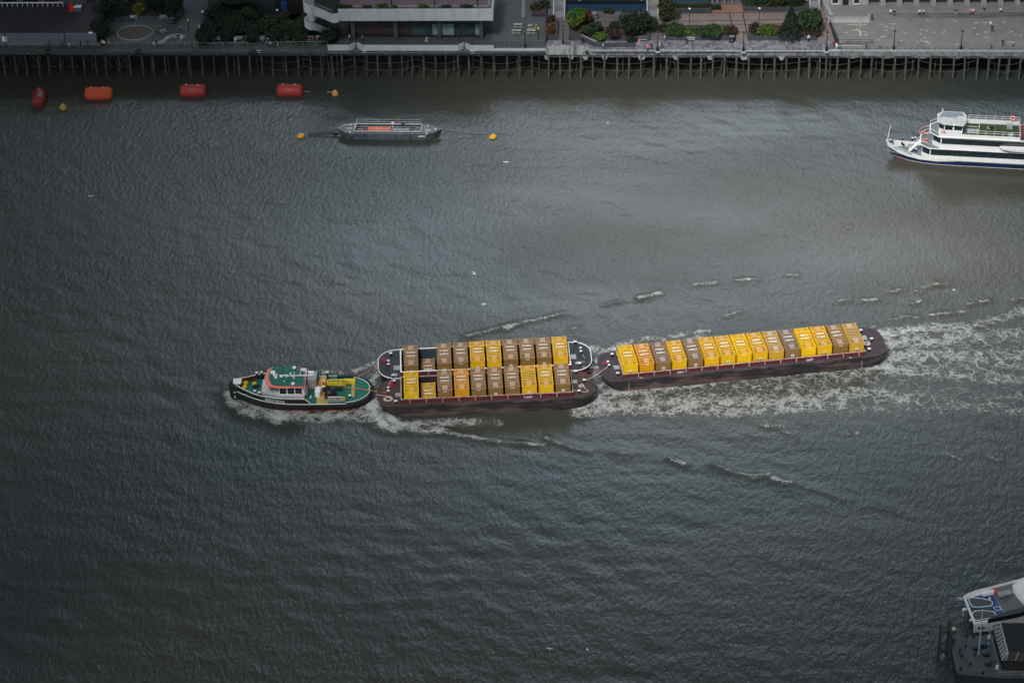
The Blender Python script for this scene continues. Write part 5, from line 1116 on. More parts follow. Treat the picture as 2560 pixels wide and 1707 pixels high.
b = MB(); b.prism([(0.4, -6.62), (5, -7.0), (LK, -7.1), (LK, -5.9), (6, -6.0), (2.6, -6.05)], 1.96, 2.75); b.build('black_side_fairing', BLACK, kt)
b = MB(); b.prism([(5.5, -7.05), (LK, -7.15), (LK, -6.4), (7.5, -6.45)], 2.752, 2.9); b.build('side_window', GLASS, kt)
b = MB(); b.prism([(-1.58, -6.12), (0.9, -6.62), (6.0, -6.98), (LK, -7.1), (LK, -6.4), (2.0, -5.9), (-1.4, -5.9)], 0.35, 1.955); b.build('side_panel', WHITE, kt)
b = MB(); b.smooth = True; b.torus((-0.45, -6.42, 1.15), 0.33, 0.07, (0.05, -1, 0.1), 14, 5); rd_ = b.build('roundel', NAVY, kt); b = MB(); b.beam((-1.05, -6.30, 1.16), (0.15, -6.54, 1.16), 0.05, 0.16); b.build('roundel_bar', NAVY, rd_)
b = MB(); a = FK.l(*K(480, 345), 2.1); b.tube(a, (a.x-1.0, a.y-0.1, 2.9), 0.05); fs = b.build('flag_staff', PUREW, kt); b = MB(); b.add([(a.x-0.2, a.y-0.3, 2.3), (a.x-1.2, a.y-0.35, 2.6), (a.x-1.2, a.y+0.35, 2.8), (a.x-0.2, a.y+0.3, 2.5)], [(0,1,2,3)]); b.build('small_flag', mat('mauve_flag', (0.35, 0.22, 0.42), 0.8), fs)
b = MB(); a = FK.l(*K(480, 480), 1.9); b.box(a.x-0.3, a.x+0.3, a.y-0.2, a.y+0.2, 1.75, 1.95); b.tube((a.x-0.3, a.y, 1.7), (a.x-0.5, a.y-0.7, 1.3), 0.05); b.build('anchor', WHITE, kt)
for px, py in ((490,310),(520,295),(565,640),(610,275),(680,268),(848,322)):
    p = FK.l(*K(px, py), 2.1); b = MB(); b.box(p.x-0.15, p.x+0.15, p.y-0.12, p.y+0.12, 1.95, 2.2); b.build('mooring_cleat', PUREW, kt)
# pier pontoon
PD = mat('pier_deck_slate', (0.075, 0.098, 0.115), 0.85, 0.2, 0.8)
A_ = at(*K(340, 1400), 1.5); B_ = at(*K(300, 880), 1.5)
FP = Fr((A_.x, A_.y, 0), R(0)); 
pt = FP.thing('pier_pontoon', 'dark slate-blue pier pontoon in the lower right corner', 'pontoon')
pp = [FP.l(*K(x, y), 1.5) for x, y in ((305,880),(860,862),(1400,850),(2600,830),(2600,1560),(1351,1490),(1000,1490),(560,1450),(400,1432),(350,1390),(325,1250),(292,1100),(292,960))]
b = MB(); b.prism([(p.x, p.y) for p in pp][::-1], -1.0, 1.44); b.build('hull', mat('pier_hull_dark', (0.015, 0.02, 0.024), 0.8, 0.3), pt); b = MB(); b.prism([(p.x*0.995+0.03, p.y*0.99+0.03) for p in pp][::-1], 1.44, 1.5); b.build('deck', PD, pt)
def post(px, py, z, r_, hh, m_=BLACK, name='mooring_bollard', cap=None):
    p = FP.l(*K(px, py), z); b = MB(); b.lathe((p.x, p.y, 1.5), [(r_, 0), (r_, hh), (r_*1.15, hh), (r_*1.15, hh+0.08), (r_*0.3, hh+0.12)], 10); o = b.build(name, m_, pt)
    return o
for px, py in ((648,1045),(760,1005),(795,1135),(828,1268)): post(px, py, 1.8, 0.5, 0.45)
for px, py in ((418,1060),(437,1135)):
    p = FP.l(*K(px, py), 1.8); b = MB(); b.box(p.x-0.2, p.x+0.2, p.y-0.5, p.y+0.5, 1.5, 1.95); b.build('deck_locker', BLACK, pt)
for px, py in ((313,935),(420,1350),(750,1415),(508,870),(610,885),(492,1020),(562,1283),(628,1145)): post(px, py, 1.7, 0.16, 0.35)
p = FP.l(*K(825, 975), 1.9); b = MB(); b.smooth = True; b.lathe((p.x, p.y, 1.5), [(0.3, 0), (0.34, 0.25), (0.15, 0.5)], 10); b.build('blue_lamp_cover', mat('cyan_blue_plastic', (0.06, 0.30, 0.50), 0.5), pt)
b = MB(); p = FP.l(*K(683, 1150), 1.5); q = FP.l(*K(755, 680), 9.2); b.tube((p.x, p.y, 1.5), (p.x-0.05, p.y+0.2, 9.6), 0.11, 8, 0.07); b.ball((p.x-0.05, p.y+0.2, 9.7), 0.14, 8, 5); b.build('mast', mat('pale_blue_mast', (0.40, 0.47, 0.52), 0.5), pt)
b = MB(); a = FP.l(*K(830, 810), 1.6); c = FP.l(*K(980, 1390), 1.6); b.tube((a.x, a.y, 2.5), (c.x, c.y, 2.5), 0.05); b.tube((a.x, a.y, 2.1), (c.x, c.y, 2.1), 0.04)
for i in range(9): t = i/8; b.tube((a.x+(c.x-a.x)*t, a.y+(c.y-a.y)*t, 1.5), (a.x+(c.x-a.x)*t, a.y+(c.y-a.y)*t, 2.5), 0.035)
b.build('guard_rail', mat('brownish_rail', (0.22, 0.20, 0.18), 0.7), pt)
for px, py in ((833, 885), (955, 1325)):
    p = FP.l(*K(px, py), 2.3); b = MB(); b.box(p.x-0.18, p.x+0.18, p.y-0.1, p.y+0.1, 1.9, 2.6); b.build('notice_board', WHITE, pt)
# waiting shelter on the pontoon
sh = thing('waiting_shelter', 'black flat-roofed pier shelter with slanted glass sides, lower right corner', 'shelter', FP.w(0, 0, 1.5), 0)
def SP(x, y, z): p = FP.l(*K(x, y), z); return (p.x, p.y)
eL, eN = SP(885, 715, 4.2), SP(1025, 1230, 4.2); rL, rN = SP(1000, 680, 5.0), SP(1115, 1108, 5.0)
b = MB(); b.prism([(eN[0]+0.5, eN[1]+0.3), (eN[0]+14, eN[1]-0.3), (eN[0]+14, eL[1]-0.3), (eL[0]+0.4, eL[1]-0.3)], 0.0, 2.7); b.build('wall', mat('dark_shelter_wall', (0.02, 0.018, 0.022), 0.7), sh)
b = MB(); b.add([(rN[0], rN[1], 3.5), (rN[0]+16, rN[1]-0.4, 3.5), (rN[0]+16, rL[1], 3.5), (rL[0], rL[1], 3.5), (rN[0], rN[1], 3.35), (rN[0]+16, rN[1]-0.4, 3.35), (rN[0]+16, rL[1], 3.35), (rL[0], rL[1], 3.35)], [(0,1,2,3),(7,6,5,4),(0,4,5,1),(1,5,6,2),(2,6,7,3),(3,7,4,0)])
b.build('roof', mat('speckled_black_roof', (0.012, 0.013, 0.016), 0.8, 0.4, 3, dirt=(0.07, 0.08, 0.09), dscale=6, dlo=0.66, dhi=0.72), sh)
def quadslab(P, th, name, m_, par):
    P = [Vector(p) for p in P]; nrm = (P[1]-P[0]).cross(P[2]-P[0]).normalized()*th; b = MB(); Q = [p-nrm for p in P]
    b.add(P+Q, [(0,1,2,3),(7,6,5,4),(0,4,5,1),(1,5,6,2),(2,6,7,3),(3,7,4,0)]); return b.build(name, m_, par)
gl = quadslab([(eL[0], eL[1], 2.7), (eN[0], eN[1], 2.7), (rN[0], rN[1], 3.5), (rL[0], rL[1], 3.5)], 0.05, 'side_glazing', mat('slanted_grey_glazing', (0.10, 0.12, 0.13), 0.3, 0.3, 1.2), sh)
b = MB(); 
for i in range(10): t = i/9; b.tube((eL[0]+(eN[0]-eL[0])*t, eL[1]+(eN[1]-eL[1])*t, 2.74), (rL[0]+(rN[0]-rL[0])*t, rL[1]+(rN[1]-rL[1])*t, 3.54), 0.035, 4)
b.tube((rL[0], rL[1], 3.55), (rN[0], rN[1], 3.55), 0.05, 4); b.tube((eN[0], eN[1], 2.75), (rN[0], rN[1], 3.55), 0.06, 4); b.build('glazing_bar', WHITE, gl)
gf = quadslab([(eN[0], eN[1]-0.1, 2.7), (eN[0]+16, eN[1]-0.6, 2.7), (rN[0]+16, rN[1]-0.42, 3.5), (rN[0], rN[1]-0.02, 3.5)], 0.05, 'front_glazing', mat('dark_front_glazing', (0.03, 0.018, 0.025), 0.3, 0.3), sh)
b = MB()
for i in range(9): b.tube((eN[0]+0.5+i*1.4, eN[1]-0.12, 2.74), (eN[0]+1.0+i*1.4, rN[1]-0.05, 3.54), 0.035, 4)
b.build('glazing_bar', WHITE, gf)
b = MB(); a = FP.l(*K(985, 1400), 2.3)
for z in (0.35, 0.7, 1.0): b.tube((a.x, a.y, 1.5+z), (a.x+16, a.y-0.4, 1.5+z), 0.04, 4)
for i in range(10): b.tube((a.x+i*1.7, a.y-i*0.04, 1.5), (a.x+i*1.7, a.y-i*0.04, 2.5), 0.04, 4)
b.build('front_rail', mat('pale_metal_rail', (0.35, 0.38, 0.40), 0.5), pt)
# timber dolphins at the pontoon head
TM = mat('wet_dark_timber', (0.035, 0.042, 0.045), 0.9, 0.35, 2, stretch=(1, 1, 0.3))
dl = thing('timber_dolphin', 'weathered timber mooring dolphin standing at the left end of the pier pontoon', 'dolphin', at(*K(160, 1320), 0), 0)
for px, py, z in ((130,730,5.6), (262,660,6.2), (275,840,4.8)):
    p = at(*K(px, py), z)-dl.location; b = MB(); b.cb((p.x, p.y, -2), 0.45, 0.45, z+2); b.cb((p.x, p.y, z), 0.55, 0.55, 0.12); b.build('pile', TM, dl)
p = at(*K(130, 730), 5.6)-dl.location; q = at(*K(262, 660), 6.2)-dl.location
for z in (4.6, 2.4, 1.0): b = MB(); b.beam((p.x, p.y-0.3, z), (q.x, q.y-0.3, z), 0.25, 0.3); b.build('cross_beam', TM, dl)
p = at(*K(320, 780), 0.1); b = MB(); b.smooth = True; b.lathe((0,0,0), [(0.12,-0.1),(0.35,0.1),(0.3,0.4),(0.1,0.5)], 10); tag(b.build('small_float', mat('cream_float', (0.6,0.56,0.45), 0.7), None, (p.x, p.y, 0)), 'cream float bobbing between the dolphin and the catamaran', 'float')
# ================================================================ north bank
GZ = 6.1
def QY(x): return 467.75-0.0085*x
def g(px, py, z=GZ): return at(px, py, z)
CONC = mat('grey_concrete', (0.20, 0.22, 0.24), 0.85, 0.25, 0.8, dirt=(0.075, 0.085, 0.085), dscale=0.9, dlo=0.48, dhi=0.62, stretch=(1, 1, 0.5))
CONCL = mat('pale_board_concrete', (0.43, 0.46, 0.50), 0.8, 0.12, 0.7, dirt=(0.26, 0.28, 0.31), dscale=1.2, dlo=0.55, dhi=0.75, stretch=(1, 1, 0.35))
CONCD = mat('stained_concrete_edge', (0.105, 0.115, 0.115), 0.9, 0.35, 1.2, dirt=(0.22, 0.23, 0.23), dscale=1.3, dlo=0.55, dhi=0.66)
PILE = mat('weathered_timber_pile', (0.075, 0.074, 0.064), 0.9, 0.35, 1.5, dirt=(0.024, 0.023, 0.019), dscale=1.2, dlo=0.45, dhi=0.6, obj_random=True, stretch=(1, 1, 0.35))
CPILE = mat('concrete_pile', (0.085, 0.085, 0.078), 0.9, 0.25, 1.5, dirt=(0.035, 0.036, 0.03), dscale=1.0, obj_random=True)
DPILE = mat('shade_dark_pile', (0.055, 0.058, 0.055), 0.9, 0.3, 1.5, dirt=(0.02, 0.02, 0.018), dscale=1.0, obj_random=True)  # rear piles coloured darker for the shade under the deck
SOFF = mat('crusted_concrete_beam', (0.10, 0.105, 0.11), 0.9, 0.4, 2.0, dirt=(0.34, 0.36, 0.37), dscale=1.5, dlo=0.56, dhi=0.63)
SLATE = mat('slate_grey_wall', (0.050, 0.060, 0.078), 0.85, 0.2, 1.2)
IRON = mat('black_iron', (0.010, 0.012, 0.014), 0.6, 0.3)
ASPH = mat('dark_asphalt', (0.045, 0.052, 0.056), 0.9, 0.2, 0.7)
PAVG = mat('grey_paving', (0.085, 0.10, 0.105), 0.9, 0.22, 0.5, dirt=(0.06, 0.072, 0.078), dscale=0.8, bands=[(0, 0.9, 0.06, 0.82), (1, 0.6, 0.07, 0.82)])
PAVD = mat('dark_grey_paving', (0.060, 0.073, 0.078), 0.9, 0.22, 0.5, dirt=(0.042, 0.052, 0.056), dscale=0.7, bands=[(1, 0.6, 0.08, 0.85)])
PAVS = mat('sandy_brick_paving', (0.22, 0.175, 0.165), 0.9, 0.15, 0.8, dirt=(0.16, 0.135, 0.14), dscale=0.6)
PAVO = mat('orange_brick_paving', (0.30, 0.165, 0.12), 0.9, 0.22, 1.5, dirt=(0.22, 0.14, 0.12), dscale=1.2)
PAVP = mat('pinkish_paving', (0.135, 0.12, 0.135), 0.9, 0.18, 0.8)
TERR = mat('terrace_stone_paving', (0.24, 0.24, 0.25), 0.9, 0.12, 0.4, dirt=(0.185, 0.19, 0.20), dscale=0.35, bands=[(0, 0.56, 0.10, 0.80), (1, 0.56, 0.12, 0.72)])
SOIL = mat('brown_soil', (0.075, 0.056, 0.045), 0.95, 0.25, 1.5)
STONE = mat('portland_stone', (0.36, 0.38, 0.38), 0.85, 0.15, 1.0, dirt=(0.22, 0.24, 0.24), dscale=1.2, bands=[(2, 0.42, 0.14, 0.6)])
def flag_mat():
    M = bpy.data.materials.new('mixed_flagstones'); M.use_nodes = True; n = M.node_tree.nodes; l = M.node_tree.links; b = n['Principled BSDF']; b.inputs['Roughness'].default_value = 0.85
    t = n.new('ShaderNodeTexCoord'); br = n.new('ShaderNodeTexBrick'); mp = n.new('ShaderNodeMapping'); mp.inputs['Scale'].default_value = (1, 1, 1); mp.inputs['Rotation'].default_value = (0, 0, R(90))
    l.new(t.outputs['Object'], mp.inputs[0]); l.new(mp.outputs[0], br.inputs['Vector']); br.inputs['Scale'].default_value = 1.0; br.inputs['Brick Width'].default_value = 1.0; br.inputs['Row Height'].default_value = 0.62; br.inputs['Mortar Size'].default_value = 0.02; br.inputs['Bias'].default_value = 0.1
    br.inputs['Color1'].default_value = (0.10, 0.10, 0.12, 1); br.inputs['Color2'].default_value = (0.26, 0.27, 0.31, 1); br.inputs['Mortar'].default_value = (0.10, 0.10, 0.11, 1)
    nz = n.new('ShaderNodeTexNoise'); nz.inputs['Scale'].default_value = 0.5; nz.inputs['Detail'].default_value = 4; l.new(t.outputs['Object'], nz.inputs['Vector'])
    mm = n.new('ShaderNodeMixRGB'); mm.blend_type = 'MULTIPLY'; mm.inputs[0].default_value = 0.7; l.new(br.outputs['Color'], mm.inputs[1]); l.new(nz.outputs['Fac'], mm.inputs[2])
    ml = n.new('ShaderNodeMixRGB'); ml.blend_type = 'MULTIPLY'; ml.inputs[0].default_value = 1; ml.inputs[2].default_value = (1.55, 1.5, 1.55, 1); l.new(mm.outputs[0], ml.inputs[1]); l.new(ml.outputs[0], b.inputs['Base Color']); return M
FLAG = flag_mat()

def struct(o): o['kind'] = 'structure'; return o
def slab(name, pts, z1, m_, th=0.03, zr=None):
    P = [g(x, y, z1 if zr is None else zr) for x, y in pts]; c = sum(P, Vector())/len(P)
    L_ = [(p.x-c.x, p.y-c.y) for p in P]
    A = sum(L_[i][0]*L_[(i+1) % len(L_)][1]-L_[(i+1) % len(L_)][0]*L_[i][1] for i in range(len(L_)))
    if A < 0: L_ = L_[::-1]
    b = MB(); b.prism(L_, -th, 0); o = b.build(name, m_, None, (c.x, c.y, z1)); return o
# the land: one sheet from the wharf edge to the horizon, with a river wall under it
b = MB(); b.add([(-3000, QY(-3000) if False else 471.6, GZ), (3000, 471.6, GZ), (3000, 6000, GZ), (-3000, 6000, GZ)], [(0,1,2,3)])
struct(b.build('ground', ASPH))
b = MB(); b.box(-3000, 3000, 471.5, 471.6, -2, GZ-0.6); struct(b.build('embankment', mat('shade_black_embankment', (0.008, 0.009, 0.009), 0.9, 0.4, 0.5)))  # near-black colour stands in for the shade under the wharf deck
# ---------------------------------------------------------------- wharves: deck, edge beam, piles
PXL, PXR = -190.0, 150.0
def wx(px, z=GZ): return g(px, 131, z).x
def wharf(name, label, xa, xb, edge_mat, z0, z1, seed, spacing, pile_m, back=4.2, cop=None):
    rg = random.Random(seed); xm = (xa+xb)/2; ym = QY(xm)
    t = thing(name, label, 'wharf', (xm, ym, 0)); ang = -0.0085
    Y = lambda x: QY(x)-ym
    b = MB(); b.add([(xa-xm, Y(xa)+0.25, 5.55), (xb-xm, Y(xb)+0.25, 5.55), (xb-xm, back, 5.55), (xa-xm, back, 5.55), (xa-xm, Y(xa)+0.25, GZ-0.02), (xb-xm, Y(xb)+0.25, GZ-0.02), (xb-xm, back, GZ-0.02), (xa-xm, back, GZ-0.02)],
        [(0,3,2,1),(4,5,6,7),(0,1,5,4),(1,2,6,5),(2,3,7,6),(3,0,4,7)]); b.build('deck_slab', CONCD, t)
    def bar(y0, y1, za, zb, nm, m_):
        b = MB(); b.add([(xa-xm, Y(xa)+y0, za), (xb-xm, Y(xb)+y0, za), (xb-xm, Y(xb)+y1, za), (xa-xm, Y(xa)+y1, za), (xa-xm, Y(xa)+y0, zb), (xb-xm, Y(xb)+y0, zb), (xb-xm, Y(xb)+y1, zb), (xa-xm, Y(xa)+y1, zb)],
            [(0,3,2,1),(4,5,6,7),(0,1,5,4),(1,2,6,5),(2,3,7,6),(3,0,4,7)]); return b.build(nm, m_, t)
    bar(-0.05, 0.25, z0, z1, 'edge_beam', edge_mat); bar(0.30, 0.75, z0-0.62, z0-0.08, 'cross_head', SOFF)
    if cop: bar(-0.12, 0.45, z1, z1+0.10, 'coping', cop)
    bar(0.9, 1.0, -1.5, z0-0.65, 'shadow_boarding', mat('black_tide_boarding', (0.010, 0.012, 0.012), 0.9, 0.3)) if False else None
    x = xa+0.6; k = 0
    while x < xb-0.3:
        lean = rg.uniform(-0.16, 0.16); b = MB(); r_ = rg.uniform(0.18, 0.25); xx = x-xm
        b.tube((xx+lean, Y(x)-0.18, -1.5), (xx, Y(x)+0.08, z0-0.02), r_, 6, r_*0.92); b.build('pile', pile_m, t); k += 1; x += spacing*rg.uniform(0.86, 1.12)
    x = xa+1.5
    while x < xb-0.5:
        typ = rg.random(); xx = x-xm; yb = Y(x)+rg.choice((1.2, 1.9, 2.6)); b = MB()
        if typ < 0.25: b.tube((xx-0.1, yb, 5.4), (xx-0.9, yb, -1), 0.16, 6); b.build('raking_pile', DPILE, t); b = MB(); b.tube((xx+0.1, yb, 5.4), (xx+0.9, yb, -1), 0.16, 6); b.build('raking_pile', DPILE, t)
        else: b.tube((xx, yb, -1.5), (xx, yb, 5.4), 0.17, 6); b.build('rear_pile', DPILE, t)
        x += spacing*rg.uniform(1.2, 2.4)
    return t, xm, ym
XA, XB, XC_, XD = wx(819), wx(1364), wx(2060), PXR
W1, w1x, w1y = wharf('timber_wharf', 'long dark timber wharf on close-set piles along the left part of the far bank', PXL+25, XA, CONCD, 5.35, 6.12, 1, 2.47, PILE)
W2, w2x, w2y = wharf('concrete_wharf', 'pile wharf under the white parapet, middle of the far bank', XA+0.02, XB, CONC, 5.45, 6.14, 2, 2.47, PILE)
W3, w3x, w3y = wharf('riverside_wharf', 'pile wharf with stained edge below the brick plaza planters', XB+0.02, XC_, CONC, 5.2, 6.16, 3, 2.4, CPILE, cop=CONCL)
W4, w4x, w4y = wharf('arched_wharf', 'pile wharf with pale arched brackets below the stone terrace, right end', XC_+0.02, XD, CONC, 5.2, 6.28, 4, 2.36, CPILE, cop=CONCL)
# arched brackets between the terrace piles, haunches under the plaza wharf
HB = mat('pale_bracket_concrete', (0.15, 0.155, 0.16), 0.9, 0.2, 0.8)
x = wx(2130)
while x < XD-4:
    b = MB(); xx = x-w4x; y0 = QY(x)-w4y+0.02
    b.rings([[(xx-2.3, y0, 5.1), (xx-0.4, y0, 4.55), (xx+0.4, y0, 4.55), (xx+2.3, y0, 5.1), (xx+2.3, y0, 5.16), (xx-2.3, y0, 5.16)], [(xx-2.3, y0+0.26, 5.1), (xx-0.4, y0+0.26, 4.55), (xx+0.4, y0+0.26, 4.55), (xx+2.3, y0+0.26, 5.1), (xx+2.3, y0+0.26, 5.16), (xx-2.3, y0+0.26, 5.16)]])
    b.build('arched_bracket', HB, W4); x += 7.05
for px in (1367, 1427, 1463, 1512, 1604, 1690, 1776, 1861, 1955):
    x = wx(px); xx = x-w3x; y0 = QY(x)-w3y+0.12; wd = 1.0 if px in (1604, 1861) else 0.75; b = MB()
    b.rings([[(xx-wd, y, 5.15), (xx-wd*0.45, y, 4.1), (xx+wd*0.45, y, 4.1), (xx+wd, y, 5.15)] for y in (y0, y0+0.5)]); b.build('haunch', mat('whitish_haunch', (0.30, 0.33, 0.34), 0.9, 0.3, 1.5, dirt=(0.10, 0.11, 0.11), dscale=1.8), W3)
# lattice bracing on the left timber wharf
x = PXL+45
while x < wx(330):
    xx = x-w1x; y0 = QY(x)-w1y+0.75
    for a, c in (((0, 4.9), (2.47, 1.6)), ((2.47, 4.9), (0, 1.6))): b = MB(); b.tube((xx+a[0], y0, a[1]), (xx+c[0], y0, c[1]), 0.06, 4); b.build('cross_brace', PILE, W1)
    b = MB(); b.tube((xx, y0-0.1, 3.9), (xx+2.47, y0-0.1, 3.9), 0.08, 4); b.build('waling', PILE, W1); b = MB(); b.tube((xx, y0-0.1, 1.9), (xx+2.47, y0-0.1, 1.9), 0.08, 4); b.build('waling', PILE, W1)
    x += 2.47*1.5
# swagged chains along the piles
ci = 0
CHN = ['under the hedge benches', 'left of the parapet end', 'under the first parapet bay', 'under the office columns', 'left of the second parapet bay', 'below the picnic plaza', 'below the streaked concrete block', 'right of the white walker', 'below the path and bin', 'between the fourth and fifth iron lamps', 'where the brackets begin', 'under the terrace lamp', 'at the right edge']
for px0, px1 in ((640,758),(758,880),(880,1040),(1040,1155),(1180,1313),(1320,1470),(1470,1640),(1660,1800),(1800,2030),(2035,2148),(2180,2290),(2300,2440),(2470,2560)):
    for z in (4.3, 2.7):
        a, c = wx(px0), wx(px1)
        o = rope((a, QY(a)-0.3, z), (c, QY(c)-0.3, z), 1.0, IRON if False else mat('rusty_chain', (0.10, 0.09, 0.08), 0.9), 'chain swag, %s strand, hanging on the wharf piles %s' % ('upper' if z > 4 else 'lower', CHN[ci]), 0.035, 'chain_swag', 12, 'chain swags along the wharf piles'); o['category'] = 'chain'
    ci += 1
# ---------------------------------------------------------------- pavements
struct(slab('promenade', [(-500,119),(-500,112),(0,112),(236,115),(760,108),(835,108),(860,100),(1364,100),(1364,121),(1234,121),(1234,113),(819,116),(819,121)], GZ+0.004, PAVD))
struct(slab('promenade', [(1364,121),(1364,100),(1420,102),(1660,102),(2090,103),(2090,131),(1480,131),(1460,115)], GZ+0.008, FLAG))
struct(slab('river_walk', [(-600,131.5),(-600,119),(819,119),(819,131.5)], GZ+0.003, mat('slate_walkway', (0.062, 0.078, 0.086), 0.9, 0.25, 0.6)))
struct(slab('river_walk', [(1364,133),(1364,118),(1234,118),(819,114),(819,131)], GZ+0.003, PAVD))
struct(slab('plaza', [(255,-40),(500,-40),(500,112),(236,114)], GZ+0.004, PAVG))
struct(slab('path', [(466,-30),(522,-30),(516,55),(446,55)], GZ+0.009, PAVD))
struct(slab('plaza', [(1225,-60),(1364,-60),(1364,121),(1232,121)], GZ+0.010, PAVG))
struct(slab('plaza', [(1364,-60),(2060,-60),(2090,104),(1364,104)], GZ+0.006, PAVP))
struct(slab('plaza', [(1690,34),(1955,31),(1990,78),(1680,78)], GZ+0.012, PAVS)); struct(slab('plaza', [(1776,12),(1850,12),(1905,32),(1776,35)], GZ+0.016, PAVO))
struct(slab('path', [(1823,33),(1857,33),(1872,103),(1840,103)], GZ+0.020, PAVS))
struct(slab('path', [(2038,20),(2056,20),(2088,104),(2046,104)], GZ+0.012, PAVS))
BLK = mat('black_paving_and_step_shadow', (0.02, 0.022, 0.026), 0.9, 0.1)  # serves the real paving lines and the painted step shadows
for i, P in enumerate([[(1690,33.6),(1955,30.6),(1955,31.8),(1690,34.8)],[(1690,54),(1955,49),(1955,50.2),(1690,55.2)],[(1690,64),(1955,59.5),(1955,60.7),(1690,65.2)],[(1822,33),(1824.5,33),(1841,103),(1837.5,103)],[(1855.5,33),(1858,33),(1874,103),(1870.5,103)],[(1836,80),(1869,79.5),(1869,80.5),(1836,81)],[(1384,55),(1411,55),(1411,56),(1384,56)],[(1384,66),(1412,66),(1412,67),(1384,67)],[(1500,55),(1560,54.5),(1560,55.5),(1500,56)],[(1500,67),(1555,66.5),(1555,67.5),(1500,68)],[(2040,46),(2062,46),(2062,47),(2040,47)]]):
    struct(slab('paving_line', P, GZ+0.026, BLK))
struct(slab('terrace', [(2080,58),(2172,56),(2172,34),(2900,24),(2900,128.5),(2110,128.5)], GZ+0.010, TERR))
# upper terrace on four steps
b = MB()
def tile(px, py, w_, h_, z=GZ+0.016):
    p = g(px, py, z); s_ = MB(); s_.box(-w_/2, w_/2, -h_/2, h_/2, -0.02, 0); o = s_.build('pale_slab', mat('cream_slab', (0.48, 0.48, 0.44), 0.85, 0.1), None, (p.x, p.y, z)); struct(o); return o
TT = lambda x, y: (2060+x/7.84, y/7.84)
for x, y, w_, h_ in ((662,492,4.2,0.35),(706,492,0.5,1.3),(605,597,1.5,0.35),(640,575,0.5,0.5),(440,640,0.6,.45),(790,632,.6,.45),(845,670,.6,.45),(812,692,.6,.45),(1140,480,.6,.4),(1197,518,.6,.4),(1245,540,.6,.4),(1338,558,.6,.4),(1218,602,.6,.4),(1358,475,1.5,.4),(1157,727,1.0,.4),(1060,788,.55,.4),(1590,655,.6,.4),(1510,800,.6,.4),(1915,585,.6,.4),(2008,604,.6,.4),(1898,668,.6,.4),(2152,640,.6,.4),(1978,748,.6,.4),(1905,792,.6,.4),(2000,822,.7,.7),(2055,842,.6,.5),(1832,836,.5,.4),(2030,400,.6,.4),(320,828,.6,.4)): tile(*TT(x, y), w_, h_)
p1 = g(*TT(690, 590)); p2 = g(*TT(722, 705)); s_ = MB(); s_.beam((0, 0, 0), (p2.x-p1.x, p2.y-p1.y, 0), 0.6, 0.02); struct(s_.build('pale_slab', MATS['cream_slab'], None, (p1.x, p1.y, GZ+0.016)))
T6 = lambda x, y: (2110+x/5.227, y/5.227)
for x, y, w_ in ((1295,440,.6),(1450,278,.6),(1730,302,1.0),(1845,298,1.1),(1708,372,.6),(1857,423,1.0),(1745,453,.6),(1862,492,1.0),(2092,293,.6),(2195,415,.6),(2245,455,.5),(2308,467,.6),(2160,553,1.2),(1315,410,.6),(1473,585,.5)): tile(*T6(x, y), w_, 0.42)
zt = GZ
for k, (yl, yr) in enumerate(((46.5,41.5),(43,38),(39.5,34.5),(36,31))):
    zt = GZ+0.15*(k+1); struct(slab('terrace_step', [(2235-k*6,yl-1.5),(2900,yr-6),(2900,-80),(2176,-80),(2176,yl-3+k*2)], zt, TERR, 0.15))
for k, yl in enumerate((56,53,50,47.5)): struct(slab('terrace_step', [(2175,yl),(2300-k*22,yl-0.5),(2260-k*10,yl-9),(2175,yl-9)], GZ+0.15*(k+1)-0.004, TERR, 0.15))
struct(slab('upper_terrace', [(2064,44),(2178,44),(2178,-60),(2040,-60)], GZ+0.604, TERR, 0.4))

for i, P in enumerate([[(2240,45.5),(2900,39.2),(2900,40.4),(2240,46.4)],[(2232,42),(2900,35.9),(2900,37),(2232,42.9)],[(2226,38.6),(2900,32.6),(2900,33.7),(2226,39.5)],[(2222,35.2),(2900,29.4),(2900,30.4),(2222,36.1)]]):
    struct(slab('step_shadow_line', P, GZ+0.15*i+0.03, BLK))  # dark strips paint the shadow at the foot of each riser
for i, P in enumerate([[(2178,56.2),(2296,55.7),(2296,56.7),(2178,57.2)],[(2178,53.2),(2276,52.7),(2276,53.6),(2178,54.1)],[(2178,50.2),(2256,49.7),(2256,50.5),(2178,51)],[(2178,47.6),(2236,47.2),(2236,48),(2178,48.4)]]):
    struct(slab('step_shadow_line', P, GZ+0.15*i+0.03, BLK))  # same painted riser shadow on the side steps
# ---------------------------------------------------------------- buildings
def bbox_wall(name, label, cat, x0, x1, y0, y1, z0, z1, m_, part='wall'):
    t = thing(name, label, cat, ((x0+x1)/2, (y0+y1)/2, z0)); b = MB(); b.box(x0-(x0+x1)/2, x1-(x0+x1)/2, y0-(y0+y1)/2, y1-(y0+y1)/2, 0, z1-z0); b.build(part, m_, t); return t
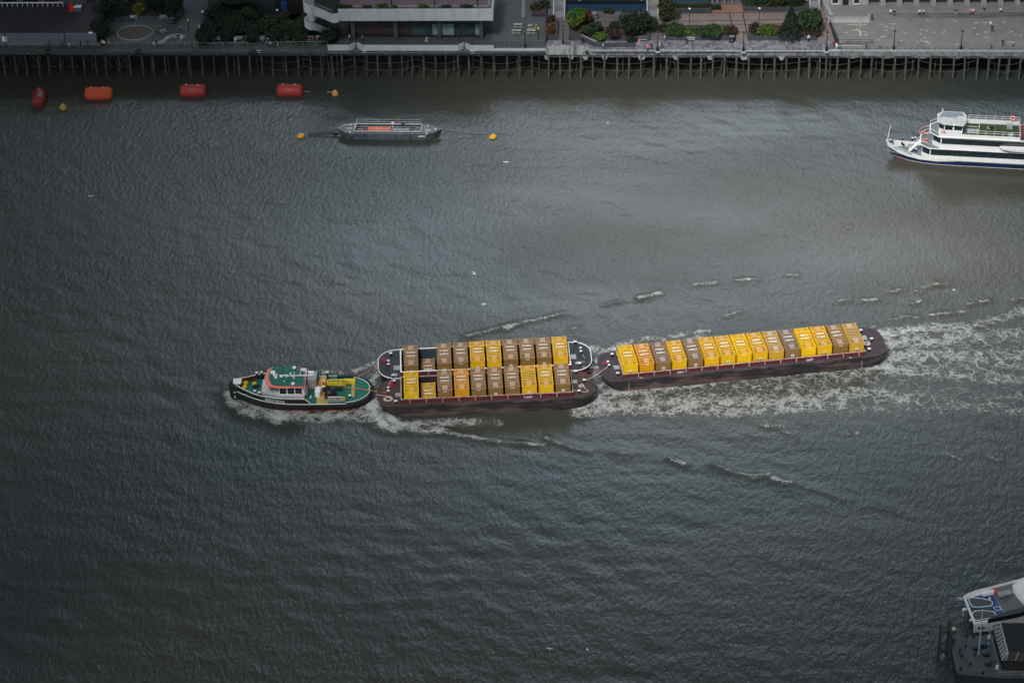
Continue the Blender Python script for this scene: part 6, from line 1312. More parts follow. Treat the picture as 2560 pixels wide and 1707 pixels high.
# stone customs building with arcade
p0, p1 = g(2058, 15, GZ+0.6), g(2900, 11, GZ+0.6); yb = g(2300, 14, GZ+0.6).y
cu = thing('stone_building', 'pale stone building with a dark arcade behind the stepped terrace, top right', 'building', (p0.x, yb, GZ+0.6))
LX = lambda px: g(px, 14, GZ+0.6).x-p0.x
b = MB(); xl = LX(2172); 
wins = [(LX(2079), LX(2096)), (LX(2133), LX(2149))]; dr = (LX(2106), LX(2121))
b.box(0, xl, 0.25, 8, 0, 12)
xs = [0]+[v for w_ in (wins[0], dr, wins[1]) for v in w_]+[xl]
for i in range(0, 6, 2): b.box(xs[i], xs[i+1], 0, 0.25, 0, 12)
for a, c in wins: b.box(a, c, 0, 0.25, 0, 0.35); b.box(a, c, 0, 0.25, 2.6, 12)
b.box(dr[0], dr[1], 0, 0.25, 2.9, 12); b.box(xl, 95, 1.6, 8, 0, 12); b.box(xl, 95, 0, 1.6, 3.6, 12)
cw = b.build('wall', STONE, cu)
for a, c in wins:
    b = MB(); b.box(a, c, 0.16, 0.24, 0.35, 2.6); wo_ = b.build('window', GLASS, cu); b = MB()
    b.box(a-0.06, a+0.10, -0.04, 0.15, 0.30, 2.65); b.box(c-0.10, c+0.06, -0.04, 0.15, 0.30, 2.65); b.box(a+0.10, c-0.10, -0.04, 0.15, 0.22, 0.42); b.build('window_frame', WHITE, wo_)
b = MB(); b.box(dr[0], dr[1], 0.16, 0.24, 0, 2.9); b.build('door', IRON, cu)
px = 2207
while px < 2900:
    x = LX(px); b = MB(); b.box(x-0.62, x+0.62, -0.12, 1.2, 0, 0.55); b.box(x-0.5, x+0.5, 0.0, 1.0, 0.55, 3.6); b.build('pier', mat('greenish_stone_pier', (0.27, 0.31, 0.31), 0.85, 0.15), cu); px += 42.1
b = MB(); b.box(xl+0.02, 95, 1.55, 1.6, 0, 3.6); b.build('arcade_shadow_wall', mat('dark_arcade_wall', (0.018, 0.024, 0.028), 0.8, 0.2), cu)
b = MB(); b.box(-0.1, 95, -0.15, 8.1, 12, 12.4); b.build('cornice', STONE, cu)
# boundary wall with railing between plaza and terrace
a, c = g(2048, -10, GZ), g(2078, 52, GZ)
bw_ = thing('terrace_wall', 'pale stone wall with coping running back between the plaza and the stone terrace', 'wall', (a.x, a.y, GZ)); b = MB(); b.beam((0, 0, 0.55), (c.x-a.x, c.y-a.y, 0.55), 0.35, 1.1); b.build('wall', SLATE, bw_); b = MB(); b.beam((0, 0, 1.16), (c.x-a.x, c.y-a.y, 1.16), 0.9, 0.12); b.build('coping', STONE, bw_)
a, c = g(2066, 58, GZ), g(2174, 57, GZ)
bw_ = thing('terrace_wall', 'low whitewashed wall holding the upper terrace beside the steps', 'wall', (a.x, a.y, GZ)); b = MB(); b.box(0.3, c.x-a.x, 0, 0.4, 0.02, 1.0); b.build('wall', CONCL, bw_); b = MB(); b.box(0.2, c.x-a.x+0.1, -0.08, 0.7, 1.0, 1.12); b.box(c.x-a.x-0.4, c.x-a.x+0.1, 0.7, 2.0, 1.0, 1.12); b.build('coping', STONE, bw_)
def railing(name, label, pts, z, h=1.1, posts=1.8, m_=IRON, rails=(0.0, 0.5), r=0.035):
    P = [g(x, y, z) for x, y in pts]; o = P[0]; t = thing(name, label, 'railing', (o.x, o.y, z)); b = MB()
    for a, c in zip(P, P[1:]):
        A = Vector((a.x-o.x, a.y-o.y, 0)); C_ = Vector((c.x-o.x, c.y-o.y, 0)); n = max(1, round((C_-A).length/posts))
        for f in rails: b.tube(A+Vector((0, 0, h-f)), C_+Vector((0, 0, h-f)), r, 4)
        for i in range(n+1): p = A.lerp(C_, i/n); b.tube(p, p+Vector((0, 0, h)), r, 4)
    b.build('rail', m_, t); return t
railing('iron_railing', 'black railing running back from the riverside along the left edge of the stone terrace', [(2074,60),(2089,112)], GZ, 1.15, 0.5, rails=(0.0, 0.3, 0.6, 0.9))
railing('iron_railing', 'black railing enclosing the ramp strip near the robed couple on the stone terrace', [(2088,113),(2181,113)], GZ, 1.2, 3.0, rails=(0.0, 0.45, 0.8))
struct(slab('ramp_kerb', [(2092,114.5),(2155,114.5),(2155,116),(2092,116)], GZ+0.05, CONCL))
railing('iron_railing', 'thin black railing on the river edge of the stone terrace', [(2100,128.5),(2560,128.5),(2900,128.5)], GZ+0.15, 0.95, 1.2, rails=(0.0, 0.4, 0.8), r=0.025)
railing('iron_railing', 'thin black railing on the river edge below the planters of the brick plaza', [(1485,131.5),(1850,131.5)], GZ+0.1, 0.95, 1.2, rails=(0.0, 0.4, 0.8), r=0.025)
railing('iron_railing', 'thin black railing on the river edge between the third and fourth iron lamps', [(1866,131.5),(2055,131.5)], GZ+0.1, 0.95, 1.2, rails=(0.0, 0.4, 0.8), r=0.025)
railing('iron_railing', 'dark railing above the low white quay wall left of the raised concrete block', [(1234,119),(1300,119),(1364,119)], GZ, 1.1, 3.0)
railing('guard_railing', 'thin pale railing along the dark river walk, left part of the far bank', [(-300,121),(235,119.5),(345,115),(400,119.5),(620,117.5)], GZ, 1.0, 2.5, mat('dull_pale_rail', (0.22, 0.26, 0.28), 0.6), rails=(0.0,), r=0.05)
railing('guard_railing', 'thin pale railing continuing to the white parapet past the sign board', [(665,117),(819,115)], GZ, 1.0, 2.5, MATS['dull_pale_rail'], rails=(0.0,), r=0.05)
# white parapet with two V-shaped bays
pr = thing('white_parapet', 'long white concrete river parapet with two V-shaped bays and ladders', 'parapet', (w2x, w2y, GZ))
def par_seg(pa, pb, h0=-0.55, h1=1.2, dya=0.0, dyb=0.0, name='parapet_panel'):
    xa, xb = wx(pa), wx(pb); A = Vector((xa-w2x, QY(xa)-w2y+dya, 0)); B = Vector((xb-w2x, QY(xb)-w2y+dyb, 0)); d = (B-A).normalized(); n = Vector((-d.y, d.x, 0))*0.28; o = Vector((0, -0.06, 0))
    b = MB(); P = [A+o, B+o, B+o+n, A+o+n]; b.add([p+Vector((0, 0, h0)) for p in P]+[p+Vector((0, 0, h1)) for p in P], [(0,3,2,1),(4,5,6,7),(0,1,5,4),(1,2,6,5),(2,3,7,6),(3,0,4,7)]); b.build(name, CONCL, pr)
for a, c in ((819,872.6),(905.4,935),(935.4,988),(988.4,1040),(1040.4,1093),(1093.4,1144),(1176.4,1204),(1204.4,1234)): par_seg(a, c)
for ax in (889, 1160.5):
    par_seg(ax-16, ax-1, -0.3, 1.2, 0, 1.25); par_seg(ax+1, ax+16, -0.3, 1.2, 1.25, 0)
    x = wx(ax); b = MB()
    for dx in (-0.25, 0.25): b.tube((x-w2x+dx, QY(x)-w2y+0.9, -0.9), (x-w2x+dx, QY(x)-w2y+1.15, 1.3), 0.04, 4)
    for i in range(5): b.tube((x-w2x-0.25, QY(x)-w2y+0.92+i*0.05, -0.6+i*0.42), (x-w2x+0.25, QY(x)-w2y+0.92+i*0.05, -0.6+i*0.42), 0.03, 4)
    b.build('ladder', DKSTEEL, pr); b = MB(); b.lathe((x-w2x, QY(x)-w2y+0.75, -0.55), [(0.35, 0), (0.45, 0.3), (0.3, 0.5)], 8); b.build('rusty_fender', mat('dark_rust', (0.06, 0.035, 0.035), 0.9, 0.3), pr)
b = MB(); xa, xb = wx(819), wx(1234); b.box(xa-w2x, xb-w2x, 0.9, 1.35, 0.0, 1.0); 
b.build('planting_trough', SLATE, pr) if False else None
lw = thing('quay_wall', 'low white quay wall below the picnic tables, right of the long parapet', 'wall', (wx(1300), QY(wx(1300)), GZ)); b = MB(); b.box(wx(1234.5)-wx(1300), wx(1363.5)-wx(1300), -0.08, 0.35, -0.35, 0.42); b.build('wall', CONCL, lw)
rb = thing('concrete_block_wall', 'raised streaked concrete wall section carrying the second iron lamp', 'wall', (wx(1410), QY(wx(1410)), GZ)); x0, x1, x2 = wx(1364.5)-wx(1410), wx(1464)-wx(1410), wx(1486)-wx(1410)
STR = mat('streaked_pale_concrete', (0.34, 0.37, 0.38), 0.85, 0.2, 0.8, dirt=(0.10, 0.12, 0.12), dscale=0.7, dlo=0.48, dhi=0.62, stretch=(1, 1, 0.3))
b = MB(); b.rings([[(x0, y, -0.75), (x2, y, -0.75), (x2, y, 0.22), (x2-0.6, y, 0.35), (x1, y, 1.0), (x1-0.5, y, 1.1), (x0, y, 1.1)] for y in (-0.14, 0.3)]); b.build('wall', STR, rb)
b = MB(); xx = wx(1467)-wx(1410); b.lathe((xx, -0.2, -0.4), [(0.4, 0), (0.45, 0.4), (0.2, 0.6)], 8); b.build('rusty_fender', MATS['dark_rust'], rb)
# ---------------------------------------------------------------- concrete office block with long balcony
cy = g(955, 100, GZ).y; bx0, bx1 = g(844, 27, 13.7).x, g(1232, 27, 13.7).x
of = thing('office_block', 'concrete block with a long pale balcony over a dark glazed ground floor', 'building', ((bx0+bx1)/2, cy, GZ)); ox, oy = (bx0+bx1)/2, cy
byf = g(1000, 53, 11.1).y-oy
def OX(px, z=GZ, py=100): return g(px, py, z).x-ox
b = MB(); n = 11
for i in range(n):
    a = bx0-ox+(bx1-bx0)*i/n+0.02; c = bx0-ox+(bx1-bx0)*(i+1)/n-0.02
    b = MB(); b.box(a, c, byf, byf+0.35, 5.0, 7.6); b.build('balcony_panel', CONCL, of)
b = MB(); b.box(bx1-ox-0.35, bx1-ox, byf+0.36, byf+12, 5.0, 7.6); b.box(bx0-ox, bx1-ox-0.36, byf+0.36, byf+14, 5.0, 5.5); b.build('floor_slab', CONCL, of)
b = MB(); b.box(bx0-ox, bx1-ox-0.36, byf+1.7, byf+14, 5.5, 7.0); b.build('roof_terrace', mat('plum_brick_terrace', (0.125, 0.095, 0.115), 0.9, 0.15, 0.6), of)
b = MB(); b.box(bx0-ox, bx1-ox-0.36, byf+0.36, byf+1.7, 5.5, 7.1); b.build('planting_bed', SLATE, of)
for px in (980, 1087, 1195): x = g(px, 10, 13.1).x-ox; b = MB(); b.tube((x, byf+2.5, 7.0), (x, byf+2.5, 10.5), 0.12, 6); b.build('terrace_post', IRON, of)
b = MB(); b.tube((bx0-ox+3, byf+1.8, 7.5), (bx1-ox-1, byf+1.8, 7.5), 0.03, 4); b.tube((bx1-ox-0.9, byf+1.8, 7.6), (bx1-ox-0.9, byf+12, 7.6), 0.06, 4); b.build('terrace_rail', WHITE, of)
b = MB(); b.box(OX(880), OX(1205), 1.2, 12, 0, 5.0); b.build('wall', mat('dark_brown_panel', (0.022, 0.017, 0.022), 0.6, 0.2), of)
for px in (884, 990, 1099, 1203): b = MB(); b.box(OX(px)-0.4, OX(px)+0.4, 0, 0.9, 0, 5.0); b.build('column', mat('slate_column', (0.045, 0.058, 0.068), 0.8, 0.15), of)
for a, c, z0, z1, m_ in ((888,985,3.3,4.95,'g'),(995,1030,3.3,4.95,'g'),(1031,1062,3.3,4.95,'g'),(1063,1094,3.3,4.95,'g'),(1103,1132,3.3,4.95,'g'),(1133,1169,3.3,4.95,'g'),(1170,1199,3.3,4.95,'g'),
    (888,918,0.6,3.2,'b'),(919,950,0.6,3.2,'b'),(951,985,0.6,3.2,'b'),(995,1028,0.6,3.2,'b'),(1030,1062,0.5,2.6,'t'),(1063,1078,0.5,2.8,'g'),(1081,1094,0.5,3.0,'l'),(1104,1116,0.5,3.0,'l'),(1117,1134,0.5,3.0,'l'),(1135,1168,0.5,3.0,'g'),(1170,1186,0.5,3.0,'g'),(1188,1200,0.5,3.0,'l')):
    mm_ = dict(g=mat('slate_tinted_glass', (0.03, 0.05, 0.06), 0.2, 0.2), b=mat('maroon_brown_panel', (0.035, 0.018, 0.024), 0.7, 0.2), t=mat('teal_dark_glass', (0.035, 0.075, 0.085), 0.2, 0.2), l=mat('pale_blind_glass', (0.16, 0.25, 0.28), 0.3, 0.2))[m_]
    b = MB(); b.box(OX(a), OX(c), 1.08, 1.19, z0, z1); b.build('window' if m_ != 'b' else 'cladding_panel', mm_, of)
b = MB(); b.torus((OX(1163), 1.0, 2.6), 0.45, 0.07, (0, 1, 0)); b.build('round_emblem', mat('dull_brown_ring', (0.12, 0.09, 0.09), 0.6), of)
# spiral ramp at the left end of the block
rp = thing('spiral_ramp', 'pale concrete zigzag ramp with rounded turns at the left end of the office block', 'ramp', (bx0, cy, GZ)); rx, ry = bx0, cy
def ramp_wall(pts, h, name='ramp_parapet', m_=CONCL):
    """pts: (px, py, ztop) of the parapet top"""
    P = [at(x, y, z)-Vector((rx, ry, GZ)) for x, y, z in pts]; b = MB(); n = len(P); In = []
    for i in range(n):
        d = P[min(i+1, n-1)]-P[max(i-1, 0)]; d.z = 0; d.normalize(); In.append(Vector((-d.y, d.x, 0))*0.28)
    rs = [[p, p+k, p+k-Vector((0, 0, h)), p-Vector((0, 0, h))] for p, k in zip(P, In)]; b.rings(rs); return b.build(name, m_, rp)
E4 = lambda x, y: (750+x/12.06, y/12.06)
ramp_wall([(*E4(95,-60),18.0),(*E4(90,40),17.5),(*E4(130,110),17.2),(*E4(220,165),16.9),(*E4(330,200),16.6),(*E4(420,200),16.3),(*E4(560,260),15.6),(*E4(760,345),14.7),(*E4(960,435),13.7),(*E4(1060,435),13.7),(*E4(1150,420),13.7)], 2.0)
ramp_wall([(*E4(470,300),12.2),(*E4(380,420),11.9),(*E4(250,440),11.7),(*E4(160,510),11.5),(*E4(125,570),11.3),(*E4(150,620),11.0),(*E4(230,670),10.7),(*E4(330,700),10.4),(*E4(450,700),10.1),(*E4(560,745),9.4),(*E4(760,840),8.0),(*E4(900,905),7.3),(*E4(1050,975),6.8)], 1.7)
for P_, z in (([(*E4(160,20),0),(*E4(400,-40),0),(*E4(420,180),0),(*E4(330,190),0),(*E4(200,130),0)], 16.2), ([(*E4(190,560),0),(*E4(250,500),0),(*E4(440,460),0),(*E4(450,690),0),(*E4(330,690),0),(*E4(220,650),0)], 10.0)):
    Q = [at(x, y, z)-Vector((rx, ry, GZ)) for x, y, _ in P_]; b = MB(); b.prism([(p.x, p.y) for p in Q][::-1], z-GZ-0.3, z-GZ); b.build('landing', mat('dusty_pink_floor', (0.24, 0.205, 0.215), 0.9, 0.12), rp)
def ramp_floor(P_, m_=ASPH):
    Q = [at(x, y, z)-Vector((rx, ry, GZ)) for x, y, z in P_]; b = MB(); Q2 = [q-Vector((0, 0, 0.3)) for q in Q]; b.add(Q+Q2, [(3,2,1,0),(4,5,6,7),(0,1,5,4),(1,2,6,5),(2,3,7,6),(3,0,4,7)]); b.build('ramp_floor', m_, rp)
ramp_floor([(*E4(420,190),15.9), (*E4(960,420),13.0), (*E4(1040,330),13.0), (*E4(430,60),16.1)]); ramp_floor([(*E4(455,690),9.8), (*E4(1040,960),6.3), (*E4(1050,830),6.3), (*E4(460,480),9.9)])
b = MB(); q = at(*E4(400,-20), 12)-Vector((rx, ry, GZ)); b.box(q.x, q.x+7.5, q.y+2.2, q.y+9, 0, 11.5); b.build('stair_core', mat('dark_slate_core', (0.028, 0.036, 0.040), 0.8, 0.2), rp)
for x, y, z in ((440,840,15.0),(560,930,9.6)): p = at(*E4(x, y), GZ)-Vector((rx, ry, GZ)); b = MB(); b.tube((p.x, p.y, 0), (p.x, p.y, z-GZ), 0.14, 6); b.build('support_post', CONCL, rp)
b = MB(); a = at(*E4(420,90), 15.8)-Vector((rx,ry,GZ)); c = at(*E4(1000,345), 13.6)-Vector((rx,ry,GZ)); b.tube(a, c, 0.05, 4); b.build('handrail', GREYP, rp)
# ---------------------------------------------------------------- left: raised terrace behind panelled hoarding, brick-windowed block
hz = 8.8
xL, xR = g(-400, 86, hz).x, g(236, 86, hz).x; yF = (g(100, 86, hz).y); yB = g(60, 22, hz).y
rt = thing('raised_terrace', 'raised plum-coloured terrace fronted by grey-blue hoarding panels, top left', 'terrace', (xR, yF, GZ))
b = MB(); b.box(xL-xR, 0.3, 0.35, yB-yF+6, 0, hz-GZ); b.build('terrace_floor', mat('plum_dark_asphalt', (0.040, 0.030, 0.040), 0.9, 0.15, 0.4, dirt=(0.030, 0.032, 0.040), dscale=0.25, bands=[(0, 4.4, 0.02, 0.7)]), rt)
x = 0.3; HP = mat('grey_blue_hoarding', (0.125, 0.155, 0.19), 0.7, 0.12, 0.8, dirt=(0.10, 0.125, 0.15), dscale=0.5)
while x > xL-xR: b = MB(); b.box(x-1.28, x-0.02, 0, 0.3, 0, hz-GZ+0.1); b.build('hoarding_panel', HP, rt); x -= 1.3
for px in (17, 164): q = g(px, 100, GZ+1).x-xR; b = MB(); b.box(q-0.08, q+0.08, -0.1, -0.005, 0, hz-GZ+0.3); b.build('hoarding_post', IRON, rt)
b = MB(); q = g(10, 96, 8).x-xR; b.box(q-0.5, q+0.5, -0.06, -0.004, 1.0, 2.2); b.build('white_notice', PUREW, rt); b = MB(); q = g(226, 89, 8.8).x-xR; b.box(q-0.5, q+0.35, -0.05, 0.3, hz-GZ+0.1, hz-GZ+0.35); b.build('white_notice', PUREW, rt)
lb = thing('brick_block', 'dark block with wide windows behind the plum terrace, top left corner', 'building', (xR, yB+2.2, hz))
WX = lambda px: g(px, 20, hz).x-xR
b = MB(); b.box(WX(-300), WX(212), 0.3, 10, 0, 10); 
for a, c in ((-300,-60),(-2,2),(39,54),(92,108),(144,157),(173,212)): b.box(WX(a), WX(c), 0, 0.3, 0, 10)
for a, c in ((-60,-2),(2,39),(54,92),(108,144),(157,173)): b.box(WX(a), WX(c), 0, 0.3, 3.2, 10)
b.build('wall', mat('slate_grey_brick', (0.10, 0.12, 0.135), 0.85, 0.2, 1.0), lb)
for a, c in ((-60,-2),(2,39),(54,92)):
    b = MB(); b.box(WX(a), WX(c), 0.18, 0.28, 0, 3.2); wq = b.build('window', GLASS, lb); b = MB(); b.box(WX(a)+0.3, WX(c)-0.1, 0.05, 0.17, 1.35, 1.6); b.build('blind_bar', mat('grey_green_bar', (0.22, 0.29, 0.29), 0.6), wq)
b = MB(); b.box(WX(108), WX(144), 0.18, 0.28, 0, 3.2); b.build('garage_door', IRON, lb); b = MB(); b.box(WX(158), WX(172), 0.18, 0.28, 0, 3.0); b.build('door', mat('teal_grey_door', (0.05, 0.09, 0.10), 0.7), lb)
b = MB(); q = WX(125); put_text(b, '16', (q, 0.17, 1.9), (1,0,0), (0,0,1), 0.5); b.build('door_number', WTXT, lb)
b = MB(); q = WX(201); b.box(q-0.15, q+0.15, -0.06, -0.004, 1.2, 1.8); b.build('white_notice', PUREW, lb)
t = thing('white_balustrade', 'white balustrade in front of the top left windows', 'railing', (xR, yB+0.8, hz)); b = MB(); b.box(WX(-300), WX(158), -0.12, 0.12, 0.85, 1.05)
for i in range(34): x = WX(158)-0.1-i*1.08; b.box(x-0.05, x+0.05, -0.05, 0.05, 0, 0.86)
b.build('handrail', WHITE, t)
def bin_(px, py, w_, d_, h_, m_, lid, label, z=hz):
    p = g(px, py, z); t = thing('wheelie_bin', label, 'bin', (p.x, p.y, z)); b = MB(); b.rings([[(-w_*0.42, -d_*0.42, 0.08), (w_*0.42, -d_*0.42, 0.08), (w_*0.42, d_*0.42, 0.08), (-w_*0.42, d_*0.42, 0.08)], [(-w_/2, -d_/2, h_), (w_/2, -d_/2, h_), (w_/2, d_/2, h_), (-w_/2, d_/2, h_)]]); b.build('body', m_, t)
    b = MB(); b.box(-w_*0.53, w_*0.53, -d_*0.55, d_*0.5, h_, h_+0.12); b.build('lid', lid, t); b = MB()
    for s in (-1, 1): b = MB(); b.tube((s*w_*0.35, d_*0.3, 0.1), (s*w_*0.35+0.05, d_*0.3, 0.1), 0.1, 8); b.build('wheel', IRON, t)
bin_(178, 29, 0.8, 0.8, 1.5, REDP, REDP, 'tall red bin beside the blue dumpster on the terrace'); bin_(185.5, 29.5, 0.5, 0.6, 1.1, REDP, mat('pinkish_lid', (0.6,0.35,0.35), 0.6), 'small red bin squeezed next to the blue dumpster'); bin_(196.5, 30, 1.35, 1.1, 1.2, mat('dull_blue_plastic', (0.06, 0.15, 0.24), 0.6), PUREW, 'blue dumpster heaped white on top, on the plum terrace')
# dark block behind the shrub garden, blue door
x0, x1, yy = g(523, 40, GZ).x, g(690, 40, GZ).x, g(600, 38, GZ).y
db = bbox_wall('dark_block', 'low dark slate block behind the shrub garden', 'building', x0, x1, yy, yy+14, GZ, GZ+5.0, mat('dark_slate_roof', (0.026, 0.036, 0.042), 0.85, 0.2, 0.5, bands=[(0, 6.3, 0.01, 0.5)]))
x0, x1 = g(694, 30, GZ).x, g(756, 30, GZ).x; y2 = g(720, 36, GZ).y
db = bbox_wall('service_bay', 'black recessed service bay with a blue door left of the spiral ramp', 'building', x0, x1, y2, y2+12, GZ, GZ+5.5, mat('near_black_wall', (0.010, 0.012, 0.015), 0.9, 0.2))
b = MB(); q = g(712, 34, GZ).x-(x0+x1)/2; b.box(q-0.6, q+0.6, -6.06, -6.0, 0.1, 3.0); b.build('blue_door', mat('strong_blue_door', (0.01, 0.08, 0.28), 0.6), db)
struct(slab('service_yard', [(694,36),(756,36),(760,70),(700,60)], GZ+0.014, mat('plum_black_asphalt', (0.018, 0.016, 0.022), 0.9)))
# blue glazed building behind the plaza
x0, x1, yy = g(1414, 29, GZ).x, g(1612, 29, GZ).x, g(1500, 29, GZ).y
gb = thing('blue_glass_building', 'building with a bright blue base panel and black glazing behind the plaza trees', 'building', ((x0+x1)/2, yy, GZ)); hw = (x1-x0)/2
b = MB(); b.box(-hw, hw, 0, 10, 0, 1.3); b.build('blue_base', mat('cobalt_panel', (0.014, 0.060, 0.135), 0.5, 0.2, 1.0), gb); b = MB(); b.box(-hw, hw, 0.5, 10, 1.3, 10); b.build('black_glazing', mat('black_glass_grid', (0.012, 0.016, 0.020), 0.3, 0.3, bands=[(0, 0.8, 0.08, 3.0)]), gb)
b = MB(); b.box(-hw+0.2, hw, 0.1, 0.3, 1.3, 1.45); b.tube((-hw, 0.2, 2.4), (hw, 0.2, 2.4), 0.04, 4); b.build('blue_ledge', mat('cobalt_panel', (0,0,0)), gb)
x0, x1, yy = g(1652, 12, GZ).x, g(1772, 12, GZ).x, g(1700, 13, GZ).y
g2 = thing('blue_pavilion', 'ribbed blue pavilion behind the clipped hedge, left of the brick entrance', 'building', ((x0+x1)/2, yy, GZ)); hw = (x1-x0)/2
b = MB(); b.box(-hw, hw, 0, 8, 0, 3.0); b.build('wall', mat('bright_blue_ribbed', (0.012, 0.095, 0.20), 0.5, 0.15, 1.0, bands=[(0, 0.5, 0.12, 0.7)]), g2); b = MB(); b.box(-hw-0.1, hw+0.1, -0.1, 8.1, 3.0, 3.2); b.build('roof', mat('cobalt_panel', (0,0,0)), g2)
x0, x1, yy = g(1778, 12, GZ).x, g(1836, 12, GZ).x, g(1800, 12, GZ).y
g3 = thing('entrance_canopy', 'dark entrance with pale green posts at the back of the brick plaza', 'entrance', ((x0+x1)/2, yy+0.5, GZ)); hw = (x1-x0)/2
b = MB(); b.box(-hw, hw, 1.5, 6, 0, 4); b.build('wall', MATS['near_black_wall'], g3); b = MB(); b.box(-hw-0.3, hw+0.3, -0.3, 6, 4, 4.3); b.build('roof', SLATE, g3)
for px in (1781, 1794, 1812, 1831): q = g(px, 12, GZ).x-(x0+x1)/2; b = MB(); b.tube((q, 0, 0), (q, 0, 4), 0.13, 6); b.build('post', mat('pale_green_post', (0.30, 0.42, 0.37), 0.6), g3)
# plaza stairs
def stair(px0, px1, pyb, n, label, dz=0.16):
    x0, x1 = g(px0, pyb, GZ).x, g(px1, pyb, GZ).x; y = g(px0, pyb, GZ).y; t = thing('stone_stair', label, 'stairs', ((x0+x1)/2, y, GZ)); hw = (x1-x0)/2; b = MB()
    for i in range(n): b.box(-hw, hw, i*0.34, n*0.34+1.5, i*dz if i else 0, (i+1)*dz)
    b.build('steps', mat('pale_step_stone', (0.26, 0.28, 0.31), 0.85, 0.15, 1.2, bands=[(1, 0.34, 0.14, 0.55)]), t)
    for s in (-1, 1):
        b = MB(); b.rings([[(s*hw-0.14, -0.5, 0), (s*hw-0.14, n*0.34, 0), (s*hw-0.14, n*0.34, n*dz+0.9), (s*hw-0.14, 0.0, 0.9), (s*hw-0.14, -0.5, 0.9)], [(s*hw+0.14, -0.5, 0), (s*hw+0.14, n*0.34, 0), (s*hw+0.14, n*0.34, n*dz+0.9), (s*hw+0.14, 0.0, 0.9), (s*hw+0.14, -0.5, 0.9)]]); b.build('stair_wall', CONCL, t)
stair(1384, 1411, 47, 13, 'pale stone stair behind the bright green tree'); stair(1618, 1645, 43, 16, 'pale stone stair rising between the dark tree and the russet tree'); stair(2025, 2048, 21, 10, 'pale stone stair against the terrace wall, top right of the plaza')
# walls and planters of the plaza
def planter(name, label, px0, px1, pyf, pyb, h_, m_=SLATE, soil=True):
    a, c = g(px0, pyf, GZ), g(px1, pyf, GZ); d = g((px0+px1)/2, pyb, GZ).y-a.y; t = thing(name, label, 'planter', (a.x, a.y, GZ)); w_ = c.x-a.x; b = MB()
    b.box(0, w_, 0, 0.35, 0, h_); b.box(0, 0.35, 0.35, d, 0, h_); b.box(w_-0.35, w_, 0.35, d, 0, h_); b.box(0.35, w_-0.35, d-0.3, d, 0, h_); b.build('wall', m_, t); b = MB(); b.box(0.35, w_-0.35, 0.35, d-0.3, 0, h_-0.12); b.build('soil', SOIL, t); return t
PURP = mat('purple_brick', (0.055, 0.038, 0.050), 0.85, 0.2)
planter('planter', 'narrow planter box with rusty-leaved shrubs beside the picnic plaza', 1369, 1394, 101, 60, 0.85); planter('planter', 'short dark planter below the bright green tree', 1422, 1455, 102, 62, 0.85)
planter('planter', 'wide dark planter under the big dark trees, centre of the plaza', 1490, 1624, 103, 78, 0.9); planter('planter', 'long planter with mixed hedges behind the riverside bench and bin', 1658, 1837, 102, 74, 0.9); planter('planter', 'long slate planter with conifers at the right of the brick plaza', 1874, 2040, 102, 74, 0.9)
planter('planter', 'hedge planter in front of the blue pavilion', 1684, 1778, 33, 14, 0.9); planter('planter', 'curved back planter with ivy at the top of the plaza', 1858, 2022, 30, 4, 0.9); planter('planter', 'purple brick planter beside the light ramp strip', 1329, 1364, 42, 10, 0.7, PURP)
pw = thing('brick_wall', 'purple-brown brick wall edging the right side of the picnic plaza', 'wall', (g(1365, 108, GZ).x, g(1365, 108, GZ).y, GZ)); q = g(1364, 28, GZ)-pw.location; b = MB(); b.beam((0, 0, 0.6), (q.x, q.y, 0.6), 0.35, 1.2); b.build('wall', PURP, pw)
wl = thing('sloping_wall', 'dark sloping ramp wall with a pale handrail behind the walker in white', 'wall', (g(1455, 104, GZ).x, g(1455, 104, GZ).y, GZ)); q = g(1588, 117, GZ)-wl.location; r_ = g(1490, 118, GZ)-wl.location
b = MB(); b.beam((r_.x, r_.y, 0.45), (q.x, q.y, 0.3), 0.4, 0.9); b.beam((0, 0, 0.5), (r_.x, r_.y, 0.5), 0.3, 1.0); b.build('wall', SLATE, wl); b = MB(); b.tube((0, 0.1, 1.5), (r_.x, r_.y+0.1, 1.15), 0.06, 4); b.tube((0, 0.1, 0.9), (0, 0.1, 1.5), 0.05, 4); b.tube((r_.x, r_.y+0.1, 0.9), (r_.x, r_.y+0.1, 1.15), 0.05, 4); b.build('handrail', CONCL, wl)
struct(slab('ramp', [(1305,-20),(1314,-20),(1311,45),(1304,45)], GZ+0.06, mat('pale_ramp', (0.20, 0.22, 0.24), 0.85)))
# round planting bed, lawns
p = g(338, 84, GZ); A_ = (g(383, 84, GZ)-g(293, 84, GZ)).x/2; B_ = (g(338, 65.5, GZ)-g(338, 102, GZ)).y/2
rb_ = thing('round_bed', 'bare round soil bed with a pale kerb in the left plaza', 'flower bed', (p.x, p.y, GZ)); b = MB(); b.rings([[(A_*f*math.cos(2*math.pi*i/40), B_*f*math.sin(2*math.pi*i/40), z) for i in range(40)] for f, z in ((1, 0), (1, 0.22), (0.955, 0.22), (0.955, 0.1))], False, False); b.build('kerb', GREYP, rb_)
b = MB(); b.prism([(A_*0.954*math.cos(2*math.pi*i/40), B_*0.954*math.sin(2*math.pi*i/40)) for i in range(40)], 0.0, 0.14); b.build('soil', mat('ochre_soil', (0.095, 0.075, 0.055), 0.95, 0.3, 0.6), rb_)
GRASS = mat('dark_lawn', (0.022, 0.030, 0.018), 0.95, 0.3, 2.0, dirt=(0.045, 0.040, 0.025), dscale=0.6)
struct(slab('lawn', [(252,-40),(462,-40),(440,42),(300,40),(262,30)], GZ+0.014, GRASS)); struct(slab('shrub_bed', [(520,35),(790,35),(850,60),(850,96),(800,103),(502,104),(498,70)], GZ+0.014, mat('dark_bed_soil', (0.02, 0.024, 0.02), 0.95, 0.3)))
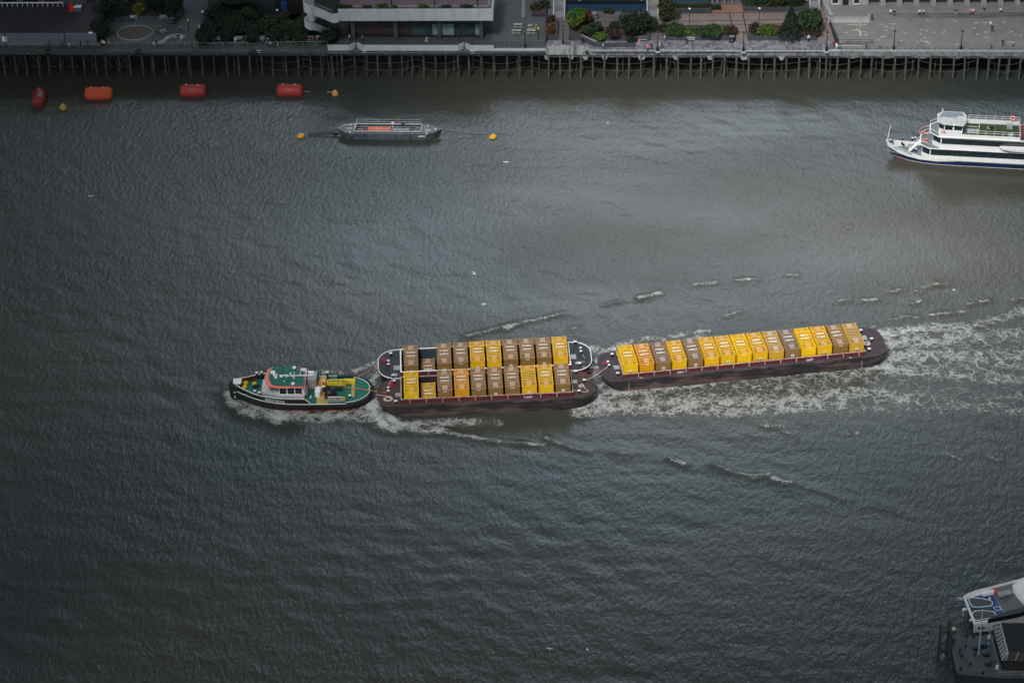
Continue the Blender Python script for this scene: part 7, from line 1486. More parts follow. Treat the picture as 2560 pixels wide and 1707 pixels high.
# ================================================================ plants
def leaf_mat(n, c, c2=None): return mat('foliage_'+n, c, 0.8, 0.45, 1.3, dirt=c2, dscale=0.7, dlo=0.45, dhi=0.6, obj_random=True)
LEAF = dict(dark=leaf_mat('dark_evergreen', (0.012, 0.028, 0.014)), deep=leaf_mat('deep_green', (0.018, 0.048, 0.024), (0.010, 0.028, 0.016)), mid=leaf_mat('mid_green', (0.030, 0.075, 0.020), (0.018, 0.045, 0.016)), bright=leaf_mat('bright_green', (0.055, 0.13, 0.016), (0.025, 0.065, 0.012)), lime=leaf_mat('lime_green', (0.075, 0.15, 0.018), (0.03, 0.075, 0.012)), olive=leaf_mat('olive_green', (0.050, 0.060, 0.020), (0.025, 0.035, 0.014)), rust=leaf_mat('rusty_leaf', (0.13, 0.055, 0.020), (0.055, 0.035, 0.015)), brown=leaf_mat('brown_purple', (0.045, 0.028, 0.025), (0.022, 0.02, 0.015)), yellow=leaf_mat('yellow_flowering', (0.22, 0.20, 0.03), (0.05, 0.07, 0.015)))
BARK = mat('bark', (0.055, 0.045, 0.035), 0.9, 0.3, 4)
def plant(px, py, rx, h, leaf, label, cat='bush', name='shrub', trunk=0.3, shape='round', seed=None, n=None, group=None, z=GZ, ry=None, ls=0.30):
    p = g(px, py, z); rg = random.Random(seed if seed is not None else int(px*7+py)); t = thing(name, label, cat, (p.x, p.y, z), 0, group); ry = ry or rx
    b = MB(); top = trunk if h > 2.2 else 0.1
    cz = (h+top)/2; hz_ = (h-top)/2
    b.tube((0, 0, -0.05), (0.05, 0, max(0.3, cz)), 0.05+0.035*h, 6, 0.04+0.01*h)
    for k in range(5 if h > 2.2 else 3):
        a = rg.uniform(0, 6.3); b.tube((0, 0, max(0.1, cz*0.6)), (math.cos(a)*rx*0.6, math.sin(a)*ry*0.6, cz+rg.uniform(-0.1, 0.6)*hz_), 0.03+0.012*h, 4, 0.02)
    b.build('trunk', BARK, t)
    lobes = []
    for _ in range(9 if shape == 'round' else 5):
        a = rg.uniform(0, 6.3); q = rg.uniform(0.15, 0.62); lobes.append((math.cos(a)*q*rx, math.sin(a)*q*ry, cz+rg.uniform(-0.5, 0.55)*hz_, rg.uniform(0.42, 0.62)))
    n = n or int(min(2600, 220+rx*ry*h*130)); c = MB()
    for i in range(n):
        if shape == 'cone':
            f = rg.random()**0.8; rr = (1-f)*0.95+0.06; a = rg.uniform(0, 6.3); q = rg.uniform(0.7, 1.0)*rr*(1+0.15*math.sin(a*5+f*20)); x, y, zz = math.cos(a)*q*rx, math.sin(a)*q*ry, top+f*(h-top)
        elif shape == 'box': x, y, zz = rg.uniform(-1, 1)*rx, rg.uniform(-1, 1)*ry, rg.uniform(0.1, 1)**0.5*h*rg.uniform(0.9, 1.05)
        else:
            lx, ly, lz, lr = rg.choice(lobes); u = Vector((rg.gauss(0, 1), rg.gauss(0, 1), rg.gauss(0, 1))).normalized()*rg.uniform(0.72, 1.08)
            x, y, zz = lx+u.x*lr*rx, ly+u.y*lr*ry, lz+u.z*lr*hz_*1.0
            if zz < 0.05: zz = rg.uniform(0.05, 0.3)
        s_ = ls*rg.uniform(0.55, 1.2); nrm = Vector((rg.gauss(0, 1), rg.gauss(0, 1), rg.gauss(0.4, 1))).normalized(); U = nrm.orthogonal().normalized()*s_; V = nrm.cross(U)*0.62; o = Vector((x, y, zz))
        c.add([o-U, o-V*0.8, o+U, o+V], [(0,1,2,3)])
    c.build('crown', LEAF[leaf], t); return t
G1_, G2_, G3_ = 'shrubs of the dark riverside garden', 'shrubs and trees of the brick plaza', 'clipped hedge balls behind the benches'
for a in [
 (248,100,2.6,4.2,'dark','dark round evergreen at the end of the panelled hoarding','tree','evergreen_tree'),
 (283,52,3.6,6.5,'dark','large black-green tree behind the round evergreen','tree','evergreen_tree'),
 (436,50,2.4,6.0,'dark','dark broadleaf tree at the left edge of the grey path','tree','broadleaf_tree'),
 (395,22,3.0,4.0,'dark','dark shrub mass at the top between two globe lamps','bush','shrub'),
 (346,33,1.4,1.8,'yellow','yellow-flowering bush beside the dark lawn','bush','flowering_bush'),
 (232,20,2.0,5.0,'dark','dark tree beside the brick block corner','tree','evergreen_tree'),
 (330,6,3,4,'dark','dark shrub at the top edge above the yellow bush','bush','shrub')]: plant(*a[:6], a[6], a[7])
rg0 = random.Random(5)
for i, (px, py, rx, h, lf, lb) in enumerate([
 (545,52,3.2,3.4,'dark','black-green shrub against the slate block, left end'),(578,60,2.8,3.2,'dark','dark shrub in the second row left of the olive one'),(585,68,2.0,2.4,'olive','olive-yellow shrub in the garden behind the benches'),(605,62,2.4,2.8,'brown','brownish feathery shrub in the middle of the garden'),
 (622,55,2.0,3.2,'mid','upright green shrub just below the slate block'),(560,82,3.2,2.2,'deep','low spreading deep green shrub behind the first bench'),(600,84,3.4,2.2,'deep','low spreading deep green shrub behind the second bench'),(640,82,3.2,2.2,'deep','low spreading deep green shrub behind the fourth bench'),(530,78,2.4,2.2,'deep','low green shrub beside the corner lamp'),
 (672,72,2.0,2.6,'olive','olive shrub beside the slim birch trunk'),(706,66,2.2,2.8,'olive','olive-brown shrub right of the garden lamp'),(690,86,3.0,2.2,'deep','low deep green shrub behind the sixth bench'),(735,80,2.8,2.4,'mid','green shrub below the service yard'),(760,70,2.4,2.6,'olive','yellow-green shrub touching the spiral ramp'),(760,92,2.0,1.8,'deep','low green shrub in front of the spiral ramp'),(650,58,2.4,3,'dark','dark shrub by the orange planter rail'),(720,92,2.2,1.7,'dark','dark low shrub between bench pairs')]):
    plant(px, py, rx, h, lf, lb, group=G1_)
for px, py, rx, lb in ((511,106,2.7,'big clipped dark hedge ball at the left corner of the garden'),(567,104,1.6,'clipped hedge ball between the first and second benches'),(633,104,1.9,'clipped hedge ball between the third and fourth benches'),(692,104,1.6,'clipped hedge ball between the fifth and sixth benches'),(752,104,1.5,'clipped hedge ball right of the seventh bench'),(822,106,2.3,'big clipped hedge ball at the foot of the spiral ramp')):
    plant(px, py, rx, rx*1.15, 'dark', lb, name='hedge_ball', group=G3_, trunk=0.1)
for a in [
 (1440,82,2.7,5.0,'lime','bright lime-green tree in front of the first stair','tree','broadleaf_tree',1.2,'round'),
 (1464,62,1.6,3.0,'rust','rust-tinged shrub right of the lime tree','bush','shrub'),(1378,90,1.1,2.4,'rust','rusty shrub in the narrow planter','bush','shrub'),(1376,62,0.9,2.2,'brown','brown shrub at the back of the narrow planter','bush','shrub'),
 (1462,88,1.8,2.2,'olive','olive shrub under the lime tree','bush','shrub'),(1487,90,2.0,3.0,'deep','deep green shrub between the lime tree and the clipped dark one','bush','shrub'),(1504,101,1.7,1.6,'lime','low lime-green shrub at the front of the centre planter','bush','shrub'),
 (1534,82,1.4,2.6,'dark','clipped dark oval shrub left of the big dark tree','bush','shrub'),(1535,98,1.8,2.2,'brown','brownish shrub below the clipped oval','bush','shrub'),(1580,98,3.2,6.0,'dark','big dark tree in the middle of the plaza','tree','broadleaf_tree'),(1603,88,1.8,4.6,'olive','rust-speckled tree leaning on the big dark tree','tree','broadleaf_tree'),(1618,80,2.2,4.4,'dark','dark round tree at the foot of the second stair','tree','broadleaf_tree'),(1582,106,1.2,1.0,'dark','small dark bush by the white bench','bush','shrub'),
 (1668,52,2.2,5.0,'olive','russet-olive tree right of the second stair','tree','broadleaf_tree'),(1687,93,2.4,2.8,'mid','dense green bush at the left end of the long planter','bush','shrub'),(1662,80,1.4,2.0,'brown','brown low bush beside the second path','bush','shrub'),(1722,91,1.9,1.8,'lime','lime-green bush behind the riverside bench','bush','shrub'),(1770,96,2.6,2.4,'mid','large round mid-green bush in the long planter','bush','shrub'),(1744,88,1.0,1.6,'brown','purple-brown bush between two green ones','bush','shrub'),(1799,89,1.7,1.9,'lime','bright lime bush beside the grey-brown one','bush','shrub'),(1821,90,1.7,2.0,'brown','grey-brown flowering bush at the right end of the long planter','bush','shrub'),
 (1885,88,1.4,2.6,'brown','straw-brown bush at the left end of the slate planter','bush','shrub'),(1896,92,1.6,1.5,'deep','low dark bush in front of the globe lamp','bush','shrub'),(1919,91,2.2,2.2,'lime','lime-green bush in the slate planter','bush','shrub'),(1942,90,1.3,2.4,'rust','rust-pink bush beside the conifer','bush','shrub'),
 (2030,92,2.0,2.2,'brown','purple-brown bush at the right end of the slate planter','bush','shrub'),(1900,12,3.4,2.4,'deep','ivy-green shrub spreading in the back planter','bush','shrub'),(1940,14,3.6,3.0,'olive','olive brush in the back planter','bush','shrub'),(1985,12,3.2,3.2,'dark','dark brush at the right of the back planter','bush','shrub'),(1342,28,1.4,1.8,'olive','olive shrub in the purple brick planter','bush','shrub'),(1360,24,1.2,2.0,'dark','dark shrub in the purple brick planter','bush','shrub'),(1870,6,2.4,2.4,'deep','green shrub by the entrance posts','bush','shrub'),(1522,33,1.2,0.9,'olive','tiny olive shrub at the blue base panel','bush','shrub')]:
    plant(*a[:6], a[6], a[7], *(a[8:]), group=G2_)
plant(1976, 98, 2.8, 7.2, 'dark', 'dark conical conifer in the slate planter', 'tree', 'conifer', 0.3, 'cone', group=G2_, n=2400); plant(2012, 90, 2.8, 6.0, 'mid', 'olive-green broadleaf tree right of the conifer', 'tree', 'broadleaf_tree', 1.0, group=G2_); plant(2034, 84, 2.2, 5.4, 'dark', 'dark upright tree nearest the terrace wall', 'tree', 'broadleaf_tree', 0.8, group=G2_)
plant(1730, 26, 6.0, 1.3, 'deep', 'long clipped hedge in front of the blue pavilion', 'hedge', 'hedge', 0.1, 'box', ry=0.7, group=G2_)
tz = 13.2
for px, rx, lf, lb in ((850,1.6,'mid','green bush at the left end of the roof terrace bed'),(868,1.3,'olive','olive bush next to the left roof terrace bush'),(918,1.2,'olive','dull flat bush on the roof terrace, left of the round bright one'),(956,1.6,'bright','bright green round bush on the roof terrace'),(1057,1.5,'bright','bright green bush in the middle of the roof terrace bed'),(984,0.9,'olive','small olive tuft beside the first terrace post'),(1115,1.3,'deep','faint dark tuft on the roof terrace, left of the seated person'),(1165,1.6,'deep','dark low tuft beside the seated person on the roof terrace')):
    plant(px, 23.5, rx, rx*0.75, lf, lb, z=tz, ry=0.6, ls=0.22, group='bushes of the roof terrace')
plant(612, 0, 5, 3, 'dark', 'dark shrub at the top edge behind the slate block', 'bush', 'shrub', z=GZ+4)

# ================================================================ lamps
def iron_lamp():
    t = thing('iron_lamp', 'x', 'street lamp'); b = MB(); b.box(-0.42, 0.42, -0.38, 0.38, 0, 0.35); b.build('plinth', CONCL, t)
    b = MB(); b.lathe((0, 0, 0.35), [(0.34, 0), (0.34, 0.35), (0.26, 0.5), (0.26, 0.75), (0.12, 0.95)], 8); b.build('base', IRON, t)
    b = MB(); b.lathe((0, 0, 1.3), [(0.12, 0), (0.09, 1.2), (0.075, 2.6), (0.13, 2.66), (0.06, 2.75)], 8); b.build('column', IRON, t)
    b = MB(); b.lathe((0, 0, 4.05), [(0.10, 0), (0.28, 0.28), (0.28, 0.34)], 8); b.build('lantern', mat('lantern_glass', (0.42, 0.44, 0.45), 0.25, 0.1), t)
    b = MB(); b.lathe((0, 0, 4.39), [(0.32, 0), (0.22, 0.14), (0.08, 0.22), (0.03, 0.42)], 8); b.build('lantern_cap', IRON, t); return t
def globe_lamp():
    t = thing('globe_lamp', 'x', 'street lamp'); b = MB(); b.lathe((0, 0, 0), [(0.14, 0), (0.12, 0.4), (0.06, 0.5), (0.055, 4.4)], 7); b.build('pole', IRON, t)
    b = MB(); b.smooth = True; b.ball((0, 0, 4.62), 0.27, 9, 6, 0.8); b.build('globe', mat('white_globe', (0.75, 0.78, 0.8), 0.3, 0.03), t); return t
il, gl_ = iron_lamp(), globe_lamp(); first = True
for i, (px, py, z, lb) in enumerate([(1313,124,GZ,'black iron lamp on the quay beside the picnic tables'),(1408,114.5,GZ+0.6,'black iron lamp on the raised streaked concrete block'),(1644,131,GZ+0.1,'black iron lamp beside the walker in a dark suit'),(1858,132,GZ+0.1,'black iron lamp opposite the path between the long planters'),(2066,131,GZ+0.1,'black iron lamp at the corner where the stone terrace begins'),(2234,127.5,GZ+0.2,'black iron lamp at the terrace edge beside the jogger'),(2402,127.5,GZ+0.2,'black iron lamp with the palest lantern, rightmost on the terrace edge')]):
    p = g(px, py, z)
    if i == 0: il.location = (p.x, p.y, z); il['label'] = lb; il['group'] = 'black iron lamps along the quay'
    else: dup(il, (p.x, p.y, z), 0, lb)
for i, (px, py, lb) in enumerate([(322,48,'globe lamp above the round soil bed'),(417,46,'globe lamp at the left of the dark broadleaf tree'),(511,80,'globe lamp at the left corner of the shrub garden'),(697,76,'globe lamp in the shrub garden near the blue door'),(1449,50,'globe lamp behind the lime-green tree'),(1603,50,'globe lamp beside the second stair'),(1723,73,'globe lamp on the left of the sandy plaza'),(1897,72,'globe lamp on the right of the sandy plaza'),(2014,50,'globe lamp behind the olive-green tree near the terrace wall')]):
    p = g(px, py, GZ)
    if i == 0: gl_.location = (p.x, p.y, GZ); gl_['label'] = lb; gl_['group'] = 'globe lamps on the bank'
    else: dup(gl_, (p.x, p.y, GZ), 0, lb)
# ================================================================ benches, tables, bins, posts, signs
PBW = mat('silvered_bench_wood', (0.36, 0.37, 0.36), 0.85, 0.15, 3)
def bench():
    t = thing('bench', 'x', 'bench'); b = MB()
    for i in range(4): b.box(-0.85, 0.85, -0.2+i*0.12, -0.11+i*0.12, 0.42, 0.46)
    b.build('seat', PBW, t); b = MB()
    for i in range(3): b.box(-0.85, 0.85, 0.30, 0.34, 0.55+i*0.14, 0.66+i*0.14)
    b.build('backrest', PBW, t)
    for s in (-1, 1): b = MB(); b.box(s*0.75-0.04, s*0.75+0.04, -0.2, 0.36, 0, 0.42); b.box(s*0.75-0.04, s*0.75+0.04, 0.3, 0.36, 0.42, 0.95); b.box(s*0.75-0.04, s*0.75+0.04, -0.2, 0.3, 0.62, 0.66); b.build('bench_end', PBW, t)
    return t
bn = bench()
for i, (px, py, lb) in enumerate([(542,104,'pale slatted bench under the person in lilac, first from the left'),(597,103,'pale slatted bench with the person in white sitting on its left end'),(619,103,'pale slatted bench beside the two people in black'),(652,103,'pale slatted bench under the person in jeans'),(676,102,'pale slatted bench under the person with crossed pale sleeves'),(712,102,'pale slatted bench just left of a person in black'),(744,102,'pale slatted bench just right of a person in black'),(774,103,'pale slatted bench under the person in maroon near the ramp'),(800,101,'empty pale slatted bench by the ramp foot'),(1480,41,'pale bench below the blue base panel with one person sitting'),(1606,104,'white-grey bench between the dark bush and the second path'),(1727,105,'white-grey bench in front of the long planter'),(333,50,'pale bench with a white-shirted person near the yellow bush'),(409,50,'pale bench beside the dark litter bin near the path')]):
    p = g(px, py, GZ)
    if i == 0: bn.location = (p.x, p.y, GZ); bn['label'] = lb; bn['group'] = 'slatted benches'
    else: dup(bn, (p.x, p.y, GZ), 0, lb)
def picnic():
    t = thing('picnic_table', 'x', 'picnic table'); b = MB(); b.box(-0.95, 0.95, -0.38, 0.38, 0.70, 0.75); b.build('table_top', PBW, t)
    for s in (-1, 1): b = MB(); b.box(-0.95, 0.95, s*0.78-0.14, s*0.78+0.14, 0.42, 0.47); b.build('seat', PBW, t)
    for s in (-1, 1): b = MB(); b.beam((s*0.6, -0.75, 0.0), (s*0.6, -0.2, 0.7), 0.09, 0.06); b.beam((s*0.6, 0.75, 0.0), (s*0.6, 0.2, 0.7), 0.09, 0.06); b.box(s*0.6-0.04, s*0.6+0.04, -0.85, 0.85, 0.36, 0.42); b.build('leg', PBW, t)
    return t
pc_ = picnic(); pg = 'picnic tables on the riverside plaza'
for i, (px, py, lb) in enumerate([(1295,69,'picnic table at the back left of the picnic plaza'),(1331,72,'picnic table used by the person in black and white'),(1291,84,'picnic table at the front left of the picnic plaza'),(1328,84,'picnic table at the front right of the picnic plaza')]):
    p = g(px, py, GZ)
    if i == 0: pc_.location = (p.x, p.y, GZ); pc_['label'] = lb; pc_['group'] = pg
    else: dup(pc_, (p.x, p.y, GZ), 0, lb)
p = g(407, 82, GZ); dup(pc_, (p.x, p.y, GZ), R(40), 'skewed small table right of the round soil bed', pg, 0.75)
# curved stone bench: three segments
SEG = mat('pale_cast_stone', (0.28, 0.32, 0.32), 0.85, 0.15, 1.5)
for pts, lb in (([(382,112),(392,112),(403,110),(412,106)], 'pale curved stone seat, lowest segment of the curve'), ([(413,105),(420,98),(430,94)], 'pale curved stone seat, middle segment with a person in lilac'), ([(431,94),(437,93)], 'short pale stone seat block left of the maroon jacket'), ([(438,93),(450,93),(462,97)], 'pale stone seat block under the people left of the yellow post')):
    P = [g(x, y, GZ) for x, y in pts]; o = P[0]; b = MB()
    rs = []
    for i, p in enumerate(P):
        d = P[min(i+1, len(P)-1)]-P[max(i-1, 0)]; d.normalize(); nrm = Vector((-d.y, d.x, 0))*0.42; q = p-o; rs.append([q-nrm, q+nrm, q+nrm+Vector((0, 0, 0.5)), q-nrm+Vector((0, 0, 0.5))])
    b.rings(rs); tag(b.build('curved_bench', SEG, None, (o.x, o.y, GZ)), lb, 'stone bench', 'curved stone seats')
def litter(px, py, label, z=GZ):
    p = g(px, py, z); t = thing('litter_bin', label, 'litter bin', (p.x, p.y, z)); b = MB(); b.box(-0.4, 0.4, -0.35, 0.35, 0, 1.15); b.build('body', IRON, t); b = MB(); b.box(-0.45, 0.45, -0.4, 0.4, 1.3, 1.4); b.box(-0.4, -0.34, -0.35, 0.35, 1.15, 1.3); b.box(0.34, 0.4, -0.35, 0.35, 1.15, 1.3); b.build('hood', mat('pale_blue_grey_hood', (0.16, 0.2, 0.25), 0.6), t); b = MB(); b.box(-0.08, 0.08, -0.37, -0.351, 0.5, 0.7); b.build('label_plate', WHITE, t)
litter(1829, 106, 'black litter bin in front of the long planter beside the path'); litter(434, 60, 'black litter bin below the dark broadleaf tree')
def post_sign(px, py, label, h=2.4):
    p = g(px, py, GZ); t = thing('finger_post', label, 'signpost', (p.x, p.y, GZ)); b = MB(); b.tube((0, 0, 0), (0, 0, h), 0.09, 6); b.build('post', IRON, t); b = MB(); b.box(-0.16, 0.16, -0.12, 0.12, h, h+0.4); b.build('yellow_head', YEL, t)
post_sign(472, 79, 'dark post with a yellow head in the left plaza'); post_sign(1346, 100, 'thin dark post with a yellow head beside the picnic tables')
for px, py, lb in ((646,130.5,'white notice board fixed on the dark wharf edge, left of the parapet'),(911,131.5,'white notice board below the first V-shaped bay'),(1181,127.5,'white notice board just right of the second V-shaped bay')):
    x = wx(px); t = thing('notice_board', lb, 'sign', (x, QY(x)-0.22, 5.9), 0, 'white notices on the wharf'); b = MB(); b.box(-0.45, 0.45, -0.04, 0.0, -0.3, 0.35); b.build('board', PUREW, t); b = MB()
    for i in range(3): b = MB(); b.box(-0.34, 0.34, -0.05, -0.041, 0.18-i*0.16, 0.24-i*0.16); b.build('print_line', GREYP, t)
# ladders and dark tide fenders at the V notches on the left wharf
for px, lb in ((345, 'dark bell-shaped wharf fender below the round soil bed'), (632, 'dark brushy wharf fender left of the first white notice'), (118, 'dark wharf fender at the far left of the timber wharf')):
    x = wx(px); b = MB(); b.smooth = True; b.lathe((0, 0, 0), [(0.5, -1.2), (0.85, -0.7), (0.8, -0.1), (0.3, 0.25)], 9); tag(b.build('wharf_fender', mat('dark_brush', (0.02, 0.025, 0.022), 0.95, 0.4), None, (x, QY(x)-0.3, 6.2)), lb, 'fender', 'dark fenders on the timber wharf')
# motorbike-like scooter beside the parapet
p = g(868, 112, GZ); t = thing('bicycle', 'parked bicycle with pale parts behind the left end of the white parapet', 'bicycle', (p.x, p.y, GZ), R(20))
for s in (-0.52, 0.52): b = MB(); b.torus((s, 0, 0.34), 0.32, 0.03, (0, 1, 0), 14, 5); b.build('wheel', IRON, t)
b = MB(); b.path([(-0.52, 0, 0.34), (-0.15, 0, 0.75), (0.38, 0, 0.8), (-0.02, 0, 0.34), (-0.52, 0, 0.34)], 0.025, 5); b.path([(0.52, 0, 0.34), (0.38, 0, 0.8), (0.34, 0, 0.98)], 0.025, 5); b.tube((-0.02, 0, 0.34), (-0.18, 0, 0.9), 0.025); b.build('frame', GREYP, t); b = MB(); b.box(-0.3, -0.05, -0.06, 0.06, 0.9, 0.96); b.build('saddle', IRON, t); b = MB(); b.tube((0.34, -0.28, 1.0), (0.34, 0.28, 1.0), 0.02, 5); b.build('handlebar', PUREW, t)
# ================================================================ people on the bank
PG = 'people on the far bank'
def P_(px, py, pose, top, bot, label, face=270, z=GZ, s=1.0):
    if pose == 'sit': p = g(px, py, z)
    else: p = g(px, py, z)
    person((p.x, p.y, z+0.03), face, pose, top, bot, label, s, PG)
for a in [
 (123,118,'walk','red','maroon','person in dark red walking right past the hoarding panels',20),(157,123,'walk','black','black','person in black pushing forward, left of the person in white',0),(174,124,'stand','white','navy','person in white top below the dark hoarding post',200),(203,120,'walk','black','black','person in black walking near the hoarding end, left of two',180),(220,118.5,'walk','black','black','person in black walking near the hoarding end, right of two',0),
 (246,121,'walk','pink','maroon','small person in pink beside the hoarding corner',0,GZ,0.75),(256,118,'stand','grey','black','person in grey coat at the hoarding corner',90),(261,119,'stand','white','black','person in white scarf beside the grey coat',250),(273,114,'walk','pink','pink','person in pink coat right of the hoarding corner',30),(270,77,'walk','pale_blue','maroon','person in pale blue shirt under the round evergreen',60),
 (398,82,'sit','black','black','person in black sitting at the skewed table',200),(421,103,'sit','lilac','black','person in lilac sitting on the middle stone seat',300),(392,118,'stand','black','black','person in black standing by the lowest stone seat',90),(332,51,'sit','white','black','person in white shirt on the bench near the yellow bush',280),
 (452,82,'walk','blue','navy','person in blue jacket walking above the stone seats',100),(445,98,'sit','maroon','maroon','person in maroon sitting on the stone seat block',270),(454,102,'sit','white','white','person dressed in white sitting on the stone seat block',270),(500,79,'stand','white','black','person in white cap leaning by the corner lamp, upper of two',200),(494,87,'stand','black','red','person with red bag leaning by the garden corner, lower of two',200),
 (481,124,'walk','maroon','maroon','person in maroon walking close beside a pale one at the rail',200),(488,123,'walk','grey','grey','person in pale grey walking close beside a maroon one',200),
 (548,106,'sit','lilac','black','person in lilac on the first bench, arms folded',270),(589,106,'sit','white','white','person in white on the second bench',270),(607,107,'sit','black','black','person in black beside the second bench, left of a pair',270),(613,108,'stand','black','black','person in black standing in front of the third bench',270),(658,105,'sit','grey','jeans','person in jeans with white shoes on the fourth bench',270),(682,103,'sit','pale_blue','jeans','person with pale crossed sleeves on the fifth bench',270),
 (669,120,'walk','grey','black','person in grey top walking, left of the white shirt',180),(677,121,'walk','white','maroon','person in white shirt and maroon skirt walking behind the wharf notice',180),(691,121,'walk','black','black','person in black walking in front of the pale coat',180),(695,122,'walk','grey','grey','person in pale coat walking behind the dark one',180),
 (720,106,'sit','black','black','person in black beside the sixth bench',270),(735,103,'sit','black','black','person in black beside the seventh bench, shoulder against the backrest',270),(771,104,'sit','maroon','pink','person in maroon with bare legs near the ramp',270),(779,104,'sit','black','maroon','person in black jacket leaning on the bench near the ramp',270),(829,108,'walk','white','black','person in white top and black trousers under the hedge ball',150),
 (874,104,'stand','white','black','person in white helmet standing over the parked bicycle',200),(906,106,'walk','tan','black','person in tan top in front of the first office column',0),(1066,110,'jog','white','white','jogger in white and blue leaning forward before the office glazing',0),(1147,106,'walk','black','black','person in black in front of the office glazing',260),
 (1335,73,'sit','black','black','person in black and white hunched at the picnic table',270),(1493,46,'sit','black','jeans','person in dark clothes on the bench below the blue panel',270),(1456,110,'stand','black','black','person in black standing at the top of the sloping rail',270),(1508,127,'walk','white','black','walker in white coat on the flagstones below the lime bush',200),(1597,111,'sit','pink','white','small person in pink sitting on the ground by the white bench',270,GZ,0.8),(1619,130,'stand','pink','black','person in pale pink top leaning on the river railing',270),(1630,127,'walk','black','black','person in black walking left of the iron lamp',250),(1654,123,'walk','navy','navy','person in a dark suit striding right of the iron lamp',30),(1662,105,'walk','white','grey','distant person in white passing the second path',180),
 (1716,108,'sit','black','black','person in black with pale face beside the white-grey bench',270),(2021,106,'stand','pale_blue','black','person in pale shirt against the slate planter',270),(2084,121,'walk','red','navy','person in red and navy next to the white-robed one',270),(2091,126,'stand','white','white','person in a long white robe at the terrace corner',270),(2078,43,'sit','pale_blue','navy','person in pale blue sitting on the upper terrace by the wall',330,GZ+0.62),
 (2179,50,'sit','black','black','person in black sitting at the end of the whitewashed wall',320,GZ+0.5),(2226,36.5,'sit','white','black','person in white on the terrace steps, leftmost',270,GZ+0.45),(2235,38,'sit','black','black','person in black on the terrace steps beside the leftmost white shirt',280,GZ+0.45),(2298,37,'sit','white','black','person in white shirt on the steps, left of the second pair',270,GZ+0.45),(2308,36.5,'sit','pale_blue','black','person in pale blue shirt on the steps, right of the second pair',270,GZ+0.45),(2389,35,'sit','navy','pale_blue','person in dark top and pale trousers on the steps with a black bag',270,GZ+0.45),(2425,35,'sit','pink','maroon','person in pink on the steps, leaning on a white shirt',270,GZ+0.45),(2432,34.5,'sit','white','black','person in white shirt on the steps beside the pink one',270,GZ+0.45),(2460,31,'sit','black','tan','person in black crouched alone on the steps',250,GZ+0.45),(2501,32.5,'sit','white','black','person in white shirt sitting alone on the steps, rightmost',270,GZ+0.45),
 (2166,126,'walk','navy','navy','person in navy walking behind the child at the railing',200),(2172,127,'walk','blue','grey','person in blue jacket with a white bag near the railing',180),(2198,123,'jog','pink','grey','jogger in shorts left of the terrace lamp',200),(2475,71,'walk','white','grey','person in white walking with a dark-shirted one on the terrace',250),(2480,80,'walk','navy','black','person in dark shirt walking with the white one on the terrace',250),(2477,124,'stand','blue','navy','child with a blue backpack near the terrace edge',100,GZ,0.85),(2506,117,'walk','black','black','tall person in black striding on the terrace, lower right',250),(2533,119,'walk','white','black','small person in white shirt at the right edge of the terrace',190,GZ,0.85),
 (1175,21,'sit','white','black','person in white sitting on the roof terrace',270,13.1)]:
    P_(*a)
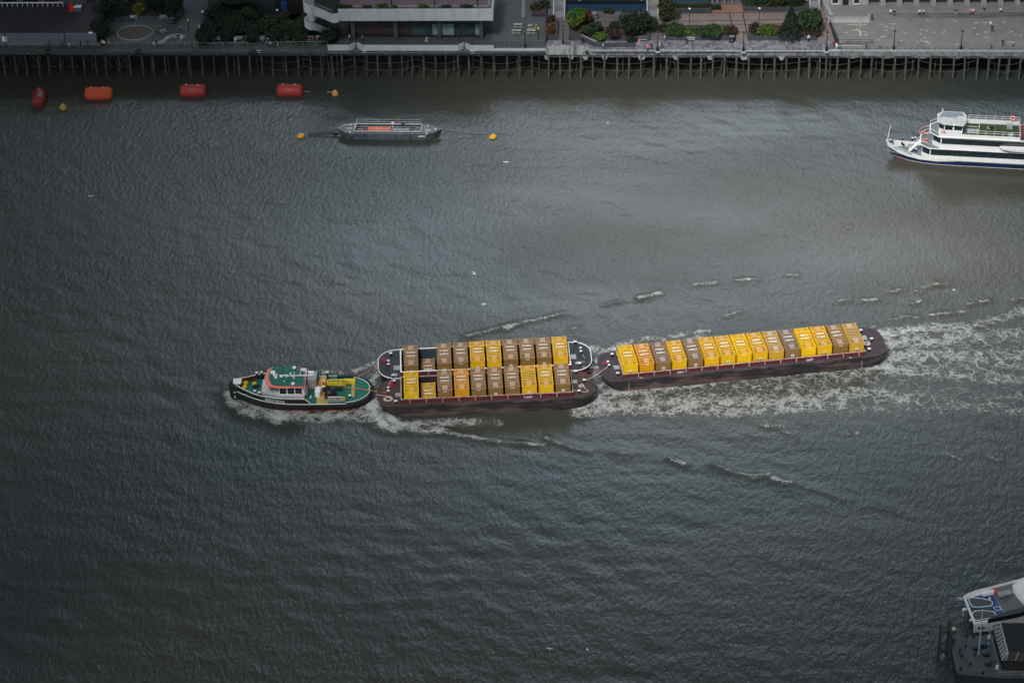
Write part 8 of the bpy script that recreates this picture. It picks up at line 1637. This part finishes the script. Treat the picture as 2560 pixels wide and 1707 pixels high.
# ================================================================ unseen cloud slab, added to darken the outer water by shade and reflection
def added_shade_clouds():
    H0 = 420.0; b = MB(); n = 44; Sx = 3200.0
    def zz(x, y, s): return H0+s*(22+26*noise.noise(Vector((x*0.0021, y*0.0021, 3.1*s)))+10*noise.noise(Vector((x*0.006, y*0.006, s))))
    P = []
    for s in (-1, 1):
        for j in range(n+1):
            for i in range(n+1):
                x = -Sx+2*Sx*i/n; y = -Sx+2*Sx*j/n+500; e = min(1, min(i, n-i, j, n-j)/3); P.append((x, y, H0+(zz(x, y, s)-H0)*e))
    N1 = (n+1)*(n+1); F = []
    for j in range(n):
        for i in range(n):
            a = j*(n+1)+i; F.append((a, a+n+1, a+n+2, a+1)); F.append((N1+a, N1+a+1, N1+a+n+2, N1+a+n+1))
    b.smooth = True; b.add(P, F)
    M = bpy.data.materials.new('added_cloud_shade'); M.use_nodes = True; nt = M.node_tree; N_ = nt.nodes; l = nt.links; N_.clear()
    def nd(t, **k):
        x = N_.new(t)
        for a, v in k.items(): setattr(x, a, v)
        return x
    def m2(op, a, c=None):
        x = nd('ShaderNodeMath', operation=op)
        for i, v in enumerate((a, c)):
            if v is None: continue
            if isinstance(v, (int, float)): x.inputs[i].default_value = v
            else: l.new(v, x.inputs[i])
        return x.outputs[0]
    out_ = nd('ShaderNodeOutputMaterial'); geo = nd('ShaderNodeTexCoord').outputs['Object']
    flat = nd('ShaderNodeMapping'); flat.inputs['Scale'].default_value = (1, 1, 0); l.new(geo, flat.inputs[0]); flat = flat.outputs[0]
    def gap(cx, cy, r, amp, sx=1.0):
        mp = nd('ShaderNodeMapping'); mp.inputs['Location'].default_value = (-cx*sx, -cy, 0); mp.inputs['Scale'].default_value = (sx, 1, 1); l.new(flat, mp.inputs[0])
        ln = nd('ShaderNodeVectorMath', operation='LENGTH'); l.new(mp.outputs[0], ln.inputs[0]); q = m2('DIVIDE', ln.outputs['Value'], r)
        return m2('MULTIPLY', m2('EXPONENT', m2('MULTIPLY', m2('MULTIPLY', q, q), -1.0)), amp)
    nz = nd('ShaderNodeTexNoise'); nz.inputs['Scale'].default_value = 0.006; nz.inputs['Detail'].default_value = 4; l.new(flat, nz.inputs['Vector'])
    base = m2('ADD', 0.78, m2('MULTIPLY', nz.outputs['Fac'], 0.16))
    a = m2('SUBTRACT', m2('SUBTRACT', base, gap(*GAP_SUN)), gap(*GAP_SKY))
    cl_ = nd('ShaderNodeClamp'); l.new(a, cl_.inputs[0])
    tr = nd('ShaderNodeBsdfTransparent'); df = nd('ShaderNodeBsdfDiffuse'); tl = nd('ShaderNodeBsdfTranslucent'); df.inputs[0].default_value = (0.18, 0.22, 0.25, 1); tl.inputs[0].default_value = (0.075, 0.095, 0.105, 1)
    mx1 = nd('ShaderNodeMixShader'); mx1.inputs[0].default_value = 0.5; l.new(df.outputs[0], mx1.inputs[1]); l.new(tl.outputs[0], mx1.inputs[2])
    mx2 = nd('ShaderNodeMixShader'); l.new(cl_.outputs[0], mx2.inputs[0]); l.new(tr.outputs[0], mx2.inputs[1]); l.new(mx1.outputs[0], mx2.inputs[2]); l.new(mx2.outputs[0], out_.inputs['Surface'])
    o = b.build('added_shade_clouds', M); o['kind'] = 'stuff'; return o
GAP_SUN = (-86.0, 102.0, 60.0, 1.0, 0.9)  # gap placed to let sun onto the middle of the river
GAP_SKY = (25.0, 1120.0, 205.0, 1.0, 0.85)  # gap placed so bright sky mirrors in the middle of the river
added_shade_clouds()
SC.cycles.transparent_max_bounces = 12
